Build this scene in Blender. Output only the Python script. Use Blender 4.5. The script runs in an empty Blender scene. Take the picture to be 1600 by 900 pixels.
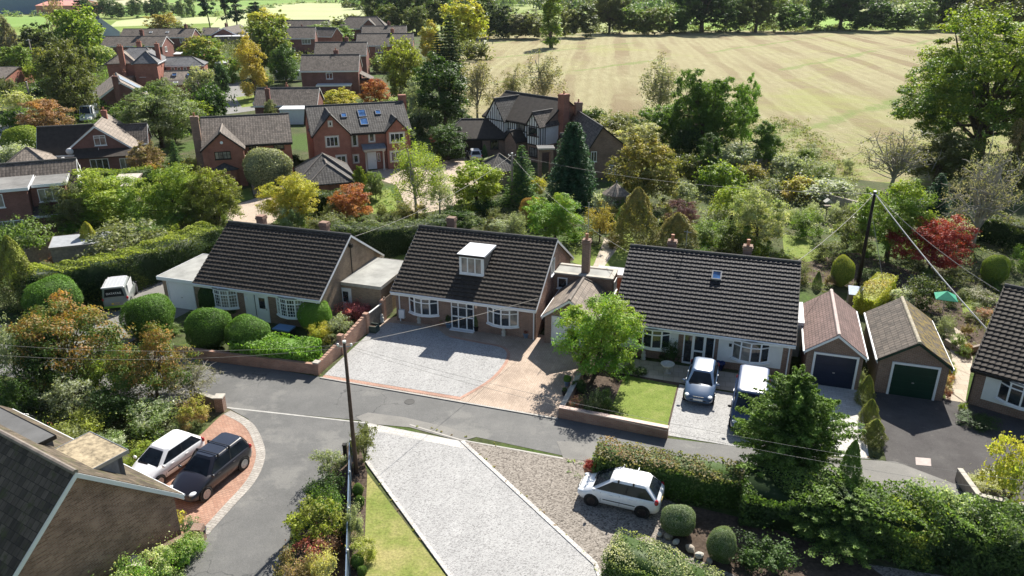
EXPO=1.0
import bpy, math, random
import numpy as np
from mathutils import Vector, Matrix
random.seed(7)
PI=math.pi
SC=bpy.context.scene
COL=SC.collection
# ---------------------------------------------------------------- camera model
FPX=1190.0; PITCH=math.radians(22.3); CAMH=22.3
def G(px,py,z=0.0):
    """ray through a point of the photograph -> place on the level z"""
    u=(px-800)/FPX; v=(450-py)/FPX
    dy=math.cos(PITCH)+v*math.sin(PITCH); dz=-math.sin(PITCH)+v*math.cos(PITCH)
    t=(z-CAMH)/dz
    return (u*t,dy*t)
def ztop(py,y):
    v=(450-py)/FPX
    return CAMH+y*(-math.sin(PITCH)+v*math.cos(PITCH))/(math.cos(PITCH)+v*math.sin(PITCH))
def depth(y,z=0): return y*math.cos(PITCH)-(z-CAMH)*math.sin(PITCH)
ST=math.radians(-17.8); SX=Vector((math.cos(ST),math.sin(ST),0)); SN=Vector((-math.sin(ST),math.cos(ST),0))
def street(s,n,z=0): v=SX*s+SN*n; return (v.x,v.y,z)
def tag(o,label=None,cat=None,group=None,kind=None):
    if label: o['label']=label
    if cat: o['category']=cat
    if group: o['group']=group
    if kind: o['kind']=kind
    return o
def thing(name,label,cat,loc=(0,0,0),rz=0,group=None):
    o=bpy.data.objects.new(name,None); COL.objects.link(o)
    o.empty_display_size=.2
    o.location=(loc[0],loc[1],loc[2] if len(loc)>2 else 0); o.rotation_euler=(0,0,rz)
    return tag(o,label,cat,group)
def copy_tree(o,parent=None):
    c=o.copy(); COL.objects.link(c)
    if parent: c.parent=parent
    for ch in list(o.children): copy_tree(ch,c)
    return c
# ---------------------------------------------------------------- mesh builder
class MB:
    def __init__(s): s.v=[]; s.f=[]
    def add(s,vs,fs):
        b=len(s.v); s.v+= [tuple(v) for v in vs]; s.f+= [tuple(i+b for i in f) for f in fs]; return s
    def box(s,x0,x1,y0,y1,z0,z1):
        vs=[(x0,y0,z0),(x1,y0,z0),(x1,y1,z0),(x0,y1,z0),(x0,y0,z1),(x1,y0,z1),(x1,y1,z1),(x0,y1,z1)]
        return s.add(vs,[(0,3,2,1),(4,5,6,7),(0,1,5,4),(1,2,6,5),(2,3,7,6),(3,0,4,7)])
    def obox(s,o,a,b,c):
        o,a,b,c=map(Vector,(o,a,b,c))
        vs=[o,o+a,o+a+b,o+b,o+c,o+a+c,o+a+b+c,o+b+c]
        return s.add(vs,[(0,3,2,1),(4,5,6,7),(0,1,5,4),(1,2,6,5),(2,3,7,6),(3,0,4,7)])
    def poly(s,vs): return s.add(vs,[tuple(range(len(vs)))])
    def prism(s,poly,d):
        """polygon swept along vector d"""
        n=len(poly); d=Vector(d); p=[Vector(q) for q in poly]
        vs=p+[q+d for q in p]
        return s.add(vs,[tuple(range(n))[::-1],tuple(range(n,2*n))]+[(i,(i+1)%n,n+(i+1)%n,n+i) for i in range(n)])
    def tube(s,pts,r,n=6,cap=True):
        pts=[Vector(p) for p in pts]; rs=r if isinstance(r,(list,tuple)) else [r]*len(pts)
        vs=[];fs=[]
        for i,p in enumerate(pts):
            t=(pts[min(i+1,len(pts)-1)]-pts[max(i-1,0)])
            if t.length<1e-9: t=Vector((0,0,1))
            t.normalize(); up=Vector((0,0,1)) if abs(t.z)<.9 else Vector((1,0,0))
            a=t.cross(up).normalized(); b=t.cross(a)
            for k in range(n):
                th=2*PI*k/n; vs.append(p+a*(rs[i]*math.cos(th))+b*(rs[i]*math.sin(th)))
        for i in range(len(pts)-1):
            for k in range(n):
                fs.append((i*n+k,i*n+(k+1)%n,(i+1)*n+(k+1)%n,(i+1)*n+k))
        if cap: fs+= [tuple(range(n)),tuple(range((len(pts)-1)*n,len(pts)*n))[::-1]]
        return s.add(vs,fs)
    def lathe(s,prof,n=16,c=(0,0,0),axis='z'):
        vs=[];fs=[]
        for (r,z) in prof:
            for k in range(n):
                th=2*PI*k/n; x,y=r*math.cos(th),r*math.sin(th)
                v=(x,y,z) if axis=='z' else ((x,z,y) if axis=='y' else (z,x,y))
                vs.append((v[0]+c[0],v[1]+c[1],v[2]+c[2]))
        m=len(prof)
        for i in range(m-1):
            for k in range(n): fs.append((i*n+k,i*n+(k+1)%n,(i+1)*n+(k+1)%n,(i+1)*n+k))
        fs.append(tuple(range(n))[::-1]); fs.append(tuple(range((m-1)*n,m*n)))
        return s.add(vs,fs)
    def build(s,name,mat,parent=None,smooth=False,recalc=True):
        me=bpy.data.meshes.new(name); me.from_pydata(s.v,[],s.f)
        if recalc:
            import bmesh
            bm=bmesh.new(); bm.from_mesh(me); bmesh.ops.recalc_face_normals(bm,faces=bm.faces); bm.to_mesh(me); bm.free()
        uv=me.uv_layers.new(name='UVMap').data
        for p in me.polygons:
            n=p.normal
            if abs(n.z)>.97: t=Vector((1,0,0)); w=Vector((0,1,0))
            else:
                t=Vector((-n.y,n.x,0)).normalized(); w=n.cross(t)
                if w.z<0: w=-w
            for li in p.loop_indices:
                c=me.vertices[me.loops[li].vertex_index].co
                uv[li].uv=(c.dot(t),c.dot(w))
        if smooth: me.polygons.foreach_set('use_smooth',[True]*len(me.polygons))
        if mat: me.materials.append(mat)
        o=bpy.data.objects.new(name,me); COL.objects.link(o)
        if parent: o.parent=parent
        return o
# ---------------------------------------------------------------- materials
MATS={}
class NT:
    def __init__(s,name):
        s.m=bpy.data.materials.new(name); s.m.use_nodes=True; s.t=s.m.node_tree; s.n=s.t.nodes; s.l=s.t.links
        s.b=s.n['Principled BSDF']; s.out=s.n['Material Output']
    def new(s,ty,**kw):
        n=s.n.new('ShaderNode'+ty)
        for k,v in kw.items():
            if k.startswith('i_'): n.inputs[k[2:].replace('_',' ')].default_value=v
            else: setattr(n,k,v)
        return n
    def link(s,a,b): s.l.new(a,b)
    def coord(s,kind='Object'): return s.new('TexCoord').outputs[kind]
    def mapping(s,vec,scale=(1,1,1),rot=(0,0,0),loc=(0,0,0)):
        m=s.new('Mapping'); m.inputs['Scale'].default_value=scale; m.inputs['Rotation'].default_value=rot; m.inputs['Location'].default_value=loc
        s.link(vec,m.inputs['Vector']); return m.outputs[0]
    def noise(s,vec,scale,detail=4,rough=.6,dist=0):
        n=s.new('TexNoise'); n.inputs['Scale'].default_value=scale; n.inputs['Detail'].default_value=detail; n.inputs['Roughness'].default_value=rough; n.inputs['Distortion'].default_value=dist
        s.link(vec,n.inputs['Vector']); return n.outputs['Fac']
    def ramp(s,fac,stops,interp='LINEAR'):
        r=s.new('ValToRGB'); r.color_ramp.interpolation=interp
        e=r.color_ramp.elements
        while len(e)<len(stops): e.new(.5)
        for k,(p,c) in enumerate(stops):
            e[k].position=p; e[k].color=(c if isinstance(c,(tuple,list)) else (c,c,c))[:3]+(1,) if not isinstance(c,(int,float)) else (c,c,c,1)
        s.link(fac,r.inputs[0]); return r.outputs[0]
    def mix(s,fac,a,b,mode='MIX'):
        m=s.new('MixRGB',blend_type=mode)
        for i,x in ((0,fac),(1,a),(2,b)):
            if isinstance(x,(int,float)): m.inputs[i].default_value=x if i==0 else (x,x,x,1)
            elif isinstance(x,(tuple,list)): m.inputs[i].default_value=tuple(x)[:3]+(1,)
            else: s.link(x,m.inputs[i])
        return m.outputs[0]
    def math(s,op,a,b=None,c=None):
        m=s.new('Math',operation=op)
        for i,x in enumerate((a,b,c)):
            if x is None: continue
            if isinstance(x,(int,float)): m.inputs[i].default_value=x
            else: s.link(x,m.inputs[i])
        return m.outputs[0]
    def bump(s,h,strength=.5,dist=.02):
        b=s.new('Bump'); b.inputs['Strength'].default_value=strength; b.inputs['Distance'].default_value=dist
        s.link(h,b.inputs['Height']); s.link(b.outputs[0],s.b.inputs['Normal'])
    def done(s,col=None,rough=.8,spec=.3,metal=0):
        if col is not None:
            if isinstance(col,(tuple,list)): s.b.inputs['Base Color'].default_value=tuple(col)[:3]+(1,)
            else: s.link(col,s.b.inputs['Base Color'])
        s.b.inputs['Roughness'].default_value=rough; s.b.inputs['Specular IOR Level'].default_value=spec; s.b.inputs['Metallic'].default_value=metal
        return s.m
def sc(c,k): return tuple(min(1,x*k) for x in c[:3])
def plain(name,c,rough=.6,var=.15,scale=3,spec=.3,metal=0,coords='Object'):
    if name in MATS: return MATS[name]
    t=NT(name); v=t.coord(coords); n=t.noise(v,scale,5)
    col=t.ramp(n,[(.3,sc(c,1-var)),(.7,sc(c,1+var))])
    MATS[name]=t.done(col,rough,spec,metal); return MATS[name]
def brick(name,c1,c2,mortar,bw=.225,bh=.075,ms=.01,blotch=.25,offset=.5,bump=.4,rough=.85,mottle=None):
    if name in MATS: return MATS[name]
    t=NT(name); v=t.coord('UV')
    b=t.new('TexBrick'); t.link(v,b.inputs['Vector'])
    b.inputs['Scale'].default_value=1; b.inputs['Brick Width'].default_value=bw; b.inputs['Row Height'].default_value=bh
    b.inputs['Mortar Size'].default_value=ms; b.inputs['Color1'].default_value=c1+(1,); b.inputs['Color2'].default_value=c2+(1,); b.inputs['Mortar'].default_value=mortar+(1,)
    b.inputs['Bias'].default_value=0; b.offset=offset
    n=t.noise(v,.9,6,.65); k=t.ramp(n,[(.3,1-blotch),(.7,1+blotch*.6)])
    col=t.mix(1,b.outputs['Color'],k,'MULTIPLY')
    if mottle:
        f=t.ramp(t.noise(v,mottle[1],6,.7),[(mottle[2],0.),(mottle[2]+.12,1.)])
        col=t.mix(f,col,mottle[0])
    h=t.math('SUBTRACT',1,b.outputs['Fac']); t.bump(h,bump,.012)
    MATS[name]=t.done(col,rough,.2); return MATS[name]
def tiles(name,c,var=.3,tw=.3,th=.33,bump=1.0,lichen=None,rough=.8):
    """plain roof tiles: courses that overlap, in metres of slope"""
    if name in MATS: return MATS[name]
    t=NT(name); v=t.coord('UV')
    b=t.new('TexBrick'); t.link(v,b.inputs['Vector'])
    b.inputs['Scale'].default_value=1; b.inputs['Brick Width'].default_value=tw; b.inputs['Row Height'].default_value=th
    b.inputs['Mortar Size'].default_value=.012; b.inputs['Color1'].default_value=sc(c,1-var)+(1,); b.inputs['Color2'].default_value=sc(c,1+var)+(1,); b.inputs['Mortar'].default_value=sc(c,.35)+(1,)
    n=t.noise(v,.7,6,.7); k=t.ramp(n,[(.3,.72),(.72,1.25)])
    col=t.mix(1,b.outputs['Color'],k,'MULTIPLY')
    if lichen:
        f=t.ramp(t.noise(v,lichen[1],8,.75),[(lichen[2],0.),(lichen[2]+.1,1.)])
        col=t.mix(f,col,lichen[0])
    s=t.new('SeparateXYZ'); t.link(v,s.inputs[0])
    saw=t.math('SUBTRACT',1,t.math('FRACT',t.math('DIVIDE',s.outputs[1],th)))
    roll=t.math('MULTIPLY',t.math('ABSOLUTE',t.math('SINE',t.math('MULTIPLY',s.outputs[0],PI/tw))),.35)
    t.bump(t.math('ADD',saw,roll),bump,.04)
    MATS[name]=t.done(col,rough,.25); return MATS[name]
def glass(name,c=(.02,.025,.03),rough=.04):
    if name in MATS: return MATS[name]
    t=NT(name); v=t.coord('Object'); n=t.noise(v,1.3,3)
    col=t.ramp(n,[(.35,sc(c,.6)),(.65,sc(c,1.8))])
    MATS[name]=t.done(col,rough,.9); t.b.inputs['IOR'].default_value=1.5; return MATS[name]
WHITE=plain('white_upvc',(.78,.79,.8),.35,.04,2)
WHITEW=plain('white_render',(.74,.75,.73),.8,.07,1.5)
GLASS=glass('window_glass')
GLASSC=glass('window_glass_curtained',(.17,.165,.15),.08)
GLASSB=glass('rooflight_glass',(.05,.13,.3),.06)
FELT=plain('roof_felt',(.3,.3,.28),.85,.25,.9)
FELTD=plain('dark_roof_felt',(.12,.12,.12),.85,.25,.9)
BR_BROWN=brick('brown_brick',(.2,.115,.085),(.27,.16,.115),(.3,.26,.22))
BR_BUFF=brick('buff_brick',(.26,.18,.115),(.35,.25,.16),(.3,.26,.22),blotch=.35)
BR_RED=brick('red_brick',(.3,.105,.075),(.36,.14,.095),(.3,.2,.16))
BR_DRED=brick('dark_red_brick',(.19,.075,.06),(.24,.1,.08),(.22,.16,.14))
BR_PINK=brick('pinkish_brick',(.24,.125,.09),(.42,.25,.185),(.36,.29,.24),blotch=.45)
BR_WALL=brick('garden_wall_brick',(.36,.18,.125),(.44,.25,.17),(.36,.3,.25),blotch=.3)
STONE=plain('coping_stone',(.42,.39,.34),.85,.2,3)
TI_DARK=plain('charcoal_tiles',(.046,.037,.03),.8,.32,2.2,.3)
TI_BLUE=plain('slate_blue_tiles',(.031,.028,.03),.7,.35,2.2,.3)
TI_BROWN=tiles('brown_roof_tiles',(.12,.1,.085))
TI_GREY=tiles('dark_grey_roof_tiles',(.075,.07,.066))
TI_MAUVE=tiles('mauve_brown_tiles',(.155,.1,.09),.16,.3,.2)
TI_MOSS=tiles('mossy_roof_tiles',(.08,.064,.052),.4,.3,.33,1.4,((.17,.15,.12),8,.55))
TI_MOSSY=tiles('moss_yellow_tiles',(.08,.065,.048),.35,.3,.33,1.3,((.2,.145,.035),2.2,.47))
TI_SLATE=tiles('victorian_slates',(.16,.16,.165),.2,.25,.2,.5)
TI_LBROWN=tiles('light_brown_tiles',(.24,.2,.165),.2)
TI_DMOSS=tiles('dark_mossy_tiles',(.1,.078,.055),.45,.3,.33,1.4,((.075,.075,.03),1.6,.52))
RIDGE=plain('ridge_tile',(.2,.17,.145),.8,.3,3)
RIDGED=plain('dark_ridge_tile',(.09,.085,.08),.8,.3,3)
BLACK=plain('black_timber',(.02,.018,.016),.6,.2)
DKBLUE=plain('navy_paint',(.012,.02,.045),.35,.1)
DKGREEN=plain('dark_green_paint',(.008,.035,.022),.35,.1)
WOOD=plain('pole_wood',(.09,.06,.045),.85,.3,4)
FENCEW=plain('weathered_fence_wood',(.24,.2,.165),.9,.3,5)
TERRA=plain('terracotta',(.42,.2,.12),.7,.15)
METAL=plain('grey_metal',(.4,.41,.42),.4,.1,3,.5,.6)
LEAD=plain('lead_flashing',(.2,.21,.23),.5,.2,3)
WIREM=plain('pale_cable',(.32,.3,.27),.6,.1)
CURT=plain('white_door_paint',(.8,.81,.82),.4,.03)
# ---------------------------------------------------------------- houses
def tile_mesh(mb,o,u,w,L,S,col=.3,row=.33,lift=.06,roll=.03,rnd=None):
    """real interlocking tiles: rows of rolled tiles, each row's lower edge lying on the row below. o eave corner, u along eave, w up slope"""
    o,u,w=Vector(o),Vector(u).normalized(),Vector(w).normalized(); n=u.cross(w)
    if n.z<0: n=-n
    prof=[(0,roll),(.16,roll*.95),(.3,0),(.62,0),(.8,roll*.55)]
    nc=max(1,int(round(L/col))); cw=L/nc; nr=max(1,int(round(S/row))); rh=S/nr
    rr=rnd or random
    for r in range(nr):
        vs=[];fs=[]; k=0
        for c in range(nc):
            jit=rr.uniform(-.003,.003)
            for (a,h) in prof:
                x=c*cw+a*cw
                vs.append(o+u*x+w*(r*rh-.01)+n*(h*.0+.0)); vs.append(o+u*x+w*(r*rh-.01+rr.uniform(-.003,.003))+n*(h+lift+jit)); vs.append(o+u*x+w*((r+1)*rh)+n*(h*.9))
                k+=1
        vs.append(o+u*L+w*(r*rh-.01)); vs.append(o+u*L+w*(r*rh-.01)+n*(roll+lift)); vs.append(o+u*L+w*((r+1)*rh)+n*roll*.9); k+=1
        for i in range(k-1):
            a=i*3; b=a+3
            fs.append((a,b,b+1,a+1)); fs.append((a+1,b+1,b+2,a+2))
        mb.add(vs,fs)
class House:
    def __init__(s,name,label,cat,loc,ang,group=None):
        s.r=thing(name,label,cat,loc,math.radians(ang),group); s.wallobj=None; s.roofobj=None
    def part(s,mb,name,mat,parent=None,smooth=False): return mb.build(name,mat,parent or s.r,smooth)
    def box(s,name,mat,x0,x1,y0,y1,z0,z1,parent=None): return s.part(MB().box(x0,x1,y0,y1,z0,z1),name,mat,parent)
    def gable(s,X0,X1,Y0,Y1,ze,zr,axis='x',wall=None,roof=None,ie=.25,ig=.2,th=.13,real=False,barge=WHITE,bw=.17,hip=(0,0),gutter=WHITE,z0=0,ridge=RIDGED,wallname='wall',ends=(1,1),tile=(.3,.33),ridge_at=.5,gut=(1,1),skipwall=False):
        m=(lambda a,b,z:(a,b,z)) if axis=='x' else (lambda a,b,z:(b,a,z))
        A0,A1,B0,B1=(X0,X1,Y0,Y1) if axis=='x' else (Y0,Y1,X0,X1)
        bm_=B0+(B1-B0)*ridge_at
        def top(b):
            return ze+(zr-ze)*((b-B0)/(bm_-B0) if b<=bm_ else (B1-b)/(B1-bm_))
        h0,h1=hip
        wo=None
        if not skipwall:
            w=MB(); b0,b1=B0+ie,B1-ie; a0,a1=A0+ig,A1-ig
            if h0 or h1:
                w.box(*( (a0,a1,b0,b1) if axis=='x' else (b0,b1,a0,a1)),z0,ze-th+.02)
                if not (h0 and h1):
                    ae=a1 if h0 else a0; d=-.2 if h0 else .2
                    w.prism([m(ae,b0,ze-th),m(ae,b1,ze-th),m(ae,bm_,zr-th-.05)],Vector(m(d,0,0)))
            else:
                w.prism([m(a0,b0,z0),m(a0,b1,z0),m(a0,b1,top(b1)-th-.01),m(a0,bm_,zr-th-.01),m(a0,b0,top(b0)-th-.01)],Vector(m(a1-a0,0,0)))
            wo=s.part(w,wallname,wall)
        R=MB()
        r0=A0+h0; r1=A1-h1
        planes=[[m(A0,B0,ze),m(A1,B0,ze),m(r1,bm_,zr),m(r0,bm_,zr)],[m(A0,B1,ze),m(A1,B1,ze),m(r1,bm_,zr),m(r0,bm_,zr)]]
        if h0: planes.append([m(A0,B0,ze),m(A0,B1,ze),m(r0,bm_,zr)])
        if h1: planes.append([m(A1,B0,ze),m(A1,B1,ze),m(r1,bm_,zr)])
        off=.05 if real else 0
        for k,p in enumerate(planes):
            if off: p=[(q[0],q[1],q[2]-off) for q in p]
            R.prism(p,(0,0,-th+off))
        if real and not(h0 or h1):
            for bb in (B0,B1):
                o=Vector(m(A0,bb,ze-off)); u=Vector(m(1,0,0)); top_=Vector(m(A0,bm_,zr-off)); w_=top_-o
                tile_mesh(R,o,u,w_,A1-A0,w_.length,*tile)
        ro=s.part(R,'roof',roof)
        rb=MB(); rr=.11
        rb.tube([m(r0-.02,bm_,zr-.03),m(r1+.02,bm_,zr-.03)],rr,8)
        if h0:
            for bb in (B0,B1): rb.tube([m(A0,bb,ze),m(r0,bm_,zr-.02)],rr*.8,6)
        if h1:
            for bb in (B0,B1): rb.tube([m(A1,bb,ze),m(r1,bm_,zr-.02)],rr*.8,6)
        s.part(rb,'ridge',ridge,ro)
        if barge:
            for a,hh,d,en in ((A0,h0,-.035,ends[0]),(A1,h1,.035,ends[1])):
                if hh or not en: continue
                bb=MB()
                for be in (B0,B1):
                    bb.prism([m(a,be,ze-th*.3),m(a,bm_,zr-th*.3),m(a,bm_,zr-th*.3-bw),m(a,be,ze-th*.3-bw)],Vector(m(d,0,0)))
                s.part(bb,'bargeboard',barge)
        if gutter:
            for be,sg,g in ((B0,-1,gut[0]),(B1,1,gut[1])):
                if not g: continue
                g=MB(); g.tube([m(A0+h0*0,be+sg*.04,ze-th*.75),m(A1,be+sg*.04,ze-th*.75)],.06,6)
                g.box(*((A0,A1,min(be,be-sg*.03),max(be,be-sg*.03)) if axis=='x' else (min(be,be-sg*.03),max(be,be-sg*.03),A0,A1)),ze-th-.16,ze-th-.004)
                s.part(g,'gutter',gutter)
        s.wallobj=wo or s.wallobj; s.roofobj=ro
        return wo,ro
    def fp(s,face,base):
        if face=='F': return lambda u,o,z: Vector((u,base-o,z))
        if face=='B': return lambda u,o,z: Vector((u,base+o,z))
        if face=='L': return lambda u,o,z: Vector((base-o,u,z))
        return lambda u,o,z: Vector((base+o,u,z))
    def fbox(s,mb,f,u0,u1,o0,o1,z0,z1):
        a=f(u0,o0,z0); mb.obox(a,f(u1,o0,z0)-a,f(u0,o1,z0)-a,f(u0,o0,z1)-a)
    def win(s,face,base,u,z,w,h,nx=2,tr=0,mat=WHITE,gl=None,sill=True,fw=.07,lead=0,name='window',surround=None):
        f=s.fp(face,base); mb=MB(); u0,u1=u-w/2,u+w/2
        if surround:
            sb=MB(); e=.14
            s.fbox(sb,f,u0-e,u1+e,.002,.03,z+h,z+h+e); s.fbox(sb,f,u0-e,u1+e,.002,.03,z-e,z)
            s.fbox(sb,f,u0-e,u0,.002,.03,z,z+h); s.fbox(sb,f,u1,u1+e,.002,.03,z,z+h)
        s.fbox(mb,f,u0,u1,.002,.06,z,z+fw); s.fbox(mb,f,u0,u1,.002,.06,z+h-fw,z+h)
        s.fbox(mb,f,u0,u0+fw,.002,.06,z+fw,z+h-fw); s.fbox(mb,f,u1-fw,u1,.002,.06,z+fw,z+h-fw)
        for i in range(1,nx):
            x=u0+w*i/nx; s.fbox(mb,f,x-fw*.4,x+fw*.4,.002,.055,z+fw,z+h-fw)
        if tr:
            zz=z+h*tr; s.fbox(mb,f,u0+fw,u1-fw,.002,.052,zz-fw*.35,zz+fw*.35)
        o=s.part(mb,name,mat)
        pb=MB(); pb.poly([f(u0+fw*.5,.018,z+fw*.5),f(u1-fw*.5,.018,z+fw*.5),f(u1-fw*.5,.018,z+h-fw*.5),f(u0+fw*.5,.018,z+h-fw*.5)])
        s.part(pb,'pane',gl or random.choice([GLASS,GLASS,GLASSC]),o)
        if surround: s.part(sb,'surround',surround,o)
        elif sill:
            sb=MB(); s.fbox(sb,f,u0-.06,u1+.06,.0,.12,z-.07,z-.004); s.part(sb,'sill',mat,o)
        return o
    def door(s,face,base,u,w,h,mat,frame=WHITE,glz=True,name='door',z=0.02):
        f=s.fp(face,base); d=MB(); s.fbox(d,f,u-w/2,u+w/2,.002,.04,z,z+h); o=s.part(d,name,mat)
        fr=MB()
        s.fbox(fr,f,u-w/2-.08,u-w/2,.002,.07,z,z+h); s.fbox(fr,f,u+w/2,u+w/2+.08,.002,.07,z,z+h); s.fbox(fr,f,u-w/2-.08,u+w/2+.08,.002,.07,z+h,z+h+.08)
        s.part(fr,'door_frame',frame,o)
        if glz:
            g=MB(); g.poly([f(u-w*.28,.048,z+h*.5),f(u+w*.28,.048,z+h*.5),f(u+w*.28,.048,z+h*.9),f(u-w*.28,.048,z+h*.9)]); s.part(g,'pane',GLASS,o)
        hd=MB(); s.fbox(hd,f,u+w*.36,u+w*.42,.04,.09,z+h*.46,z+h*.53); s.part(hd,'handle',METAL,o)
        return o
    def garage_door(s,face,base,u,w,h,mat,frame,ribs=0,fw=.12,panel=False):
        f=s.fp(face,base); d=MB(); s.fbox(d,f,u-w/2,u+w/2,.004,.03,.02,h)
        if ribs:
            for i in range(ribs):
                x=u-w/2+w*(i+.5)/ribs; s.fbox(d,f,x-w/ribs*.4,x+w/ribs*.4,.03,.042,.06,h-.04)
        else:
            for i in range(4):
                zz=.05+(h-.08)*i/4; s.fbox(d,f,u-w/2+.03,u+w/2-.03,.03,.04,zz,zz+(h-.08)/4-.025)
        o=s.part(d,'garage_door',mat)
        fr=MB(); s.fbox(fr,f,u-w/2-fw,u-w/2,.002,.08,0,h); s.fbox(fr,f,u+w/2,u+w/2+fw,.002,.08,0,h); s.fbox(fr,f,u-w/2-fw,u+w/2+fw,.002,.08,h,h+fw)
        s.part(fr,'door_frame',frame,o)
        hd=MB(); s.fbox(hd,f,u-.06,u+.06,.045,.07,h*.45,h*.45+.06); s.part(hd,'handle',METAL,o)
        return o
    def chimney(s,x,y,w,d,z0,z1,mat,pots=1,cap=True,parent=None):
        mb=MB().box(x-w/2,x+w/2,y-d/2,y+d/2,z0,z1)
        if cap:
            mb.box(x-w/2-.05,x+w/2+.05,y-d/2-.05,y+d/2+.05,z1-.22,z1-.06); mb.box(x-w/2-.02,x+w/2+.02,y-d/2-.02,y+d/2+.02,z1+.002,z1+.06)
        o=s.part(mb,'chimney',mat,parent)
        for i in range(pots):
            px=x+(i-(pots-1)/2)*min(.4,w/max(1,pots)); p=MB(); p.lathe([(.13,z1+.03),(.11,z1+.1),(.1,z1+.38),(.13,z1+.4),(.13,z1+.45),(.07,z1+.46)],10,(px,y,0)); s.part(p,'chimney_pot',TERRA,o,True)
        return o
    def flat(s,x0,x1,y0,y1,z,roof=FELT,edge=WHITE,th=.2,tilt=0):
        """flat roof with a fascia round it; tilt raises the y1 edge"""
        R=MB(); R.prism([(x0+.03,y0+.03,z),(x1-.03,y0+.03,z),(x1-.03,y1-.03,z+tilt),(x0+.03,y1-.03,z+tilt)],(0,0,-.06)); ro=s.part(R,'flat_roof',roof)
        F=MB()
        F.prism([(x0,y0,z+.02),(x1,y0,z+.02),(x1,y0,z-th),(x0,y0,z-th)],(0,.028,0)); F.prism([(x0,y1-.028,z+tilt+.02),(x1,y1-.028,z+tilt+.02),(x1,y1-.028,z+tilt-th),(x0,y1-.028,z+tilt-th)],(0,.028,0))
        F.prism([(x0,y0+.03,z+.02),(x0,y1-.03,z+tilt+.02),(x0,y1-.03,z+tilt-th),(x0,y0+.03,z-th)],(.028,0,0)); F.prism([(x1-.028,y0+.03,z+.02),(x1-.028,y1-.03,z+tilt+.02),(x1-.028,y1-.03,z+tilt-th),(x1-.028,y0+.03,z-th)],(.028,0,0))
        s.part(F,'fascia',edge,ro); return ro
    def bow(s,u,y,z,w,h,nx=4,bulge=.42,leaded=False,roof=LEAD,tr=.72):
        """curved bay of nx lights on a front wall at y"""
        Rr=(w*w/4+bulge*bulge)/(2*bulge); cy=y-bulge+Rr; th0=math.asin(w/2/Rr)
        P=[]
        for i in range(nx+1):
            t=-th0+2*th0*i/nx; P.append((u+Rr*math.sin(t),cy-Rr*math.cos(t)))
        fr=MB()
        for (x,yy) in P: fr.box(x-.045,x+.045,yy-.045,yy+.045,z,z+h)
        for i in range(nx):
            a=Vector((*P[i],0)); b=Vector((*P[i+1],0)); d=b-a; nrm=Vector((d.y,-d.x,0)).normalized()
            if nrm.y>0: nrm=-nrm
            for zz,hh in ((z,.09),(z+h-.09,.09),(z+h*tr-.035,.07)): fr.obox(a-nrm*.03+Vector((0,0,zz)),d,nrm*.065,(0,0,hh))
            if leaded:
                for k in (1,2):
                    q=a+d*k/3; fr.obox(q-nrm*.01-d.normalized()*.012+Vector((0,0,z)),d.normalized()*.024,nrm*.03,(0,0,h))
                for k in (1,2,3): fr.obox(a-nrm*.01+Vector((0,0,z+h*tr*k/4)),d,nrm*.03,(0,0,.024))
        o=s.part(fr,'bow_window',WHITE)
        for i in range(nx):
            a,b=P[i],P[i+1]; g=MB().poly([(a[0],a[1],z+.05),(b[0],b[1],z+.05),(b[0],b[1],z+h-.05),(a[0],a[1],z+h-.05)])
            s.part(g,'pane',random.choice([GLASS,GLASSC,GLASS]),o)
        def fan(e,zz,t):
            pts=[(u-w/2-e,y-.002,zz)]+[(u+(p[0]-u)*(1+e/(w/2)),p[1]-e,zz) for p in P]+[(u+w/2+e,y-.002,zz)]
            return MB().prism(pts,(0,0,t))
        s.part(fan(.1,z-.08,.078),'sill',WHITE,o); s.part(fan(.07,z+h+.003,.1),'bay_roof',roof,o)
        return o
    def rooflight(s,x,y,z,pitch,w=.78,l=1.0,gl=GLASSB,lift=.06,nrm=None,mat=None):
        """window lying in a slope that rises towards +y"""
        c,sn=math.cos(pitch),math.sin(pitch); W=Vector((0,c,sn)); N=Vector((0,-sn,c)); o=Vector((x-w/2,y,z))+N*.0
        U=Vector((1,0,0)); fr=MB(); t=.08
        fr.obox(o,U*w,W*t,N*lift); fr.obox(o+W*(l-t),U*w,W*t,N*lift); fr.obox(o+W*t,U*t,W*(l-2*t),N*lift); fr.obox(o+U*(w-t)+W*t,U*t,W*(l-2*t),N*lift)
        q=s.part(fr,'rooflight',mat or LEAD)
        a=o+U*t+W*t+N*(lift*.6); g=MB().poly([a,a+U*(w-2*t),a+U*(w-2*t)+W*(l-2*t),a+W*(l-2*t)]); s.part(g,'pane',gl,q); return q
    def pipe(s,x,y,z1,mat=WHITE,z0=0.0):
        return s.part(MB().tube([(x,y,z0),(x,y,z1)],.045,6),'downpipe',mat)
FELTG=plain('mid_grey_felt',(.2,.195,.185),.85,.25,.9)
# ---------------------------------------------------------------- the houses
AS=-17.8
def flocal(ang,s,n):
    a=math.radians(ang); return (s*math.cos(a)-n*math.sin(a), s*math.sin(a)+n*math.cos(a),0)
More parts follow.
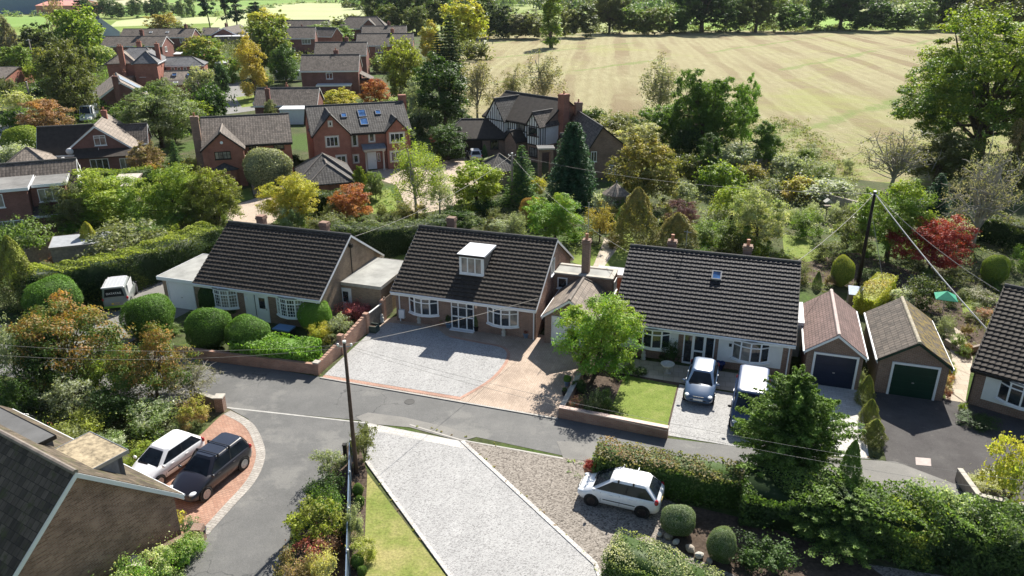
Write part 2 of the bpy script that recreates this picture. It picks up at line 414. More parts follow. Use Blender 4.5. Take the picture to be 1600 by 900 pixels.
# bungalow with the clipped bushes (left)
h=House('bungalow','buff brick bungalow with white bargeboards behind the clipped green ball bushes','bungalow',street(-36.45,40.3),AS)
h.gable(0,10.1,0,9.4,2.42,5.5,'x',BR_BUFF,TI_DARK,ie=.35,ig=.18,real=True)
h.box('front_wall',BR_BROWN,.3,9.8,.3,.345,0,2.2)
h.bow(2.3,.3,.82,2.05,1.38,4,.45,True); h.bow(7.6,.3,.82,2.1,1.38,4,.45,True)
h.door('F',.3,5.35,.85,2.0,CURT); h.box('porch_panel',WHITEW,3.95,4.75,.25,.3,.02,2.12); h.win('F',.3,4.95-.1,.15,.3,1.9,1,0,WHITE,GLASS,False,.04)
for x,y in ((1.6,6.4),(7.0,6.4)): h.chimney(x,y,.58,.5,3.6,5.55,BR_PINK,0)
h.part(MB().box(4.02,4.2,.16,.24,1.5,1.75),'wall_lamp',WHITE)
t=MB().poly([(9.935,4.1,2.9),(9.935,5.15,2.9),(9.935,5.15,4.1),(9.935,4.1,4.1)])
h.part(MB().tube([(9.95,4.75,2.4),(9.96,4.75,4.6),(10.1,4.75,4.65)],.03),'cable_duct',BLACK)
h.pipe(9.75,.16,2.2)
h.part(MB().box(9.93,10.2,4.55,4.75,4.55,4.8),'floodlight',BLACK)
# its flat-roofed side extension and garage
h.box('side_extension',BR_BUFF,9.95,12.95,3.2,8.2,0,2.25); h.flat(9.95,13.05,3.05,8.35,2.5,FELT,STONE,.22)
h.door('F',3.2,10.2,.75,1.95,WHITE,WHITE)
h.box('garage_wall',BR_BUFF,-3.05,.15,.45,5.0,0,2.1); h.flat(-3.25,.25,.15,5.2,2.42,FELT,WHITE,.24)
h.garage_door('F',.45,-1.5,2.15,1.98,CURT,WHITE,0,.08)
# middle bungalow with dormer
h=House('bungalow','brown brick bungalow with a white flat-topped dormer on its roof and the white gravel drive','bungalow',street(-22.6,43.2),AS)
h.gable(0,10.35,0,10.4,2.4,5.5,'x',BR_BROWN,TI_DARK,ie=.45,ig=.15,real=True)
h.box('gable_wall',BR_PINK,10.2,10.235,.47,9.9,0,2.1)
h.part(MB().prism([(10.2,.6,2.12),(10.2,9.8,2.12),(10.2,5.2,4.98)],(.035,0,0)),'gable_wall',BR_PINK)
h.bow(2.25,.45,.83,2.1,1.27,4,.38); h.bow(7.95,.45,.8,2.1,1.27,4,.38)
fr=MB(); x0,x1=4.28,5.92
for (a,b,c,d) in ((x0,x0+.07,0.02,2.18),(x1-.07,x1,0.02,2.18),(x0+.48,x0+.56,0.02,2.18),(x1-.56,x1-.48,0.02,2.18),(x0,x1,0.02,.1),(x0,x1,.92,1.0),(x0,x1,2.1,2.18),(x0,x1,1.62,1.67)): fr.box(a+.001,b-.001,.36,.44,c,d)
o=h.part(fr,'porch_door',WHITE); h.part(MB().poly([(x0+.03,.42,.06),(x1-.03,.42,.06),(x1-.03,.42,2.14),(x0+.03,.42,2.14)]),'pane',GLASS,o)
h.part(MB().box(x0-.05,x1+.05,.05,.43,0,.06),'door_step',WHITE,o)
# dormer
zf=3.45; ft=4.9; dx0,dx1,dy=4.38,6.15,1.85
h.part(MB().prism([(dx0+.03,dy+.03,zf-.1),(dx0+.03,dy+.03,ft-.1),(dx0+.03,dy+2.4,ft-.1)],(dx1-dx0-.06,0,0)),'dormer_wall',FENCEW)
o=h.part(MB().box(dx0,dx1,dy-.02,dy+.03,zf,ft-.06),'dormer',WHITE)
h.win('F',dy-.021,(dx0+dx1)/2,zf+.12,1.6,1.22,3,0,WHITE,GLASSC,True,.1)
R=MB().box(dx0-.1,dx1+.1,dy-.18,dy+2.35,ft-.06,ft+.07); h.part(R,'dormer_roof',plain('pale_felt',(.55,.56,.58),.7,.1,1),None)
h.part(MB().box(dx0-.13,dx1+.13,dy-.21,dy-.182,ft-.09,ft+.05),'dormer_fascia',BLACK)
h.pipe(.45,.38,2.2); h.pipe(10.1,.38,2.2); h.chimney(1.65,7.3,.58,.5,3.8,5.6,BR_BROWN,0)
h.win('R',10.236,4.4,3.2,.95,1.1,2,0,WHITE,GLASS)
o=h.part(MB().box(.4,.8,.24,.44,.3,.92),'meter_box',WHITE)
wl=h.part(MB().box(6.0,6.14,.36,.45,1.75,1.95),'porch_lamp',plain('lamp_globe',(.8,.6,.45),.4,.05))
# linked garage and parapet extension
h.gable(10.75,14.3,.0,5.2,2.05,3.35,'y',BR_BROWN,TI_LBROWN,ie=.15,ig=.2,hip=(0,1.2),gutter=WHITE,wallname='garage_wall',ridge=RIDGE)
h.garage_door('F',.2,12.5,2.15,1.98,CURT,WHITE,0,.06)
h.box('extension_wall',BR_BROWN,10.24,14.4,4.75,6.6,0,3.15); h.part(MB().box(10.24,14.45,4.65,4.95,3.16,3.26).box(10.24,14.45,6.35,6.65,3.16,3.26).box(14.15,14.45,4.96,6.34,3.16,3.26),'coping',STONE)
h.flat(10.3,14.1,5.0,6.3,3.2,FELT,STONE,.03)
h.win('F',4.75,10.9,2.1,.7,.8,1,0,WHITE,GLASS); h.win('R',14.4,5.7,1.9,1.0,.9,2)
h.chimney(12.35,5.5,.52,.5,3.2,5.55,BR_BROWN,1)
h.part(MB().tube([(12.4,5.5,5.5),(12.4,5.5,8.2)],.025,5).tube([(12.0,5.5,7.9),(12.8,5.5,7.9)],.012,4),'aerial',METAL)
h.box('rear_wall',BR_RED,12.6,15.0,8.3,9.6,0,2.0); h.flat(12.5,15.1,8.2,9.7,2.2,plain('pale_felt',(.55,.56,.58)),WHITE)
# right bungalow, white render
h=House('bungalow','white rendered bungalow with one small roof window, behind the square front lawn','bungalow',street(-7.25,42.95),AS)
h.gable(0,10.85,0,11.7,2.4,5.5,'x',BR_BROWN,TI_BLUE,ie=.42,ig=.12,real=True,barge=BLACK)
h.box('render_panel',WHITEW,.3,4.1,.375,.418,.55,2.2); h.box('render_panel',WHITEW,6.5,10.2,.375,.418,.5,2.2)
h.bow(2.55,.375,.9,2.1,1.3,4,.45); h.bow(8.4,.375,.85,2.1,1.35,4,.45)
fr=MB(); x0,x1=4.42,6.3
for (a,b,c,d) in ((x0,x0+.08,0.02,2.2),(x1-.08,x1,0.02,2.2),(x0+.52,x0+.68,0.02,2.2),(x1-.68,x1-.52,0.02,2.2),(x0,x1,0.02,.12),(x0,x1,2.1,2.2)): fr.box(a+.001,b-.001,.33,.41,c,d)
fr.box(x0+.68,x1-.68,.33,.41,.9,1.0); fr.box(x0+.68,x1-.68,.33,.41,.12,.25)
o=h.part(fr,'porch_door',WHITE); h.part(MB().poly([(x0+.04,.39,.06),(x1-.04,.39,.06),(x1-.04,.39,2.16),(x0+.04,.39,2.16)]),'pane',GLASS,o)
pt=math.atan2(3.1,5.85); h.rooflight(5.85,3.75,2.4+3.75*3.1/5.85+.02,pt,.62,.75,lift=.13)
h.chimney(2.65,6.9,.55,.5,4.3,5.7,BR_BROWN,1); h.chimney(7.55,6.9,.55,.5,4.3,5.85,BR_BROWN,1)
h.pipe(10.55,.3,2.2); h.part(MB().lathe([(.14,.0),(.12,.03),(.02,.04)],14,(7.2,-1.55,.37),'y') if 0 else MB().box(7.12,7.28,.34,.372,1.55,1.75),'house_plaque',BLACK)
h.part(MB().tube([(3.4,6.4,6.6),(3.9,6.3,6.6)],.02,4).tube([(3.6,6.4,5.6),(3.6,6.4,6.7)],.02,4),'aerial',METAL)
h.box('side_porch',WHITEW,10.73,11.35,3.4,6.6,0,2.2); h.flat(10.73,11.4,3.3,6.7,2.4,plain('pale_felt',(.55,.56,.58)),WHITE)
# two garages
h=House('garage','brick garage with a mauve tiled roof and a navy blue door','garage',street(4.1,42.85),AS)
h.gable(0,3.35,0,7.0,2.2,3.42,'y',BR_BROWN,TI_MAUVE,ie=.16,ig=.14,ridge=plain('pale_mortar_ridge',(.45,.36,.33)),ends=(1,1),bw=.15)
h.garage_door('F',.14,1.75,2.2,2.0,DKBLUE,WHITE)
h=House('garage','brick garage with a mossy lichen covered roof and a dark green door','garage',street(8.0,42.95),AS)
wo,ro=h.gable(0,3.85,0,6.8,2.2,3.5,'y',BR_BROWN,TI_MOSS,ie=.14,ig=.14,ridge=plain('lichen_ridge',(.36,.32,.24),.9,.35,5),barge=DKGREEN,bw=.13)
h.part(MB().prism([(1.93,.02,3.515),(3.83,.02,2.24),(3.83,6.78,2.24),(1.93,6.78,3.515)],(0,0,.012)),'moss_cover',TI_MOSSY,ro)
h.garage_door('F',.14,2.05,2.25,1.98,DKGREEN,WHITE)
# right edge bungalow
h=House('bungalow','white panelled bungalow at the right edge, its roof lined up with the green garage','bungalow',(25.23,37.04,0),-40)
h.gable(0,9,0,11.8,2.4,5.5,'x',BR_BROWN,TI_DARK,ie=.4,ig=.15,real=True,barge=BLACK,gutter=BLACK)
h.box('render_panel',WHITEW,.75,8.6,.355,.398,.55,2.2)
h.bow(2.6,.355,.9,2.3,1.3,4,.5,tr=.75); h.pipe(.2,.3,2.2,BLACK)
# bottom left house with big brick gable
h=House('chalet_house','brick gable end of the mossy roofed house in the bottom left corner','house',(-15.8,22.85,0),-31)
h.gable(-13,.15,-3.85,3.85,2.35,5.85,'x',BR_PINK,TI_DMOSS,ie=.3,ig=.2,real=False,ridge=RIDGE,gutter=WHITE,bw=.22)
h.part(MB().prism([(-3.55,1.05,3.0),(-3.55,1.05,4.55),(-3.55,2.5,4.55),(-3.55,2.5,3.6)],(2.25,0,0)).box(-3.55,-1.3,2.3,2.5,3.0,4.5),'dormer_wall',LEAD)
h.flat(-3.75,-1.15,.9,2.75,4.7,plain('mossy_felt',(.33,.27,.18),.95,.55,5),METAL,.14)
h.part(MB().box(-9.5,-4.3,.7,1.5,3.6,4.85),'dormer_wall',FELTD); h.flat(-9.6,-4.0,.55,1.55,5.1,FELTD,BLACK,.16)
# ------------------------------------------------ second row
def brickhouse(name,label,loc,ang,cat='house'): return House(name,label,cat,loc,ang)
STN=plain('window_stone',(.55,.5,.43),.8,.08)
h=House('red_brick_house','large red brick house with two front gables and a stone porch','house',flocal(19,6.9,93.6),19)
h.gable(0,12.2,0,9.4,4.65,7.45,'x',BR_RED,TI_GREY,ie=.35,ig=.15,barge=BLACK,gutter=BLACK)
h.gable(.05,4.75,-.5,4.7,4.6,7.2,'y',BR_RED,TI_GREY,ie=.2,ig=.2,barge=BLACK,gutter=None,ends=(1,0),wallname='gable_wall')
h.gable(8.75,11.75,-.5,3.2,4.65,6.25,'y',BR_RED,TI_GREY,ie=.2,ig=.2,barge=BLACK,gutter=None,ends=(1,0),wallname='gable_wall')
for (u,z,w,hh,nx) in ((2.4,3.3,1.4,1.15,3),(3.3,.95,1.1,1.15,2),(10.25,3.3,1.7,1.1,3),(10.2,.95,1.7,1.2,3)): h.win('F',-.3,u,z,w,hh,nx,0,WHITE,GLASS,False,.07,surround=STN)
for (u,z,w,hh) in ((2.35,5.75,.3,.5),): h.win('F',-.3,u,z,w,hh,1,0,WHITE,GLASS,False,.05,surround=STN)
for (u,z,w,hh) in ((5.15,3.05,.55,1.35),(7.25,3.45,.6,.95),(5.15,1.0,.55,.9)): h.win('F',.35,u,z,w,hh,1,0,WHITE,GLASS,False,.06,surround=STN)
h.door('F',.35,7.1,.95,2.05,CURT,WHITE,False); h.win('F',.35,7.95,.9,.35,1.1,1,0,WHITE,GLASS,False,.05)
for x in (6.25,8.4): h.part(MB().lathe([(.16,0),(.16,.12),(.11,.14),(.1,2.3),(.15,2.32),(.15,2.45)],12,(x,-.6,0)),'porch_column',STN,None,True)
h.part(MB().box(6.0,8.65,-.85,.33,2.46,2.72),'porch_beam',STN); h.part(MB().prism([(5.9,-1,2.73),(8.75,-1,2.73),(8.75,.34,3.1),(5.9,.34,3.1)],(0,0,.08)),'porch_roof',LEAD)
pk=math.atan2(2.8,4.7)
for x,y,w,l in ((4.4,2.5,.7,.8),(6.65,1.15,1.0,1.25),(6.65,2.45,1.0,1.35),(9.0-.35,2.7,.7,.8)): h.rooflight(x,y,4.65+y*2.8/4.7+.02,pk,w,l,lift=.09)
h.chimney(12.25,5.5,.9,.8,3,8.1,BR_RED,0)
# garage with pyramid roofs
h=House('garage','brick double garage with two stepped hipped roofs in front of the large red brick house','garage',flocal(19,4.2,80.9),19)
h.gable(.2,6.0,1.2,7.0,2.3,4.3,'y',BR_RED,TI_GREY,ie=.25,hip=(2.85,2.85),gutter=BLACK,ridge=RIDGE)
h.gable(.8,5.6,-1.4,5.5,2.25,3.85,'y',BR_RED,TI_GREY,ie=.25,hip=(2.35,2.35),gutter=BLACK,ridge=RIDGE,wallname='front_wall')
# J
h=House('red_brick_house','red brick house with one front gable and a tall chimney on its left end','house',flocal(17,-8.55,92.0),17)
h.gable(0,9.95,0,9.2,4.4,7.0,'x',BR_RED,TI_BROWN,ie=.35,ig=.15,barge=BLACK,gutter=BLACK)
h.gable(0,4.75,-1.85,4.6,4.3,6.3,'y',BR_RED,TI_BROWN,ie=.2,ig=.2,barge=BLACK,gutter=None,ends=(1,0),ridge=RIDGE,wallname='gable_wall')
h.win('F',-1.65,2.3,3.25,1.7,.85,4,0,BLACK,GLASSC,True); h.win('F',.35,5.5,3.65,.85,.6,2,0,BLACK); h.win('F',.35,8.4,3.6,1.2,.65,3,0,BLACK)
h.part(MB().lathe([(.17,0),(.15,.04),(.02,.05)],12,(2.35,-1.7,5.1),'y'),'gable_light',WHITE)
pts=[(2.3+1.4*math.sin(t),-1.66-.75*math.cos(t),0) for t in [PI*(-.5+i/6) for i in range(7)]]
o=h.part(MB().prism([(x,y,0) for x,y,_ in pts],(0,0,2.05)),'bay',BR_RED)
apex=(2.3,-1.66,2.85); h.part(MB().add([(x+(x-2.3)*.12,y-.12 if i not in(0,6) else y,2.06) for i,(x,y,_) in enumerate(pts)]+[apex],[(i,i+1,7) for i in range(6)]+[(0,1,2,3,4,5,6)]),'bay_roof',TI_GREY,o)
h.chimney(-.35,1.3,.85,.8,0,7.6,BR_BROWN,1); h.win('F',.35,7.2,1.0,1.4,1.1,3,0,BLACK)
# tudor house
TIM=BLACK
h=House('half_timbered_house','black and white half timbered house with a long dark roof beside the stubble field','house',flocal(-46,-78.6,70.2),-46)
h.gable(0,11.6,0,9.0,4.65,7.5,'x',BR_BROWN,TI_DARK,ie=.4,ig=.15,barge=BLACK,gutter=BLACK)
h.gable(1.0,4.9,-.5,4.5,4.4,7.25,'y',WHITEW,TI_GREY,ie=.2,ig=.2,barge=BLACK,gutter=None,ends=(1,0),wallname='gable_wall')
h.gable(9.2,11.8,-.9,3.5,4.6,6.4,'y',WHITEW,TI_BROWN,ie=.2,ig=.2,barge=BLACK,gutter=None,ends=(1,0),wallname='gable_wall',z0=2.2)
h.box('render_panel',WHITEW,4.75,11.5,.35,.397,2.5,4.5)
h.box('bay',BR_BROWN,9.5,11.5,-.6,.3,0,2.19)
tb=MB(); y=-.3
for i in range(9): 
    x=1.3+i*.41; top=4.35+max(0,2.6-abs(x-2.95)*1.46)
    tb.box(x-.055,x+.055,y-.04,y+.001,2.4,top-.3)
for zz in (2.4,4.35): tb.box(1.22,4.68,y-.05,y-.002,zz,zz+.14)
for i in range(12): x=4.9+i*.38; tb.box(x-.05,x+.05,.3,.352,2.5,4.45)
for zz in (2.45,3.35,4.4): tb.box(4.75,9.3,.29,.349,zz,zz+.12)
y=-.7
for i in range(6):
    x=9.45+i*.42; tb.box(x-.05,x+.05,y-.04,y+.001,2.2,4.55+max(0,1.6-abs(x-10.5)*1.25))
for zz in (2.2,3.3,4.5): tb.box(9.38,11.62,y-.05,y-.002,zz,zz+.13)
for yy in (-.55,-.1,.3): tb.box(11.6,11.65,yy,yy+.1,2.2,4.5)
h.part(tb,'timber_frame',TIM)
h.win('F',.29,7.3,3.5,1.3,.85,3,0,BLACK); h.win('F',-.76,10.5,3.45,1.5,1.0,3,0,BLACK); h.win('F',-.61,10.5,.7,1.4,1.2,3,0,BLACK)
h.gable(6.0,8.5,-1.7,.5,2.35,3.75,'y',BR_BROWN,TI_DARK,ie=.2,ig=.15,barge=BLACK,gutter=None,wallname='porch_wall')
h.chimney(11.9,3.4,1.0,1.1,0,8.3,BR_RED,1)
# its wing: own axis, so placed by its own empty part
def sub(h,x,y,ang):
    s=House.__new__(House); s.r=h.r; s.M=Matrix.Translation((x,y,0))@Matrix.Rotation(math.radians(ang),4,'Z'); s.wallobj=s.roofobj=None
    def part(mb,name,mat,parent=None,smooth=False):
        mb.v=[tuple(s.M@Vector(v)) for v in mb.v]; return mb.build(name,mat,parent or s.r,smooth)
    s.part=part; return s
def inlocal(h,wx,wy):
    m=Matrix.Translation(h.r.location)@Matrix.Rotation(h.r.rotation_euler[2],4,'Z'); q=m.inverted()@Vector((wx,wy,0)); return q.x,q.y
wx,wy,_=flocal(10,23.6,85.6); lx,ly=inlocal(h,wx,wy); w=sub(h,lx,ly,56)
w.gable(0,6.7,0,12.5,2.6,6.1,'y',BR_BROWN,TI_BROWN,ie=.2,ig=.2,barge=BLACK,gutter=BLACK,ridge_at=.33,wallname='wing_wall')
w.win('F',.2,1.3,2.0,.7,1.2,2,0,WHITE); w.win('F',.2,3.6,.5,1.0,1.0,2,0,WHITE); w.chimney(2.3,11.7,.9,.8,3,7.1,BR_BROWN,1)
wx,wy,_=flocal(10,21.7,87.5); lx,ly=inlocal(h,wx,wy); w=sub(h,lx,ly,56)
w.gable(0,5,0,4.4,2.8,4.7,'x',BR_BROWN,TI_DARK,ie=.2,ig=.1,barge=BLACK,gutter=BLACK,wallname='wing_wall')
gx,gy=G(693,217,2.4); lx,ly=inlocal(h,gx,gy); w=sub(h,lx,ly,49)
w.gable(0,9.0,0,7,2.4,4.4,'x',BR_BROWN,TI_DARK,ie=.3,ig=.3,barge=BLACK,gutter=BLACK,hip=(2.4,1.5),wallname='garage_wall')
w.garage_door('F',.3,2.7,4.6,2.05,plain('brown_door',(.05,.03,.022),.6),BLACK,0,.1); w.win('F',.3,6.7,.95,1.1,1.2,3,0,BLACK)
gx,gy=G(851,277); lx,ly=inlocal(h,gx,gy); w=sub(h,lx,ly,50)
w.box('gateway_wall',BR_BROWN,-.7,-.35,0,1.5,0,3.0); w.box('gateway_wall',BR_BROWN,.65,1.0,0,1.5,0,3.0); w.box('gateway_beam',BR_BROWN,-.7,1.0,0,1.5,3.002,3.3); w.flat(-.85,1.15,-.15,1.65,3.5,FELTD,STONE,.17)
# chalet F at the left edge
gx,gy=G(116,247,6.2); 
h=House('chalet_house','brick chalet house at the left edge with flat-topped white dormer windows','house',(gx,gy,0),23)
h.gable(-15,.15,-5.0,4.2,2.3,6.2,'x',BR_DRED,TI_BROWN,ie=.3,ig=.15,gutter=WHITE,wallname='wall',ridge_at=.54)
h.box('front_wall',BR_DRED,-15,-3.6,-5.1,-2.2,0,4.75); h.flat(-15.1,-3.4,-5.4,-.6,4.98,FELTG,WHITE,.25,.25)
h.box('front_wall',BR_DRED,-3.5,-.7,-4.2,-1.6,0,4.7); h.flat(-3.3,-.5,-4.5,-.6,4.95,FELTG,WHITE,.25,.2)
h.win('F',-5.1,-6.3,3.35,1.6,1.2,2,0,WHITE); h.win('F',-5.1,-9.7,3.35,1.6,1.2,2,0,WHITE); h.win('F',-4.2,-2.1,3.3,1.7,1.2,3,0,WHITE)
h.win('F',-5.1,-6.0,.5,3.2,1.6,4,0,WHITE); h.box('gable_cladding',WHITEW,.0,.04,-1.2,2.6,3.3,5.0)
gx,gy=G(32,238,4); 
h=House('outhouse','pyramid roofed outhouse just behind the left edge chalet','outhouse',(gx-2.4,gy-.5,0),20)
h.gable(0,5,0,5,2.3,4.0,'x',BR_DRED,TI_LBROWN,ie=.2,hip=(2.4,2.4),gutter=WHITE,ridge=RIDGE)
# chalet G
gx,gy=G(146,198,5.6)
h=House('chalet_house','chalet house with a big dark brick gable, one white upper window and a satellite dish','house',(gx,gy,0),18)
h.gable(-4.1,4.2,.1,9.5,2.5,5.7,'y',BR_DRED,TI_LBROWN,ie=.2,ig=.15,gutter=WHITE,ends=(1,1),bw=.22,ridge=RIDGE)
h.gable(-6.6,0,-.3,5.5,2.5,5.5,'x',BR_DRED,TI_DARK,ie=.3,ig=.15,gutter=WHITE,wallname='side_wall')
h.box('lower_wall',BR_DRED,-2.3,4.0,-1.35,.25,0,2.1); h.part(MB().prism([(-2.5,-1.7,2.15),(4.2,-1.7,2.15),(4.2,.24,2.75),(-2.5,.24,2.75)],(0,0,.1)),'lower_roof',TI_DARK)
h.win('F',.25,.35,3.3,1.3,1.2,2,.75,WHITE,GLASSC); h.win('F',-1.35,.1,.4,2.0,1.6,3,0,WHITE,GLASS); h.win('F',-1.35,2.9,.5,1.2,1.4,2)
h.gable(.3,5.0,4.5,9.0,2.5,4.6,'x',BR_DRED,TI_BROWN,ie=.2,ig=.15,gutter=WHITE,wallname='rear_wall'); h.chimney(.2,7,.6,.6,4,6.4,BR_RED,1)
h.part(MB().lathe([(.02,0),(.3,.05),(.42,.16),(.4,.17),(.28,.07),(.02,.03)],16,(-3.0,-.6,2.9),'y').tube([(-3,-.1,2.75),(-3,-.5,2.85)],.03),'satellite_dish',plain('dish_grey',(.6,.6,.6)),None,True)
# H house with external chimney
gx,gy=G(149,157,2.5)
h=House('brick_house','low brick house with a chimney stack running up the middle of its gable','house',(gx,gy,0),28)
h.gable(0,8.6,0,15,2.5,5.4,'y',BR_DRED,TI_LBROWN,ie=.2,ig=.2,gutter=WHITE,bw=.3); h.chimney(3.6,-.15,.9,.7,0,6.3,BR_DRED,1)
h.part(MB().prism([(4.5,4.4,5.36),(8.4,4.4,2.73),(8.4,10.5,2.73),(4.5,10.5,5.36)],(0,0,.05)),'solar_panel',plain('panel_glare',(.35,.42,.5),.25,.15,.5,.8))
# ------------------------------------------------ houses farther back
gx,gy=G(163,100,6)
h=House('victorian_house','tall Victorian red brick house with several chimneys and pale window surrounds','house',(-81,157.5,0),12)
h.gable(0,9.6,1.5,11,6.0,8.6,'x',BR_RED,TI_SLATE,ie=.25,hip=(3.5,3.0),barge=None,gutter=WHITE)
h.gable(-.3,5.6,.2,7,6.0,8.1,'y',BR_RED,TI_LBROWN,ie=.3,hip=(2.6,0),gutter=WHITE,wallname='front_wall',ends=(0,0))
h.gable(5.0,9.9,-1.0,7,6.05,8.2,'y',BR_RED,TI_SLATE,ie=.3,hip=(2.4,0),gutter=WHITE,wallname='front_wall',ends=(0,0))
h.chimney(3.1,.1,1.0,.7,0,9.3,BR_RED,2); h.chimney(9.3,3.5,.8,.8,5,9.4,BR_RED,1); h.chimney(4.6,9.3,.9,.8,6,9.5,BR_RED,2)
for u,z in ((4.55,3.4),(4.55,.7)): h.win('F',.5,u,z,1.0,1.8,1,.5,WHITE,GLASSC,True,.09)
for u,z in ((6.6,3.4),(7.0,.7)): h.win('F',-.7,u,z,1.1,1.8,1,.5,WHITE,GLASSC,True,.09)
h.gable(9.7,17.6,5.5,11,4.9,6.4,'x',BR_RED,TI_SLATE,ie=.25,hip=(0,2.7),gutter=WHITE,wallname='wing_wall',ends=(0,0))
for u in (11.2,12.4,13.6): h.win('F',5.75,u,3.2,.7,1.3,1,0,WHITE)
h.win('F',5.75,16,3.4,1.2,1.2,2,0,WHITE)
h.gable(10.2,18.4,-.8,5.2,2.5,4.2,'x',BR_BROWN,TI_LBROWN,ie=.2,ig=.1,gutter=BLACK,wallname='rear_wall',barge=BLACK)
for u in (12.3,15.2): h.rooflight(u,.5,2.5+1.3*.57,.52,.9,.9,lift=.2)
h.box('lower_wall',BR_RED,10.3,18,-4.2,-.7,0,2.0); h.part(MB().prism([(10.1,-4.5,2.05),(18.2,-4.5,2.05),(18.2,-.8,2.6),(10.1,-.8,2.6)],(0,0,.1)),'lower_roof',TI_DARK)
for u in (13,15.8): h.rooflight(u,-3.2,2.35,.15,.9,.7,GLASSC,.12,mat=WHITE)
h.box('bay',BR_BROWN,2.3,4.9,-2.3,-.35+.8,0,3.6); h.chimney(3.4,-1.2,.6,.6,3.6,4.6,BR_RED,1)
def row(name,label,xy,ang,L,D,ze,zr,wall,roof,wins=(),chim=None,hip=(0,0),barge=WHITE,gutter=WHITE,group=None,cat='house',axis='x',f0=0.3):
    h=House(name,label,cat,(xy[0],xy[1],0),ang,group)
    if axis=='x': h.gable(0,L,0,D,ze,zr,'x',wall,roof,ie=.3,ig=.15,hip=hip,barge=barge,gutter=gutter)
    else: h.gable(0,L,0,D,ze,zr,'y',wall,roof,ie=.2,ig=.25,hip=hip,barge=barge,gutter=gutter)
    for (f,b,u,z,w,hh,nx) in wins: h.win(f,b,u,z,w,hh,nx,0,WHITE,None,True,.09)
    if chim: h.chimney(*chim,wall,1)
    return h
# N: the pair up the lane
h=row('brick_house','two storey dark brick house with a white flat-roofed lean-to and one small upper window','-' and (-41.6,154.2),5,11.4,8.4,5.0,7.7,BR_DRED,TI_BROWN,[('F',.3,5.6,3.4,1.3,1.2,2)],(6.6,5.2,.9,.7,6,8.4))
h.box('lean_to',BR_DRED,3.3,9.8,-2.2,.25,0,2.3); h.flat(3.2,9.9,-2.4,.25,2.55,plain('pale_felt',(.55,.56,.58)),WHITE,.25)
h.box('side_wall',BR_DRED,11.25,13.4,2.5,7,0,2.8); h.part(MB().prism([(11.2,2.3,4.1),(13.7,2.3,2.8),(13.7,7.2,2.8),(11.2,7.2,4.1)],(0,0,.1)),'side_roof',TI_BROWN)
row('brick_house','two storey dark brick house just behind the one with the white lean-to','-' and (-46.4,185.5),5,12.2,8.4,5.0,7.7,BR_DRED,TI_BROWN,[('F',.3,3,3.3,1.4,1.2,2)],(7.2,5.2,.9,.7,6,8.6))
row('brick_house','two storey brick house with a white band under its long eaves','-' and (-41.8,213),4,15.2,9,5.0,7.8,BR_RED,TI_BROWN,[('F',.3,6.2,3.1,2.0,1.4,3)],(9.5,5.5,.9,.8,6,8.8))
row('brick_house','brown roofed house rising directly behind the one with the white eaves band','-' and (-46.6,247),4,13.8,9,5.0,7.8,BR_DRED,TI_BROWN,[],(8.2,5.5,.9,.8,6,8.8))
h=row('brick_house','hip roofed house with a small white edged gable, farthest back beside the wood','-' and (-62,283),4,18,11,5.0,8.8,BR_DRED,TI_BROWN,[],None,(4,4))
h.gable(8.5,14.5,-.8,6,5.5,8.2,'y',BR_DRED,TI_BROWN,ie=.2,ig=.2,gutter=None,wallname='gable_wall',ends=(1,0))
row('brick_house','small brown gabled house with a white edged red brick end','-' and (-66,262),-20,8,7,4,6.6,BR_RED,TI_BROWN,[],None)
row('long_house','long low brown roofed house behind the yellow tree','-' and (-92,296),4,24,9,4,7,BR_DRED,TI_BROWN,[],None)
row('brick_house','two storey brick house with several white windows left of the brick lane houses','-' and (-71.4,239),8,12.2,9,4.9,7.9,BR_DRED,TI_BROWN,[('F',.3,2.6,3.2,2.4,1.4,3),('F',.3,9.5,3.2,2.6,1.4,3),('F',.3,4.5,.6,3,1.6,3),('F',.3,1,.6,1.3,1.4,2)],(8,6,.4,.4,7,8.2))
h=row('brick_bungalow','low brown roofed house with an attached pale blue-white garage front','-' and (-42.6,127.3),4,10.4,7.4,2.5,4.9,BR_DRED,TI_BROWN,[],(2.6,-.1,.7,.6,0,5.2))
h.chimney(4.7,5,.35,.35,4,5.1,BR_RED,1); h.box('lean_to',plain('pale_blue_wall',(.62,.68,.72),.6,.05),5.0,10.2,-3.6,.2,0,2.3); h.flat(4.9,10.3,-3.7,.2,2.45,plain('pale_felt',(.55,.56,.58)),WHITE,.15)
row('brick_house','long brown roofed house standing behind the Victorian house','-' and (-110,212.5),3,16.2,9,4.9,7.1,BR_DRED,TI_BROWN,[('R',16.05,3,3.2,1.5,1.3,2)],(9.5,5.2,.9,.9,6,8.6))
h=row('brick_house','longest brown roofed house in the row below the pale barn','-' and (-121,246),3,22,9,4.7,7.0,BR_DRED,TI_BROWN,[('F',.3,19,3,1.6,1.3,2),('F',.3,19,.6,1.6,1.3,2)],(19,5,.8,.8,6,8.2))
for u in (6,9,14): h.rooflight(u,2.2,5.85,.5,.9,.8,GLASSC,.1,mat=WHITE)
h=House('brick_bungalow','brick bungalow with a white edged gable and two white windows near the far field','bungalow',(-108.5,288,0),2)
h.gable(0,9.6,0,21,2.6,5.0,'y',BR_DRED,TI_BROWN,ie=.2,ig=.2,bw=.35); h.win('F',.2,3,.9,2.6,1.3,3); h.win('F',.2,7.6,1.0,2.2,1.2,2); h.chimney(2.2,12,.7,.7,3,5.8,BR_DRED,1); h.gable(-5,1,3,13,2.5,4.6,'x',BR_DRED,TI_BROWN,ie=.2,ig=.2,wallname='side_wall')
h=House('barn','pale walled barn with a dark steep roof at the edge of the far fields','barn',(-145,272,0),30)
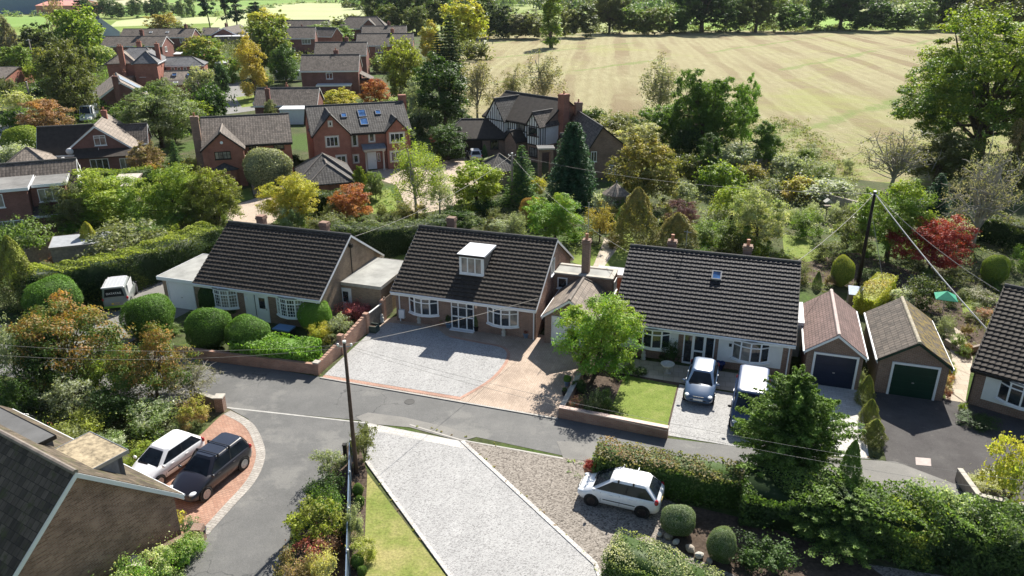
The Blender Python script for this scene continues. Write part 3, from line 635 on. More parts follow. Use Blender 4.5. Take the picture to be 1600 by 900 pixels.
h.gable(0,11,0,24,4.2,9,'y',plain('pale_blue_wall',(.62,.68,.72)),plain('barn_slate',(.03,.035,.05),.7,.2),ie=.3,ig=.2,bw=.3); h.part(MB().prism([(5.3,.1,6.0),(5.7,.1,6.0),(5.7,.1,7.2),(5.3,.1,7.2)],(0,.12,0)),'vent',BLACK)
h=House('cottage','small gabled cottage at the left edge beyond the purple leaved roof','cottage',(-152,228,0),25)
h.gable(-6,4,0,16,2.5,5.4,'y',plain('cream_wall',(.6,.5,.38),.8),TI_BROWN,ie=.2,ig=.25,bw=.2,barge=BLACK)
h=House('garden_building','low brick garage at the left edge under a purple creeper','garage',(-121,172,0),6)
h.gable(-2,13.2,-8,6,2.3,3.9,'x',BR_RED,TI_BROWN,ie=.2,ig=.2,gutter=None,barge=BLACK)
# sheds and small outbuildings
def shed(label,x,y,ang,w,d,hh,wall,roof,name='shed',tilt=.25):
    h=House(name,label,'shed',(x,y,0),ang); h.box('wall',wall,.1,w-.1,.1,d-.1,0,hh-.15); h.flat(0,w,0,d,hh,roof,wall,.15,tilt)
    dm=MB().box(w*.35,w*.35+.8,.06,.097,.02,min(1.9,hh-.3)); h.part(dm,'door',wall); return h
PFELT=plain('pale_felt',(.55,.56,.58))
gx,gy=G(75,388,2.1); shed('long grey roofed shed in the garden below the left edge chalet',gx,gy,20,4.6,2.4,2.1,FENCEW,plain('shed_roof_grey',(.35,.36,.37)))
gx,gy=G(166,292,2.2); shed('shed with a pale sloping roof half hidden by shrubs below the chalet gable',gx,gy,10,2.4,4.6,2.2,FENCEW,plain('shed_roof_beige',(.5,.46,.38)))
gx,gy=G(76,338,1.7); shed('low lean-to with a pale roof beside the left edge chalet',gx,gy,24,2.6,2.0,1.7,FENCEW,PFELT)
gx,gy=G(343,56,2.2); shed('long white roofed shed near the far bungalow',gx,gy-6,6,12,9,2.4,FENCEW,PFELT)
gx,gy=G(270,86,2.4); shed('small brick shed with a pale roof beside the Victorian house',gx,gy,10,8,4,2.6,BR_RED,PFELT)
gx,gy=G(335,100,2); shed('grey garden shed half hidden in shrubs near the lane',gx,gy,10,3,3,2.2,FENCEW,PFELT)
# summer house and pyramid roof by the tudor garden
gx,gy=G(961,332)
h=House('summer_house','small octagonal summer house with a brown roof among the shrubs','summer house',(gx,gy,0),10)
R=1.25; oc=[(R*math.cos(PI/8+k*PI/4),R*math.sin(PI/8+k*PI/4)) for k in range(8)]
h.part(MB().prism([(x*.85,y*.85,0) for x,y in oc],(0,0,2.0)),'wall',FENCEW); h.part(MB().add([(x*1.15,y*1.15,2.0) for x,y in oc]+[(0,0,3.1)],[(i,(i+1)%8,8) for i in range(8)]+[tuple(range(8))[::-1]]),'roof',TI_LBROWN)
h.part(MB().tube([(0,0,3.05),(0,0,3.3)],.05),'finial',LEAD)
gx,gy=G(780,290)
h=House('gazebo','garden pavilion with a steep hipped grey roof behind the wooden pole','gazebo',(gx,gy,0),25)
h.gable(-2,2,-2,2,2.1,3.7,'x',FENCEW,TI_GREY,ie=.3,hip=(1.95,1.95),gutter=None,ridge=RIDGE)
# industrial sheds far away
for i,(px,py,w,hgt,c,lab) in enumerate([(25,22,60,16,(.18,.25,.36),'wide blue-grey industrial shed far away at the top left'),(68,19,34,14,(.3,.36,.44),'pale grey industrial shed far away, right of the wide blue one'),(90,24,24,8,(.45,.2,.16),'reddish low industrial shed far away')]):
    x,y=G(px,py); h=House('industrial_shed',lab,'industrial shed',(x,y,0),5)
    h.gable(-w/2,w/2,0,40,hgt*.7,hgt,'x',plain('shed_wall_%d'%i,c),plain('shed_roof_%d'%i,sc(c,1.4)),barge=None,gutter=None)
# ---------------------------------------------------------------- ground
def sheet(name,pts,z,mat,street_=False,px=True,kind='structure'):
    P=[G(*p) for p in pts] if px else ([street(*p)[:2] for p in pts] if street_ else pts)
    import bmesh
    bm=bmesh.new(); vs=[bm.verts.new((x,y,z)) for x,y in P]; f=bm.faces.new(vs)
    if f.normal.z<0: f.normal_flip()
    bm.normal_update(); f.normal_update()
    if f.normal.z<0: f.normal_flip()
    bmesh.ops.triangulate(bm,faces=bm.faces)
    me=bpy.data.meshes.new(name); bm.to_mesh(me); bm.free(); me.materials.append(mat)
    o=bpy.data.objects.new(name,me); COL.objects.link(o); o['kind']=kind; return o
def smooth(pts,n=6,closed=True):
    out=[];N=len(pts)
    for i in range(N if closed else N-1):
        p0,p1,p2,p3=[pts[(i+k)%N] if closed else pts[max(0,min(N-1,i+k))] for k in (-1,0,1,2)]
        for j in range(n):
            t=j/n; out.append(tuple(.5*((2*p1[a])+(-p0[a]+p2[a])*t+(2*p0[a]-5*p1[a]+4*p2[a]-p3[a])*t*t+(-p0[a]+3*p1[a]-3*p2[a]+p3[a])*t**3) for a in (0,1)))
    if not closed: out.append(pts[-1])
    return out
def ground_mat(name,stops,scale,detail=8,rough=.95,fine=None,bumpd=.03,coords='Object',rot=0,stretch=(1,1,1),spec=.15,patch=None):
    t=NT(name); v=t.mapping(t.coord(coords),stretch,(0,0,rot)); n=t.noise(v,scale,detail,.65)
    col=t.ramp(n,stops)
    if patch:
        f=t.ramp(t.noise(v,patch[1],5,.6),[(patch[2],0.),(patch[2]+patch[3],1.)]); col=t.mix(f,col,patch[0])
    if fine:
        n2=t.noise(t.coord(coords),fine[0],3,.7); k=t.ramp(n2,[(.25,1-fine[1]),(.75,1+fine[1])]); col=t.mix(1,col,k,'MULTIPLY'); t.bump(n2,.6,bumpd)
    return t.done(col,rough,spec)
def asphalt():
    t=NT('asphalt'); v=t.coord('Object'); n=t.noise(v,.45,9,.7); col=t.ramp(n,[(.3,(.108,.108,.105)),(.5,(.133,.132,.128)),(.72,(.165,.162,.155))])
    f=t.ramp(t.noise(v,.2,6,.65),[(.54,0.),(.6,.8)]); col=t.mix(f,col,(.19,.186,.174))
    wl=t.noise(t.mapping(v,(.25,3,1),(0,0,-ST)),.6,6,.6); col=t.mix(t.ramp(wl,[(.55,0.),(.7,.35)]),col,(.12,.12,.118))
    vo=t.new('TexVoronoi',feature='DISTANCE_TO_EDGE'); vo.inputs['Scale'].default_value=.35; w=t.new('VectorMath',operation='ADD'); nn=t.new('TexNoise'); nn.inputs['Scale'].default_value=1.5; t.link(v,nn.inputs['Vector']); t.link(v,w.inputs[0]); t.link(nn.outputs['Color'],w.inputs[1]); t.link(w.outputs[0],vo.inputs['Vector'])
    cr=t.math('MULTIPLY',t.ramp(vo.outputs['Distance'],[(0,1.),(.012,0.)]),t.ramp(t.noise(v,.15,3),[(.5,0.),(.56,1.)])); col=t.mix(cr,col,(.07,.07,.07))
    n2=t.noise(v,26,3,.7); k=t.ramp(n2,[(.25,.74),(.75,1.26)]); col=t.mix(1,col,k,'MULTIPLY'); t.bump(n2,.6,.01)
    return t.done(col,.75,.2)
ASPH=asphalt()
ASPHD=ground_mat('dark_asphalt',[(.3,(.06,.055,.055)),(.7,(.1,.095,.092))],.6,9,.9,(28,.3),.01,patch=((.14,.13,.12),.8,.62,.1))
ASPHF=ground_mat('worn_asphalt',[(.3,(.17,.165,.155)),(.7,(.25,.24,.22))],.5,9,.9,(28,.2),.01)
def gravel(name,c0,c1,c2,s,big):
    t=NT(name); v=t.coord('Object'); vo=t.new('TexVoronoi'); vo.inputs['Scale'].default_value=s; t.link(v,vo.inputs['Vector'])
    sp=t.new('SeparateColor'); t.link(vo.outputs['Color'],sp.inputs[0])
    col=t.ramp(sp.outputs[0],[(0,c0),(.3,c1),(1,c2)]); k=t.ramp(t.noise(v,big,6,.7),[(.3,.9),(.7,1.06)])
    col=t.mix(1,col,k,'MULTIPLY'); tr=t.noise(t.mapping(v,(1.1,.1,1),(0,0,.55)),.9,5,.6); col=t.mix(1,col,t.ramp(tr,[(.35,.94),(.62,1.03)]),'MULTIPLY'); h=t.math('SUBTRACT',1,vo.outputs['Distance']); t.bump(h,.8,.02)
    return t.done(col,.9,.2)
GRAVW=gravel('white_gravel',(.21,.205,.2),(.345,.34,.335),(.44,.435,.425),22,.8)
GRAVB=gravel('brown_gravel',(.09,.078,.066),(.2,.175,.15),(.34,.305,.265),16,.5)
def pav(name,c1,c2,m,bw,bh,rot,blotch=.3):
    t=NT(name); v=t.mapping(t.coord('Object'),(1,1,1),(0,0,rot)); b=t.new('TexBrick'); t.link(v,b.inputs['Vector'])
    b.inputs['Scale'].default_value=1; b.inputs['Brick Width'].default_value=bw; b.inputs['Row Height'].default_value=bh; b.inputs['Mortar Size'].default_value=.012
    for k,c in (('Color1',c1),('Color2',c2),('Mortar',m)): b.inputs[k].default_value=c+(1,)
    k=t.ramp(t.noise(v,.6,7,.7),[(.3,1-blotch),(.7,1+blotch*.5)]); col=t.mix(1,b.outputs['Color'],k,'MULTIPLY')
    t.bump(t.math('SUBTRACT',1,b.outputs['Fac']),.5,.01); return t.done(col,.85,.2)
PAVB=pav('beige_block_paving',(.44,.34,.265),(.52,.41,.325),(.3,.24,.19),.2,.1,-ST+PI/4)
PAVR=pav('red_block_paving',(.37,.205,.145),(.46,.28,.205),(.25,.16,.12),.22,.11,.3)
PAVE=pav('red_edging_blocks',(.44,.25,.19),(.5,.31,.24),(.3,.2,.15),.2,.1,-ST)
PAVG=pav('grey_block_edging',(.36,.33,.3),(.44,.41,.37),(.25,.23,.2),.3,.15,-ST)
PAVS=pav('pale_sett_strip',(.5,.48,.45),(.58,.56,.53),(.35,.33,.31),.45,.22,-ST,.2)
PAVY=pav('beige_court_paving',(.46,.37,.29),(.53,.43,.34),(.34,.28,.22),.2,.1,.4,.2)
SLAB=pav('paving_slabs',(.42,.36,.28),(.48,.41,.33),(.28,.24,.2),.6,.6,.2,.25)
LAWN=ground_mat('lawn_grass',[(.3,(.12,.17,.03)),(.5,(.17,.22,.045)),(.7,(.23,.25,.075))],1.1,10,.95,(16,.4),.05)
LAWNY=ground_mat('dry_lawn_grass',[(.3,(.12,.17,.03)),(.45,(.2,.22,.06)),(.6,(.3,.27,.11)),(.75,(.33,.29,.13))],.45,9,.95,(9,.35),.04)
GARDEN=ground_mat('garden_soil_and_plants',[(.3,(.035,.045,.02)),(.5,(.07,.085,.03)),(.62,(.1,.09,.055)),(.8,(.14,.12,.085))],.35,10,.95,(3.5,.45),.1,patch=((.06,.1,.02),.12,.5,.1))
SOIL=ground_mat('garden_soil',[(.3,(.05,.035,.025)),(.7,(.12,.09,.07))],1.2,9,.95,(7,.4),.05)
ROADFAR=ground_mat('pale_lane',[(.3,(.2,.195,.185)),(.7,(.27,.265,.25))],.1,7,.9)
# the base sheet, out to the horizon
def fieldland():
    t=NT('far_fields'); v=t.coord('Object')
    n=t.noise(v,.004,3,.5); f=t.ramp(n,[(.4,(.17,.24,.05)),(.5,(.25,.3,.1)),(.6,(.32,.34,.15)),(.7,(.2,.26,.06))]); k=t.ramp(t.noise(v,.08,8,.7),[(.3,.85),(.7,1.12)])
    return t.done(t.mix(1,f,k,'MULTIPLY'),.95,.1)
sheet('ground',[(-4500,-60),(4500,-60),(4500,6500),(-4500,6500)],0,fieldland(),px=False)
sheet('garden_ground',[(-125,8),(90,8),(90,95),(40,120),(0,150),(-5,330),(-75,335),(-200,330),(-190,200)],.004,GARDEN,px=False)
# stubble field
def stubble():
    t=NT('stubble_field'); v=t.coord('Object'); x=t.new('SeparateXYZ'); t.link(v,x.inputs[0]); X,Y=x.outputs[0],x.outputs[1]
    big=t.noise(v,.03,7,.7); fine=t.noise(t.mapping(v,(1,.3,1),(0,0,.1)),.55,9,.8)
    fb=t.math('SUBTRACT',fine,.5); bb=t.math('SUBTRACT',big,.5)
    a=t.math('ADD',t.math('SUBTRACT',X,t.math('MULTIPLY',Y,.125)),t.math('ADD',t.math('MULTIPLY',bb,3.5),t.math('MULTIPLY',fb,1.6)))
    cv=t.new('CombineXYZ'); t.link(t.math('MULTIPLY',a,.16),cv.inputs[0]); t.link(t.math('MULTIPLY',Y,.011),cv.inputs[1])
    st=t.noise(cv.outputs[0],1.0,2,.5)
    wv=t.math('SINE',t.math('MULTIPLY',t.math('ADD',a,t.math('MULTIPLY',t.math('SUBTRACT',st,.5),9)),2*PI/13))
    m=t.ramp(t.math('ADD',wv,t.math('MULTIPLY',fb,.9)),[(.45,0.),(.72,1.)])
    m=t.math('MAXIMUM',t.math('MULTIPLY',m,t.ramp(t.noise(v,.021,4,.6),[(.4,0.),(.52,1.)])),t.ramp(t.math('ADD',st,t.math('MULTIPLY',fb,.3)),[(.56,0.),(.66,.9)]))
    m=t.math('MULTIPLY',m,t.ramp(fine,[(.2,.55),(.6,1.)]))
    base=t.mix(t.ramp(fine,[(.33,0.),(.67,1.)]),(.26,.23,.12),(.41,.375,.22))
    rw=t.math('MULTIPLY',t.math('ADD',t.math('SINE',t.math('MULTIPLY',a,2*PI/2.7)),1),.17); base=t.mix(rw,base,(.24,.2,.1))
    base=t.mix(t.ramp(big,[(.35,.5),(.6,0.)]),base,(.33,.29,.16))
    col=t.mix(t.math('MULTIPLY',m,t.ramp(t.noise(v,.011,4,.6),[(.35,.35),(.6,.95)])),base,(.215,.16,.09))
    gr=t.ramp(t.math('ADD',t.noise(v,.022,8,.7,.6),t.math('MULTIPLY',fb,.25)),[(.52,0.),(.66,.6)]); col=t.mix(gr,col,(.3,.32,.1))
    bl=t.math('ADD',t.math('SUBTRACT',t.math('MULTIPLY',X,.743),t.math('MULTIPLY',Y,.669)),t.math('ADD',t.math('MULTIPLY',fb,6),t.math('MULTIPLY',bb,14)))
    g=t.ramp(t.math('ABSOLUTE',t.math('SINE',t.math('MULTIPLY',t.math('ADD',bl,83),PI/38))),[(0,.9),(.06,.7),(.14,0.)])
    g=t.math('MULTIPLY',g,t.ramp(t.noise(v,.026,3,.6),[(.44,0.),(.52,1.)])); col=t.mix(t.math('MULTIPLY',g,t.ramp(fine,[(.3,.2),(.6,1.)])),col,(.17,.235,.06))
    nr=t.new('MapRange'); nr.inputs[1].default_value=82; nr.inputs[2].default_value=135; nr.inputs[3].default_value=.85; nr.inputs[4].default_value=0
    t.link(t.math('ADD',Y,t.math('MULTIPLY',bb,70)),nr.inputs[0])
    n2=t.noise(t.mapping(v,(.5,1.2,1),(0,0,.35)),.35,8,.75)
    col=t.mix(t.math('MULTIPLY',nr.outputs[0],t.ramp(n2,[(.44,0.),(.58,1.)])),col,(.24,.32,.06))
    t.bump(fine,1,.5)
    return t.done(col,.95,.1)
sheet('stubble_field',[(-12,150),(-6,128),(14,112),(24,100),(34,92),(48,84),(72,74),(110,66),(230,150),(330,290),(250,362),(150,352),(60,345),(10,338),(-12,330),(-16,240)],.012,stubble(),px=False)
sheet('bright_meadow',[(60,356),(320,372),(420,520),(60,490)],.012,ground_mat('meadow_grass',[(.3,(.15,.27,.03)),(.7,(.22,.33,.05))],.05,6),px=False)
FG=ground_mat('green_field',[(.3,(.16,.27,.055)),(.7,(.22,.32,.09))],.02,6); FP=ground_mat('pale_green_field',[(.3,(.36,.4,.19)),(.7,(.44,.46,.25))],.015,7); FB=ground_mat('straw_field',[(.3,(.42,.4,.25)),(.7,(.5,.46,.3))],.015,7)
sheet('green_field',[(-30,42),(80,42),(80,24),(-30,25)],.012,FG)
sheet('pale_field',[(170,42),(335,36),(340,27),(250,25),(182,33)],.012,FP)
sheet('pale_field',[(325,45),(570,40),(572,6),(470,5),(390,12),(345,26)],.016,FP)
sheet('green_field',[(170,26),(345,23),(390,11),(330,7),(240,6),(160,10)],.014,FG)
sheet('straw_field',[(-20,12),(120,14),(240,5),(240,0),(-20,0)],.012,FB)
sheet('pale_field',[(240,4),(330,6),(390,10),(470,3),(575,4),(575,-4),(240,-4)],.012,FG)
# roads and drives
R_=lambda pts,name,z,mat: sheet(name,pts,z,mat,True,False)
road=R_([(-62,34.2),(-40,34.9),(-8.5,34.75),(-2.5,34.6),(8.0,35.6),(9.3,35.3),(13,33.2),(40,33.2),(40,29.6),(13,31.6),(-5,31.3),(-13,31.7),(-18.2,31.3),(-26.5,30.1),(-33,29.2),(-62,29)],'road',.014,ASPH)
sheet('side_road',[(355,637),(570,660),(560,690),(545,700),(500,760),(455,820),(440,960),(250,960),(320,832),(362,790),(396,750),(410,712),(404,682),(388,655)],.018,ASPH)
jl=[G(*p) for p in ((357,638),(460,650),(572,661))]
sheet('junction_line',[(355,636.5),(460,648),(573,660.5),(573,662.2),(460,649.8),(355,638.3)],.024,ground_mat('pale_joint',[(.3,(.36,.35,.33)),(.7,(.5,.49,.46))],3,6))
sheet('road_patch',[(556,652),(575,645),(630,652),(700,668),(745,683),(720,690),(640,668),(570,662)],.022,ASPHF)
sheet('road_patch',[(870,690),(930,690),(985,702),(940,724),(880,716)],.022,ASPHF)
sheet('road_patch',[(1290,715),(1400,722),(1500,760),(1480,790),(1400,775),(1300,745)],.026,ASPHF)
drive=smooth([(300,690),(355,645),(388,664),(402,690),(405,716),(390,752),(350,795),(318,832),(290,850),(262,812),(232,772),(205,742)],5)
sheet('red_brick_drive',drive,.03,PAVR)
# edging of the red drive
def strip(name,pts,wd,z,mat,hh=None,px=True,closed=False):
    P=[Vector((*(G(*p) if px else p),0)) for p in pts]; mb=MB(); L=[];Rr=[]
    for i,p in enumerate(P):
        t=(P[min(i+1,len(P)-1)]-P[max(i-1,0)]).normalized(); nrm=Vector((-t.y,t.x,0)); L.append(p+nrm*wd/2); Rr.append(p-nrm*wd/2)
    for i in range(len(P)-1):
        q=[L[i],L[i+1],Rr[i+1],Rr[i]]
        if hh: mb.prism([(v.x,v.y,0.001) for v in q],(0,0,hh))
        else: mb.poly([(v.x,v.y,z) for v in q])
    o=mb.build(name,mat); o['kind']='structure'; return o
strip('drive_edging',smooth([(355,645),(388,664),(403,690),(407,716),(392,752),(352,797),(318,835)],5,False),.45,.036,PAVG)
gb=[(507,586),(721,621)]+smooth([(721,621),(768,592),(792,562),(786,545),(745,536),(702,527),(685,516),(660,511),(607,504)],5,False)[1:]+[(578,520)]
R_([(-23.1,34.85),(-8.55,34.75),(-8.5,42.0),(-8.6,43.7),(-12.3,44.5),(-22.6,44.5),(-23.2,43.6)],'beige_paved_drive',.02,PAVB)
sheet('white_gravel_drive',gb,.028,GRAVW)
strip('drive_edging',[(505,588.5),(721,623.5)],.28,.034,PAVE); strip('drive_edging',smooth([(721,622),(768,593),(793,562),(787,544),(745,535),(702,526)],5,False),.2,.035,PAVE)
strip('kerb',[street(s,n)[:2] for s,n in ((-23.2,34.72),(-8.5,34.62))],.12,0,plain('kerb_concrete',(.35,.33,.3)),.06,False)
big=[(577,672),(737,704),(935,885),(960,1000),(760,1000),(703,900),(572,722)]
sheet('white_gravel_drive',big,.028,GRAVW)
strip('drive_edging',[(573,722),(703,900),(735,945)],.16,.033,PAVS,.07); strip('drive_edging',[(722,690),(737,704),(930,882),(940,910)],.2,.034,PAVS,.06)
sheet('sett_strip',[(572,661),(716,689),(737,704),(579,673)],.032,PAVS)
sheet('brown_gravel_track',[(722,690),(800,701),(940,726),(1060,790),(1280,870),(1600,920),(1750,1000),(960,1000),(935,885)],.024,GRAVB)
strip('kerb',[(640,664),(720,688),(800,702),(880,717)],.1,0,plain('kerb_concrete',(.35,.33,.3)),.03)
sheet('lawn',[(574,740),(700,905),(740,985),(565,985),(568,900)],.03,LAWNY)
sheet('soil_bed',[(560,690),(574,740),(568,900),(560,985),(440,985),(470,830),(505,752),(545,695)],.028,SOIL)
sheet('soil_bed',[(1035,820),(1075,790),(1180,815),(1330,865),(1420,930),(1300,960),(1150,900),(1060,862)],.03,SOIL)
# right bungalow's plot
R_([(-8.3,35.0),(-2.6,34.85),(-2.6,42.9),(-8.3,42.9)],'soil_bed',.02,SOIL)
R_([(-6.0,35.3),(-2.75,35.0),(-2.75,40.3),(-5.9,40.6)],'lawn',.026,LAWN)
R_([(-2.65,34.85),(2.6,34.9),(3.4,40.3),(-2.65,40.5)],'white_gravel_drive',.024,GRAVW)
R_([(-7.2,40.8),(3.5,40.5),(3.6,42.9),(-7.2,42.9)],'stone_path',.03,SLAB)
R_([(4.0,35.3),(7.2,35.8),(7.4,43.0),(4.1,43.0)],'paved_drive',.022,PAVS)
R_([(8.0,35.6),(9.4,35.3),(13.2,33.4),(40,33.4),(40,40),(13.6,43.6),(7.9,43.2)],'dark_asphalt_drive',.02,ASPHD)
sheet('stone_path',[(1475,600),(1488,560),(1470,500),(1505,520),(1520,560),(1508,630),(1478,625)],.026,SLAB)
R_([(-37.7,33.9),(-37.3,41),(-40.2,41),(-41.6,50),(-47,50),(-43,40),(-43.5,33.9)],'worn_drive',.02,ASPHF)
sheet('square_drain_cover',[(1430,715),(1454,717),(1455,729),(1431,727)],.03,plain('drain_cover',(.3,.24,.22)))  # flat pinkish drain cover in the dark drive
# second row
sheet('paved_court',[(575,268),(604,262),(650,262),(700,250),(742,243),(760,252),(745,290),(705,325),(650,335),(632,318),(620,290),(590,280)],.012,PAVY)
sheet('paved_court',[(362,322),(420,303),(434,303),(440,338),(420,352),(352,345)],.012,PAVY)
sheet('garden_path',[(392,286),(408,287),(412,304),(396,304)],.014,SLAB)
for li_,pts in enumerate(([(365,300),(392,293),(396,310),(366,318)],[(408,290),(418,290),(419,306),(411,306)],[(575,300),(610,296),(625,330),(580,335)],[(700,312),(735,312),(745,330),(705,332)],[(603,385),(640,380),(640,415),(600,412)],[(885,380),(945,388),(985,405),(975,440),(895,410)],[(930,385),(985,360),(1000,400),(960,430)],[(1222,366),(1262,372),(1300,400),(1260,410),(1225,395)],[(1500,455),(1545,455),(1570,470),(1505,490)],[(58,235),(80,230),(84,255),(55,262)],[(368,152),(400,148),(403,165),(378,168)],[(545,165),(600,150),(640,158),(640,185),(560,178)],[(600,152),(680,148),(672,172),(605,176)],[(128,148),(150,144),(150,155),(128,156)],[(280,58),(330,52),(345,62),(280,66)])):
    sheet('lawn',pts,.011 if li_%2 else .0148,LAWN)
sheet('stone_path',[(945,372),(975,365),(962,392),(938,425),(925,420)],.018,SLAB)
sheet('lane',[(355,128),(384,128),(392,150),(402,172),(345,180),(352,150)],.012,ROADFAR)
sheet('lane',[(60,110),(74,108),(60,150),(30,190),(8,235),(-60,300),(-80,260),(0,195),(38,158)],.012,ROADFAR)
sheet('soil_bed',[(1240,400),(1340,395),(1560,470),(1600,500),(1600,560),(1500,540),(1480,500),(1350,450),(1250,440)],.009,SOIL)
# ---------------------------------------------------------------- vehicles
def paint(name,c,rough=.25):
    if name in MATS: return MATS[name]
    t=NT(name); n=t.noise(t.coord(),6,4); col=t.ramp(n,[(.3,sc(c,.93)),(.7,sc(c,1.05))]); t.b.inputs['Coat Weight'].default_value=.7; t.b.inputs['Coat Roughness'].default_value=.05
    MATS[name]=t.done(col,rough+.1,.5); return MATS[name]
CGL=glass('car_glass',(.01,.014,.02),.05); CGL.node_tree.nodes['Principled BSDF'].inputs['Specular IOR Level'].default_value=.3; RUBBER=plain('tyre_rubber',(.018,.018,.018),.85); RIMS=plain('alloy',(.45,.45,.46),.3,.05,3,.5,.8); RIMD=plain('dark_alloy',(.06,.05,.05),.35,.05,3,.5,.6)
HEADL=plain('headlight_lens',(.62,.66,.7),.12,.1,8,.8); TAIL=plain('tail_lamp_red',(.4,.01,.012),.15,.1,8,.8); TRIM=plain('black_trim',(.015,.015,.016),.5); PLW=plain('white_plate',(.75,.75,.72),.5,.03); PLY=plain('yellow_plate',(.75,.5,.04),.5,.03)
def ell(c,r,n=12,m=7):
    mb=MB(); mb.lathe([(max(.001,math.sin(PI*i/m)),-math.cos(PI*i/m)) for i in range(m+1)],n); mb.v=[(c[0]+v[0]*r[0],c[1]+v[1]*r[1],c[2]+v[2]*r[2]) for v in mb.v]; return mb
def car(name,label,cat,x,y,deg,L=3.9,W=1.68,Hh=1.45,col=None,z=0,cowl=.25,rf=.43,rr=.86,tail=.985,hood=.93,belt=.93,wr=.3,wb=(.19,.81),rims=None,barmat=None,bars=False,strip=False,frontplate=True,glass_side=2,van=False,deckz=None,roofmat=None,black_bumper=False,sidewin=None):
    r=thing(name,label,cat,(x,y,z),math.radians(deg)); w=W/2
    X=lambda t:L*(.5-t)          # t 0 front .. 1 rear
    st=[(0,.70,.34,.5,.54),(.02,.80,.26,.55,.6),(.06,.90,.22,.62,.70),(.12,.965,.2,.70,.78),(.2,.99,.2,belt-.1,hood-.04),(cowl+.04,1,.2,belt,hood+.03),(.5,1,.2,belt,belt),(.75,1,.2,belt+.02,belt),(.9,.985,.22,belt+.02,belt+.02),(.96,.95,.26,belt-.02,belt+.02),(.99,.87,.33,belt-.06,belt-.03),(1,.8,.36,belt-.1,belt-.08)]
    vs=[];fs=[]
    for (t,k,zb,zs,zt) in st:
        ww=w*k; half=[(ww*.75,zb),(ww*.95,zb+.06),(ww*.99,zb+(zs-zb)*.35),(ww,zb+(zs-zb)*.62),(ww*.975,zs-.07),(ww*.9,zs),(ww*.55,zt+.025),(0,zt+.035)]
        full=[(-a,b) for a,b in half]+[(a,b) for a,b in half[-2::-1]]
        vs+=[(X(t),a,b) for a,b in full]
    m=15
    for i in range(len(st)-1):
        for j in range(m-1): fs.append((i*m+j,(i+1)*m+j,(i+1)*m+j+1,i*m+j+1))
        fs.append((i*m+m-1,(i+1)*m+m-1,(i+1)*m,i*m))
    fs.append(tuple(range(m))); fs.append(tuple(range((len(st)-1)*m,len(st)*m)))
    body=MB().add(vs,fs).build('body',col,r,True)
    # greenhouse
    zb,zt=belt-.03,Hh; fx=lambda f:X(cowl)+(X(rf)-X(cowl))*f; rx=lambda f:X(tail)+(X(rr)-X(tail))*f; hw=lambda f:w*(.93-(.22 if not van else .1)*f)
    def ring(f,z,s=1):
        a,b,h,c=fx(f),rx(f),hw(f)*s,.12
        return [(a-.0,-h+c*1.6,z),(a-c*1.6,-h,z),(b+c,-h,z),(b,-h+c*1.6,z),(b,h-c*1.6,z),(b+c,h,z),(a-c*1.6,h,z),(a,h-c*1.6,z)]
    g=MB(); R0,R1=ring(0,zb),ring(1,zt-.07); cx=(fx(1)+rx(1))/2
    R2=[(cx+(p[0]-cx)*.93,p[1]*.88,zt-.015) for p in R1]; R3=[(cx+(p[0]-cx)*.55,p[1]*.5,zt) for p in R1]
    g.add(R0+R1+R2+R3,[(k*8+i,k*8+(i+1)%8,(k+1)*8+(i+1)%8,(k+1)*8+i) for k in range(3) for i in range(8)]+[tuple(range(24,32))])
    cb=g.build('cabin',col,r,False); bv=cb.modifiers.new('Bevel','BEVEL'); bv.width=.07; bv.segments=3; bv.limit_method='ANGLE'; bv.angle_limit=.3; cb.data.polygons.foreach_set('use_smooth',[True]*len(cb.data.polygons))
    roof=None
    if roofmat: roof=MB().add([(p[0],p[1],p[2]+.012) for p in R2+R3],[(i,(i+1)%8,8+(i+1)%8,8+i) for i in range(8)]+[tuple(range(8,16))]).build('roof',roofmat,r,True)
    Z=lambda f:zb+(zt-.07-zb)*f
    def quad(A,nm,mat,off): 
        A=[Vector(a) for a in A]; n=(A[1]-A[0]).cross(A[2]-A[0]).normalized(); c=Vector((X(.6),0,1.0))
        if n.dot(A[0]-c)<0: n=-n
        return MB().poly([a+n*off for a in A]).build(nm,mat,r)
    f0,f1=.04,.96
    quad([(fx(f0),-hw(f0)+.11,Z(f0)),(fx(f0),hw(f0)-.11,Z(f0)),(fx(f1),hw(f1)-.15,Z(f1)),(fx(f1),-hw(f1)+.15,Z(f1))],'windscreen',CGL,.008)
    if not van or deckz: quad([(rx(.2),-hw(.2)+.14,Z(.2)),(rx(.2),hw(.2)-.14,Z(.2)),(rx(f1),hw(f1)-.18,Z(f1)),(rx(f1),-hw(f1)+.18,Z(f1))],'rear_window',CGL,.008)
    MB().obox((fx(.0)+.05,-hw(0)*.75,Z(0)+.0),(-.02,0,.015),(0,hw(0)*.8,0),(-.05,0,.05)).build('wiper',TRIM,r)
    lo,hi=.05,.92
    for sg in (-1,1):
        segs=sidewin if sidewin else ([(.02,.49),(.52,.97)] if glass_side==2 else [(0,.34),(.36,.68),(.7,1)])
        def pt(q,f):
            xa=fx(f)-.16; xb=rx(f)+.15; return (xa+(xb-xa)*q,sg*hw(f),Z(f))
        if not sidewin: quad([pt(0,lo),pt(1,lo),pt(1,hi),pt(0,hi)],'window_surround',TRIM,.004)
        for (a,b) in segs:
            quad([pt(a,lo),pt(b,lo),pt(b,hi),pt(a,hi)],'side_window',CGL,.007)
        ell((fx(0)-.12,sg*(w+.09),belt+.06),(.07,.11,.075)).build('wing_mirror',TRIM if van else col,r,True)
        hl=ell((X(.055),sg*w*.73,.62*hood/.93),(.2,.14,.06)); hl.build('headlight',HEADL,r,True)
        ell((X(.965),sg*w*.86,belt-.08),(.1,.12,.14)).build('taillight',TAIL,r,True)
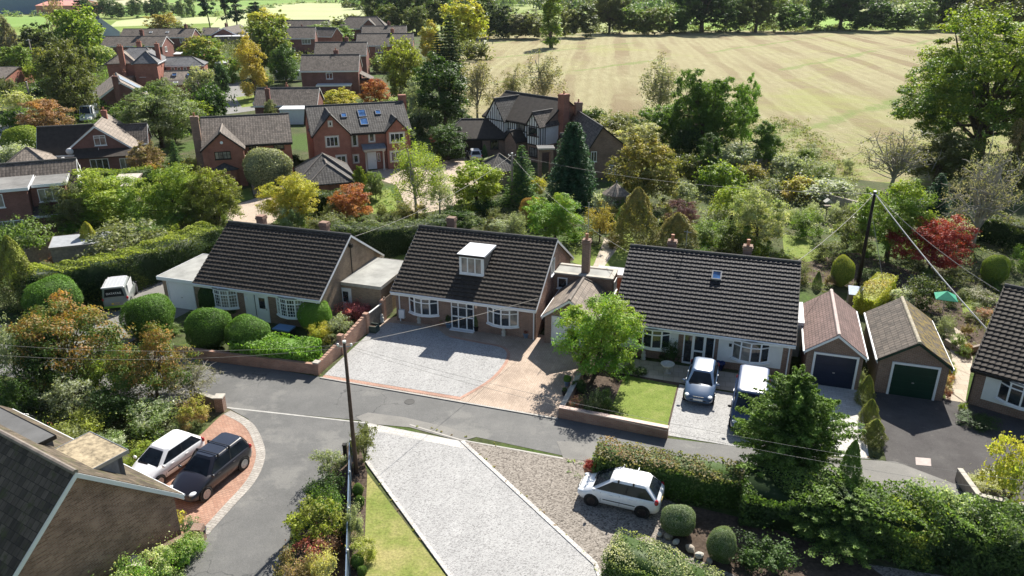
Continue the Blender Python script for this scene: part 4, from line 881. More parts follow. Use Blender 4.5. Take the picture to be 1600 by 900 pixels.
        for t in wb:
            xx=X(t); ar=MB(); ar.lathe([(wr+.05,sg*(w-.3)),(wr+.05,sg*(w+.006)),(wr*.5,sg*(w+.006))],20,(xx,0,wr),'y'); ar.build('wheel_arch',TRIM,r)
            wh=MB(); y0=sg*(w-.16); y1=sg*(w+.02); wh.lathe([(wr*.6,y0),(wr*.96,y0+sg*.01),(wr,y0+sg*.05),(wr,y1-sg*.04),(wr*.94,y1),(wr*.66,y1+sg*.004),(wr*.64,y1-sg*.02)],22,(xx,0,wr),'y'); wo=wh.build('wheel',RUBBER,r,True)
            rm=MB(); rm.lathe([(wr*.66,y1-sg*.01),(wr*.66,y1+sg*.008),(wr*.56,y1+sg*.008),(wr*.55,y1-sg*.03)],20,(xx,0,wr),'y')
            for k in range(7):
                a=2*PI*k/7; c,s=math.cos(a),math.sin(a); rm.obox((xx+c*.03-s*.025,y1-sg*.012,wr+s*.03+c*.025),(c*wr*.56,0,s*wr*.56),(s*.05,0,-c*.05),(0,sg*.018,0))
            rm.build('rim',rims or RIMS,wo)
        for q in ((.42,.66) if glass_side==2 else (.4,.63)): MB().obox((X(q)-.1,sg*(w*.985),belt-.16),(.17,0,0),(0,sg*.03,0),(0,0,.028)).build('door_handle',col,r)
        for q in (.3,.53,.74): MB().obox((X(q),sg*(w*1.001),.36),(-.012,0,0),(0,sg*.003,0),(0,-sg*.02,belt-.45)).build('door_seam',TRIM,r)
        if strip: MB().obox((X(.33),sg*(w+.0),.5),(X(.72)-X(.33),0,0),(0,sg*.012,0),(0,0,.035)).build('side_strip',TRIM,r)
        if bars:
            pass
    if bars:
        for q in (.5,.68):
            bx=X(q); b=MB(); b.tube([(bx,-hw(1)-.02,Hh+.06),(bx,hw(1)+.02,Hh+.06)],.018,6); bo=b.build('roof_bar',barmat or METAL,r)
            for sg in (-1,1): MB().box(bx-.035,bx+.035,sg*hw(1)-.04,sg*hw(1)+.04,Hh-.09,Hh+.05).build('bar_foot',TRIM,bo)
    MB().obox((X(0)-.05,-w*.5,.40),(.06,0,-.0),(0,w,0),(-.02,0,.1)).build('grille',TRIM,r)
    MB().obox((X(.0)-.08,-w*.34,.56),(.06,0,0),(0,w*.68,0),(-.03,0,.07)).build('upper_grille',TRIM,r)
    if black_bumper: MB().obox((X(0)-.1,-w*.8,.28),(.12,0,0),(0,w*1.6,0),(0,0,.14)).build('bumper',TRIM,r)
    if frontplate: MB().obox((X(0)+.01,-.26,.42),(.015,0,0),(0,.52,0),(0,0,.11)).build('number_plate',PLW,r)
    MB().obox((X(1)-.01,-.26,.6),(-.015,0,0),(0,.52,0),(0,0,.11)).build('number_plate',PLY,r)
    return r
WHP=paint('white_car_paint',(.8,.81,.82)); BKP=paint('black_car_paint',(.012,.01,.016)); BLP=paint('blue_car_paint',(.06,.11,.2)); NVP=paint('dark_blue_van_paint',(.03,.06,.14)); SVP=paint('silver_car_paint',(.5,.51,.53)); GRP=paint('grey_green_body',(.2,.22,.21))
car('parked_car','white hatchback with roof bars parked on the brown gravel beside the dark hedge','car',4.95,28.6,159.5,3.75,1.66,1.5,WHP,.03,rims=RIMD,bars=True,strip=True,cowl=.185,rf=.4,rr=.85,tail=.99,hood=.92,belt=.95)
car('parked_car','white hatchback parked on the red brick drive','car',-16.8,31.0,-114,3.7,1.66,1.46,WHP,.035,strip=True,cowl=.23,rf=.41,rr=.86,belt=.95,hood=.92)
car('parked_car','black crossover with roof bars parked on the red brick drive','car',-14.3,30.15,-112,4.1,1.76,1.56,BKP,.035,wr=.34,belt=1.0,hood=.98,cowl=.27,rf=.42,bars=True,barmat=TRIM,rr=.93,tail=.99,roofmat=plain('black_roof_sky_sheen',(.09,.1,.125),.16,.05,3,.6,.75))  # sky sheen on the black roof put into a paler bluish metallic colour
car('parked_car','dark blue hatchback on the white gravel in front of the porch door','car',10.95,38.65,-108.5,3.95,1.7,1.47,BLP,.03,cowl=.235,rf=.41,belt=.95,rr=.87)
car('parked_van','dark blue van with a pale roof, half hidden by the feathery conifer','van',13.0,36.0,-109,4.8,1.92,1.95,NVP,.03,cowl=.17,rf=.3,rr=.97,tail=.99,hood=1.08,belt=1.12,wr=.33,van=True,glass_side=2,sidewin=[(0,.22)])
# off-roader with lettering in the rear window
o=car('parked_off_roader','white roofed off-roader with a grey and green tail parked beside the long hedge','car',-28.85,51.8,107,4.2,1.76,1.85,GRP,.03,cowl=.3,rf=.4,rr=.985,tail=1.0,hood=1.02,belt=1.05,wr=.36,van=True,deckz=1,sidewin=[(0,.3)],roofmat=plain('ribbed_white_roof',(.42,.43,.45),.5,.05))
rb=MB()
for i in range(6): rb.box(-1.9,.2,-.62+i*.24,-.54+i*.24,1.845,1.875)
rb.build('roof_rib',SVP,o)
MB().obox((-1.95,-.72,1.86),(-.3,0,.05),(0,1.44,0),(0,0,.06)).build('spoiler',WHP,o)
MB().box(-1.4,.3,.80,.83,.92,1.72).box(-1.4,.3,-.83,-.80,.92,1.72).build('side_panel',WHP,o)
MB().box(-2.115,-2.06,-.8,.8,.33,.5).build('bumper',plain('lime_stripe',(.2,.36,.05),.4),o); MB().box(-2.13,-2.11,-.65,.12,.62,.7).build('tail_panel',LEAD,o)
def lettering(text,parent,loc,rot,size,mat,name='lettering',ext=.004,sx=1):
    c=bpy.data.curves.new(name,'FONT'); c.body=text; c.size=size; c.align_x='CENTER'; c.align_y='CENTER'; c.extrude=ext; t=bpy.data.objects.new(name,c)
    me=bpy.data.meshes.new_from_object(t); bpy.data.objects.remove(t); me.materials.clear(); me.materials.append(mat)
    q=bpy.data.objects.new(name,me); COL.objects.link(q); q.parent=parent; q.location=loc; q.rotation_euler=rot; q.scale=(sx,1,1); return q
lettering('DATATAG',o,(-2.135,.0,1.44),(PI/2,0,-PI/2),.2,WHP,sx=1.05)
gx,gy=G(126,192)
car('parked_van','tall white van parked behind the chalet house at the left','van',gx,gy+3,-78,5.2,2.0,2.5,WHP,.0,cowl=.14,rf=.24,rr=.985,tail=1,hood=1.2,belt=1.25,wr=.34,van=True,sidewin=[(0,.2)])
gx,gy=G(741,254)
car('parked_car','small silver car parked in front of the half timbered house garage','car',gx,gy+1.6,99,3.7,1.65,1.5,SVP,.015)
gx,gy=G(399,167)
car('parked_car','dark car at the edge of the upper lane, mostly hidden','car',gx+1.4,gy+1,200,4.1,1.7,1.45,BKP,.015)
# caravan
gx,gy=G(452,128)
r=thing('caravan','long white caravan beside the brick lane houses','caravan',(gx,gy+1.2,0),math.radians(4))
MB().prism([(-3,-1.1,.45),(3,-1.1,.45),(3.1,-1.1,1.2),(2.8,-1.1,2.4),(-2.9,-1.1,2.5),(-3.1,-1.1,1.4)],(0,2.2,0)).build('body',WHP,r)
for xx in (-1.9,0,1.7): MB().box(xx-.5,xx+.5,-1.12,-1.102,1.3,1.95).build('window',CGL,r)
for s in (-1,1): MB().lathe([(.1,s*.9),(.31,s*.92),(.31,s*1.1),(.1,s*1.11)],14,(0,0,.31),'y').build('wheel',RUBBER,r)
MB().tube([(-3,-.4,.45),(-4.1,0,.45)],.05).tube([(-3,.4,.45),(-4.1,0,.45)],.05).build('tow_bar',METAL,r)
# ---------------------------------------------------------------- walls, fences
def wallrun(root,pts,h,t,mat,cap=None,px=False,street_=True,name='wall_run'):
    P=[Vector((*(G(*p) if px else (street(*p)[:2] if street_ else p)),0)) for p in pts]; o0=root.location
    mb=MB(); cb=MB()
    for a,b in zip(P[:-1],P[1:]):
        d=(b-a); n=Vector((-d.y,d.x,0)).normalized(); a2=a-o0
        mb.obox(a2-n*t/2,d,n*t,(0,0,h))
        cb.obox(a2-n*(t/2+.025)+Vector((0,0,h+.002)),d,n*(t+.05),(0,0,.06))
    mb.build(name,mat,root)
    if cap: cb.build('coping',cap,root)
def pier(root,s,n,h,w=.34,mat=None,px=False,cap=True):
    p=Vector((*(G(s,n) if px else street(s,n)[:2]),0))-root.location; a=SX*w;b=SN*w
    if px: a,b=Vector((w,0,0)),Vector((0,w,0))
    o=MB().obox(p-a/2-b/2,a,b,(0,0,h)).build('pier',mat or BR_WALL,root)
    if cap: MB().obox(p-a*.58-b*.58+Vector((0,0,h+.002)),a*1.16,b*1.16,(0,0,.07)).build('pier_cap',STONE,o)
r=thing('brick_wall','low brick wall with taller piers between the laurel hedge and the white gravel','wall',street(-23.6,35))
wallrun(r,[(-33.5,34.45),(-28,34.8),(-23.75,35.1)],.7,.22,BR_WALL)
for i in range(10):
    n0=35.25+i*.27; wallrun(r,[(-23.6,n0),(-23.6,n0+.266)],.72+.03*i,.22,BR_WALL)
for i in range(8):
    n0=38.1+i*.37; wallrun(r,[(-23.55,n0),(-23.55,n0+.365)],1.0+.045*i,.22,BR_WALL)
pier(r,-23.6,35.1,.8); pier(r,-23.58,37.95,1.35,cap=False); pier(r,-23.5,41.2,1.45,cap=False); pier(r,-23.4,43.45,1.55,cap=False)
r=thing('wooden_fence','plain wooden fence panel with a white top rail between two brick piers','fence',street(-23.5,41.4)); wallrun(r,[(-23.48,41.4),(-23.42,43.28)],1.25,.05,FENCEW,PLW,name='panel')
r=thing('wooden_gate','wooden side gate with open slats beside the middle bungalow','gate',street(-23.3,43.6),ST+PI/2)
gm=MB(); 
for i in range(7): gm.box(.03+i*.16,.14+i*.16,-.02,.02,.12,1.55)
gm.build('slats',FENCEW,r); MB().box(0,1.12,.022,.05,.3,.4).box(0,1.12,.022,.05,1.3,1.4).build('rail',FENCEW,r); MB().box(-.1,-.005,-.05,.05,0,1.7).build('gate_post',FENCEW,r)
r=thing('brick_wall','low brick wall round two sides of the square front lawn','wall',street(-8.4,34.9)); wallrun(r,[(-8.5,34.88),(-2.6,34.62)],.62,.24,BR_WALL,plain('pale_pink_coping',(.5,.36,.3))); wallrun(r,[(-8.42,35.02),(-8.35,39.1)],.5,.24,BR_WALL,STONE); pier(r,-8.35,39.3,.85,.3,cap=False)
REDF=plain('red_brown_fence',(.15,.055,.04),.8,.3)
r=thing('wooden_fence','short red brown fence behind the bright green tree','fence',street(-8.4,39.6))
for i,n0 in enumerate((39.7,40.9,42.1)): wallrun(r,[(-8.4,n0),(-8.4,n0+1.15)],1.25,.05,REDF,name='panel')
for n0 in (39.6,40.85,42.05): pier(r,-8.4,n0,1.4,.11,REDF,cap=False)
r=thing('brick_wall','low brick wall and square pier at the corner of the red brick drive','wall',(*G(344,640),0)); wallrun(r,[(300,622),(322,632),(342,639)],.62,.22,BR_BROWN,STONE,True); pier(r,346,641,.85,.45,BR_BROWN,True)
r=thing('concrete_block_wall','angular low block wall at the right edge beside the dark drive','wall',(*G(1527,790),0)); wallrun(r,[(1495,750),(1525,792),(1625,815)],.62,.2,plain('block_wall',(.3,.25,.21),.9,.25,3),STONE,True)
r=thing('stone_wall','dark low wall with stone capped piers below the brick gable','wall',(*G(255,872),0)); wallrun(r,[(312,846),(262,873),(222,908),(190,950)],.7,.24,BR_BROWN,None,True); pier(r,312,846,.78,.45,BR_BROWN,True,False); pier(r,221,909,1.0,.5,BR_BROWN,True)
# blue metal fence
BLF=plain('blue_grey_steel',(.2,.27,.37),.35,.1,3,.5,.7)
a=G(546,690,1.2); b=G(539,940,1.2); r=thing('metal_fence','straight blue grey metal fence dividing the plant bed from the dry lawn','fence',(*a,0)); d=Vector((b[0]-a[0],b[1]-a[1],0))
MB().obox((-.025,0,.05),d,(.05,0,0),(0,0,1.13)).build('panel',BLF,r); MB().tube([(0,0,1.2),d+Vector((0,0,1.2))],.03,6).build('rail',BLF,r)
for i in range(5):
    p=d*i/4; po=MB().tube([p+Vector((.05,0,0)),p+Vector((.05,0,1.28))],.035,8).build('post',BLF,r); ell(p+Vector((.05,0,1.3)),(.05,.05,.05)).build('finial',PLW,po)
r=thing('wooden_post','short black wooden post at the end of the blue metal fence','post',(*G(541,722),0)); MB().box(-.09,.09,-.09,.09,0,1.0).build('shaft',BLACK,r); MB().box(-.11,.11,-.11,.11,1.002,1.05).build('cap',BLACK,r)
# terrace wall, planters in right gardens
STW=plain('terrace_stone',(.33,.29,.24),.9,.35,3)
r=thing('terrace_wall','stepped grey garden terrace wall under the cascading silver plant','wall',(*G(1290,330),0)); wallrun(r,[(1225,312),(1250,308),(1270,318)],1.3,.25,STW,None,True); wallrun(r,[(1280,318),(1345,335)],1.2,.25,STW,None,True)
r=thing('raised_planter','angled low wooden planter at the front of the terraced bed','planter',(*G(1500,555),0)); wallrun(r,[(1476,538),(1500,555),(1535,546)],.4,.18,FENCEW,None,True)
for pts,h,lab in (([(345,408),(372,398)],1.7,'wooden fence panel at the roof end of the long hedge'),([(270,358),(345,350)],1.5,'wooden fence behind the two touching trees'),([(45,415),(130,385)],1.4,'grey wooden fence below the long grey shed'),([(1130,270),(1230,262)],1.4,'dark fence at the back of the upper garden'),([(1080,282),(1110,276)],2.2,'dark panel fence behind the weeping shrub garden')):
    r=thing('wooden_fence',lab,'fence',(*G(*pts[0]),0)); wallrun(r,pts,h,.06,FENCEW,None,True,name='panel'); pier(r,*pts[0],h+.12,.12,FENCEW,True,False); pier(r,*pts[1],h+.12,.12,FENCEW,True,False)
# ---------------------------------------------------------------- poles and wires
def pole(label,px,yb,yt,r0=.15,mat=WOOD,arm=.5,dx=0):
    x,y=G(px,yb); h=ztop(yt,y); r=thing('utility_pole',label,'pole',(x,y,0)); MB().tube([(0,0,0),(dx*.5,0,h*.5),(dx,0,h)],[r0*1.25,r0,r0*.8],10).build('shaft',mat,r,True)
    MB().lathe([(r0*1.0,h),(r0*.95,h+.08),(.02,h+.1)],10,(dx,0,0)).build('cap',PLW,r)
    if arm:
        for s in (-1,1): 
            i=MB(); i.tube([(dx,0,h-.22),(dx+s*arm,0,h-.2)],.03,5); io=i.build('bracket',METAL,r); MB().lathe([(.03,h-.2),(.06,h-.15),(.05,h-.06),(.02,h-.05)],8,(dx+s*arm,0,0)).build('insulator',PLW,io,True)
    return Vector((x+dx,y,h))
DARKW=plain('tarred_pole',(.022,.016,.014),.9,.2); PALEW=plain('weathered_pole',(.3,.25,.21),.9,.2)
T1=pole('near brown wooden pole beside the blue metal fence','' or 557,740,535,.09,WOOD,.3)
T2=pole('tall dark leaning pole in the right garden','' or 1340,447,300,.125,DARKW,.3)
x2,y2=G(1340,447); h2=T2.z
T3=pole('pale wooden pole between the green fir and the court','' or 800,320,240,.12,PALEW,.35)
T4=pole('weathered pole in front of the left edge chalet roof','' or 113,312,247,.15,PALEW,0)
T5=pole('thin pole beside the lane at the left edge','' or 49,162,128,.16,PALEW,0); T6=pole('pole with cables above the purple leaved roof','' or 56,112,62,.18,PALEW,.6); T7=pole('grey pole against the tall dark olive tree','' or 110,92,54,.2,PALEW,0)
def wire(label,a,b,sag=.5,r=.014,mat=WIREM):
    a,b=Vector(a),Vector(b); pts=[a.lerp(b,i/14)-Vector((0,0,sag*4*(i/14)*(1-i/14))) for i in range(15)]
    o=MB().tube([p-a for p in pts],r,5).build('overhead_cable',mat,None); o.location=a; return tag(o,label,'cable')
def pt(px,py,z): return (*G(px,py,z),z)
top=lambda T,dz=-.12:(T.x,T.y,T.z+dz)
wire('cable from the near pole to the right corner of the dormer bungalow roof',top(T1),(*street(-12.2,44.5)[:2],2.75),.15,.012)
wire('upper cable running left from the near pole',top(T1),pt(-120,528,6.2),.5,.006,WIREM); wire('lower cable running left from the near pole',top(T1,-.25),pt(-120,545,5.8),.6,.006)
wire('upper cable running right from the near pole over the front lawn',top(T1),pt(1750,770,5.6),.75,.006); wire('lower cable running right from the near pole over the front lawn',top(T1,-.25),pt(1750,792,5.2),.8,.006)
wire('thick pale cable from the tall dark pole to the right edge bungalow',top(T2),(25.9+1.5,38.3-.5,3.1),.25,.04,plain('white_cable',(.5,.49,.47)))
wire('thinner cable from the tall dark pole to the ridge of the right edge bungalow',top(T2,-.1),(30.2,43.6,4.2),.4,.02); wire('cable from the tall dark pole to the white bungalow ridge end',top(T2,-.1),(*street(3.2,48.6)[:2],5.4),.3,.02); wire('long cable from the tall dark pole across the gardens to the pale wooden pole',top(T2),top(T3),.9,.012)
wire('cable from the pale wooden pole to the gable of the buff bungalow',top(T3),(*street(-26.4,45.2)[:2],5.2),.8,.012); wire('cable from the pale wooden pole to the white bungalow roof',top(T3,-.3),(*street(-7,48.5)[:2],4.9),.8,.014)
# guy wire
wire('guy wire bracing the tall dark pole',(T2.x,T2.y,T2.z-1.5),pt(1385,470,0.05),.0,.02)
# ---------------------------------------------------------------- small things in the gardens
def pot(label,px,py,r0,h,mat,c1=None,c2=None,kind='shrub',ph=.6,pw=.6,name='plant_pot'):
    x,y=G(px,py); o=thing(name,label,'pot',(x,y,0.03)); MB().lathe([(r0*.7,0),(r0,h*.9),(r0*1.1,h*.9),(r0*1.1,h),(r0*.92,h),(r0*.88,h*.85),(.01,h*.85)],16).build('pot',mat,o,True)
    if c1: PPQ.append((o,kind,(0,0,h*.8),pw,ph,c1,c2))
    return o
PPQ=[]
BLUEP=plain('blue_glaze',(.2,.3,.45),.3); BLKP=plain('black_pot',(.02,.02,.022),.5); STU=plain('urn_stone',(.5,.48,.43),.9,.2,6)
pot('terracotta pot of dark red leaves behind the white hatchback with roof bars',922,747,.33,.6,TERRA,'rd','rd','shrub',.5,.75)
pot('terracotta pot with a blue green spiky plant at the drive edge',299,838,.2,.3,TERRA,'bc','gy','blades',.75,.95); pot('terracotta pot with a yellow spiky plant by the brick gable corner',276,831,.2,.35,TERRA,'yl','yg','blades',.8,1.0); pot('tall black pot of bare soil at the drive edge',315,842,.24,.5,BLKP)
pot('pale blue pot with a small red plant at the corner of the middle bungalow',822,528,.2,.32,BLUEP,'rd','br','shrub',.35,.4); pot('dark blue pot left of the dormer bungalow porch',701,512,.22,.35,BLUEP,'dg','mg','shrub',.7,.5); pot('dark pot with a tall plant right of the dormer bungalow porch',744,517,.22,.35,BLKP,'mg','dg','cone',1.1,.45); pot('brown clay pot left of the dark blue one by the porch',690,509,.2,.3,TERRA,'mg','br','shrub',.3,.4); pot('dark blue glazed pot beside the white bungalow porch door',1124,578,.28,.5,plain('deep_blue_glaze',(.015,.03,.12),.2)); pot('pale pot with a clipped green ball by the low brick wall',886,603,.18,.3,BLUEP,'bg','lg','ball',.45,.45); pot('small dark pot below the clipped green ball pot',882,618,.16,.25,BLKP,'dg','mg','shrub',.3,.35)
pot('orange flowers in a clay pot on the corner of the planter',1510,553,.22,.3,TERRA,'og','yl','shrub',.45,.55)
for i,(px,py,c) in enumerate([(1483,578,'si'),(1480,590,'yl'),(1478,601,'cr')]): pot(['grey pot farthest along the green garage side','middle clay pot along the green garage side','near clay pot along the green garage side'][i],px,py,.2,.3,[STU,TERRA,TERRA][i],c,'lg','shrub',.35,.5)
x,y=G(1042,583); o=thing('stone_urn','pale stone urn on a pedestal by the porch of the white bungalow','urn',(x,y,.03)); MB().box(-.2,.2,-.2,.2,0,.08).build('foot',STU,o); MB().lathe([(.17,.08),(.1,.14),(.09,.3),(.13,.36)],14).build('stem',STU,o,True); MB().lathe([(.12,.36),(.3,.44),(.4,.56),(.43,.62),(.38,.63),(.28,.5),(.01,.47)],18).build('bowl',STU,o,True)
x,y=G(583,518); o=thing('planter_trough','square dark green planter trough beside the brick pier','planter',(x,y,.03),ST); MB().box(-.36,.36,-.3,.3,0,.06).box(-.36,.36,-.3,-.25,.061,.48).box(-.36,.36,.25,.3,.061,.48).box(-.36,-.31,-.249,.249,.061,.48).box(.31,.36,-.249,.249,.061,.48).build('box',plain('trough_green',(.06,.085,.07),.7),o); MB().box(-.305,.305,-.245,.245,.062,.36).build('soil',SOIL,o)
def figure(label,px,py,h): 
    x,y=G(px,py); o=thing('stone_ornament',label,'ornament',(x,y,.03)); MB().lathe([(.15,0),(.17,.05),(.12,.1),(.16,.3),(.1,.42)],12).build('base',STU,o,True); ell((0,0,.5),(.12,.1,.14)).build('top',STU,o,True)
figure('small pale stone ornament between the left bow window and the porch',655,505,.5); figure('small pale stone ornament under the right bow window',787,525,.5); figure('stone animal figure on dark base beside the wooden gate',597,504,.6); figure('small white bird ornament in the shaded front bed',1005,562,.3)
x,y=G(445,524); o=thing('storage_box','black garden box with a blue lid on the shaded front lawn','box',(x,y,0),ST); MB().box(-.6,.6,-.4,.4,0,.5).build('body',BLACK,o); MB().box(-.63,.63,-.43,.43,.502,.6).build('lid',plain('blue_lid',(.1,.2,.36),.4),o)
x,y=G(393,487); o=thing('garden_bench','dark bench seat beside the white panelled door of the buff bungalow','bench',(x,y,0),ST); MB().box(-.6,.6,-.2,.2,.4,.45).build('seat',BLACK,o); MB().box(-.6,.6,.2,.24,.5,.9).build('backrest',BLACK,o)
for sx in (-.55,.55): 
    for sy in (-.17,.19): MB().box(sx-.03,sx+.03,sy-.03,sy+.03,0,.398).build('leg',BLACK,o)
for i,px in enumerate((706,712,719)):
    x,y=G(px,246); o=thing('wheelie_bin',['blue lidded wheelie bin by the garage of the half timbered house','green wheelie bin, middle of three by the dark garage door','dark wheelie bin nearest the silver car'][i],'bin',(x,y,0),.05,'bins by the half timbered house garage'); bm_=[plain('bin_blue',(.03,.05,.12)),plain('bin_green',(.02,.07,.035)),BLACK][i]
    MB().prism([(-.24,-.28,.05),(.24,-.28,.05),(.29,-.34,.95),(-.29,-.34,.95)],(0,.6,0)).build('body',bm_,o); MB().box(-.31,.31,-.38,.32,.952,1.03).build('lid',bm_,o); 
    for s in (-1,1): MB().lathe([(.02,s*.24),(.1,s*.24),(.1,s*.28),(.02,s*.28)],10,(0,0,0.1),'x').build('wheel',RUBBER,o)
# rotary airer
x,y=G(1470,498); o=thing('rotary_airer','green covered rotary clothes airer in the right garden','clothes airer',(x,y,0)); MB().tube([(0,0,0),(0,0,1.9)],.03,8).build('pole',METAL,o); h=1.55
GRN=plain('airer_green',(.03,.3,.18),.7,.15)
q=[(.95*math.cos(a),.95*math.sin(a),1.65) for a in (.4,.4+PI/2,.4+PI,.4+PI*1.5)]; MB().add(q+[(0,0,2.1)]+[(c[0],c[1],1.62) for c in q],[(0,1,4),(1,2,4),(2,3,4),(3,0,4),(0,1,6,5),(1,2,7,6),(2,3,8,7),(3,0,5,8)]).build('cover',GRN,o,recalc=False)
for c in q: MB().tube([(0,0,1.5),c],.015,5).build('arm',METAL,o)
x,y=G(1337,474); o=thing('cold_frame','small glass topped cold frame behind the navy door garage','cold frame',(x,y,0),ST); MB().box(-.6,.6,-.5,.5,0,.8).build('base',FENCEW,o); MB().obox((-.64,-.54,.82),(1.28,0,0),(0,1.08,.3),(0,-.012,.04)).build('glass_lid',plain('milky_glass',(.5,.58,.68),.12,.2,2,.8),o)
x,y=G(1290,342); o=thing('bird_table','wooden bird table with a small roof on the garden terrace','bird table',(x,y,0)); MB().tube([(0,0,0),(0,0,1.3)],.05,6).build('post',FENCEW,o); MB().box(-.3,.3,-.3,.3,1.3,1.36).build('tray',FENCEW,o); MB().prism([(-.4,-.35,1.75),(.4,-.35,1.75),(0,-.35,2.05)],(0,.7,0)).build('roof',STU,o)
x,y=G(1325,352); o=thing('garden_table','pale garden table beside the tall dark pole','table',(x+1.2,y,0),.3); MB().box(-.8,.8,-.5,.5,.7,.75).build('top',PLW,o)
for sx in (-.7,.7):
    for sy in (-.4,.4): MB().box(sx-.03,sx+.03,sy-.03,sy+.03,0,.699).build('leg',METAL,o)
x,y=G(75,640); o=thing('trellis','small green lattice trellis panel in the shade of the left garden','trellis',(x,y,0),.3); t=MB()
for i in range(6): t.box(-.6+i*.22,-.57+i*.22,-.015,.015,0,1.1)
for i in range(5): t.box(-.62,.56,.016,.04,.1+i*.22,.13+i*.22)
t.build('lattice',plain('trellis_green',(.16,.2,.14)),o)
for i in range(3):
    x,y=G(8+i*14,672-i*3); o=MB().tube([(.7*math.cos(PI*k/10),.2*math.sin(PI*k/10*0),.75*math.sin(PI*k/10)) for k in range(11)],.018,5).build('garden_hoop',METAL,None); o.location=(x,y,0); o.rotation_euler=(0,0,.5); tag(o,['wire hoop nearest the left edge over the dark vegetable bed','middle wire hoop over the dark vegetable bed','wire hoop farthest right over the dark vegetable bed'][i],'hoop','wire hoops in the left garden')
# stones edging the dark bed, loose rocks
for i,(px,py,s) in enumerate([(1036,826,.3),(1030,838,.26),(1044,842,.34),(1056,850,.3),(1078,862,.4),(1092,872,.36),(1108,880,.3)]):
    x,y=G(px,py); m=ell((0,0,s*.35),(s*.6,s*.45,s*.4),9,6); R=random.Random(i); m.v=[(a*(1+R.uniform(-.12,.12)),b*(1+R.uniform(-.12,.12)),c) for a,b,c in m.v]; o=m.build('edging_rock',STU if i%2 else STW,None); o.location=(x,y,0.02); o.rotation_euler=(0,0,i*1.3); tag(o,'rough stone in the row of rocks edging the dark bed by the white hatchback','rock','rocks edging the dark bed')
# trampoline-like blue pool cover behind the large house, play frame
x,y=G(462,190); o=thing('garden_pool','bright blue covered pool in a white frame behind the large red brick house','pool',(x,y,0),math.radians(17)); MB().box(-2.6,2.2,-1.5,1.5,0,.75).build('frame',WHITE,o); MB().box(-2.4,2.0,-1.3,1.3,.752,.8).build('cover',plain('pool_blue',(.03,.2,.62),.4,.2,2),o)

for i,(px,py) in enumerate([(640,628),(1013,703)]):
    x,y=G(px,py); o=MB().lathe([(.3,0),(.3,.012),(.26,.013),(.26,.008),(.02,.009)],18).build('drain_cover',plain('cast_iron',(.06,.058,.055),.6),None); o.location=(x,y,.016); tag(o,['round iron drain cover in the lane in front of the white gravel drive','round iron drain cover in the lane near the dark hedge corner'][i],'drain cover')
# ---------------------------------------------------------------- vegetation
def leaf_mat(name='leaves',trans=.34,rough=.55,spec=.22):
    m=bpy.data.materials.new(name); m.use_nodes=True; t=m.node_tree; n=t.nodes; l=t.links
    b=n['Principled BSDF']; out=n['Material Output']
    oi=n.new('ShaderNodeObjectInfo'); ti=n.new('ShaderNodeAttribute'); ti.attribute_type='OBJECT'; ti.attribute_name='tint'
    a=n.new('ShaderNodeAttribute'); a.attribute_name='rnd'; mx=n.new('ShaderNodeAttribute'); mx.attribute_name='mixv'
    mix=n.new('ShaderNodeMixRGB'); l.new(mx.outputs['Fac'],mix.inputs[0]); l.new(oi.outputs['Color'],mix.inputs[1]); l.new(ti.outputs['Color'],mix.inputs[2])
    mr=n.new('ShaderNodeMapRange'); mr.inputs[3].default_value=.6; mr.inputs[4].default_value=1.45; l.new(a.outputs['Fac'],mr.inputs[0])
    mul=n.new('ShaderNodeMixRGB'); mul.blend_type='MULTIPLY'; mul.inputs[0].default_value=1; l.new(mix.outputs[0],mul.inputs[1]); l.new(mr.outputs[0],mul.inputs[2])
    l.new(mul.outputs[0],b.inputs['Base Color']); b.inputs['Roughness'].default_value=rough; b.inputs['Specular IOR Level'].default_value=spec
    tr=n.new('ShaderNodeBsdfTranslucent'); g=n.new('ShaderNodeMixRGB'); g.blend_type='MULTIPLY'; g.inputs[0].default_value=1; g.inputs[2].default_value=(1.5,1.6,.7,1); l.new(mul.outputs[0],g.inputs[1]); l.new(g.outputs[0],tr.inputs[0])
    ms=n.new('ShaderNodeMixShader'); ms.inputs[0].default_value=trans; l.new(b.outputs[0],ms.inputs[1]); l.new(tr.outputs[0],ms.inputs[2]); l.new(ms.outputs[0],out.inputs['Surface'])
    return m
LEAF=leaf_mat()
LEAFC=leaf_mat('needles',.22,.6,.15)
BARK=plain('bark',(.1,.08,.06),.9,.35,3); BARKG=plain('grey_bark',(.3,.28,.24),.9,.3,3)
def rng(s): return np.random.default_rng(s)
def unit(a): return a/np.maximum(1e-9,np.linalg.norm(a,axis=1,keepdims=True))
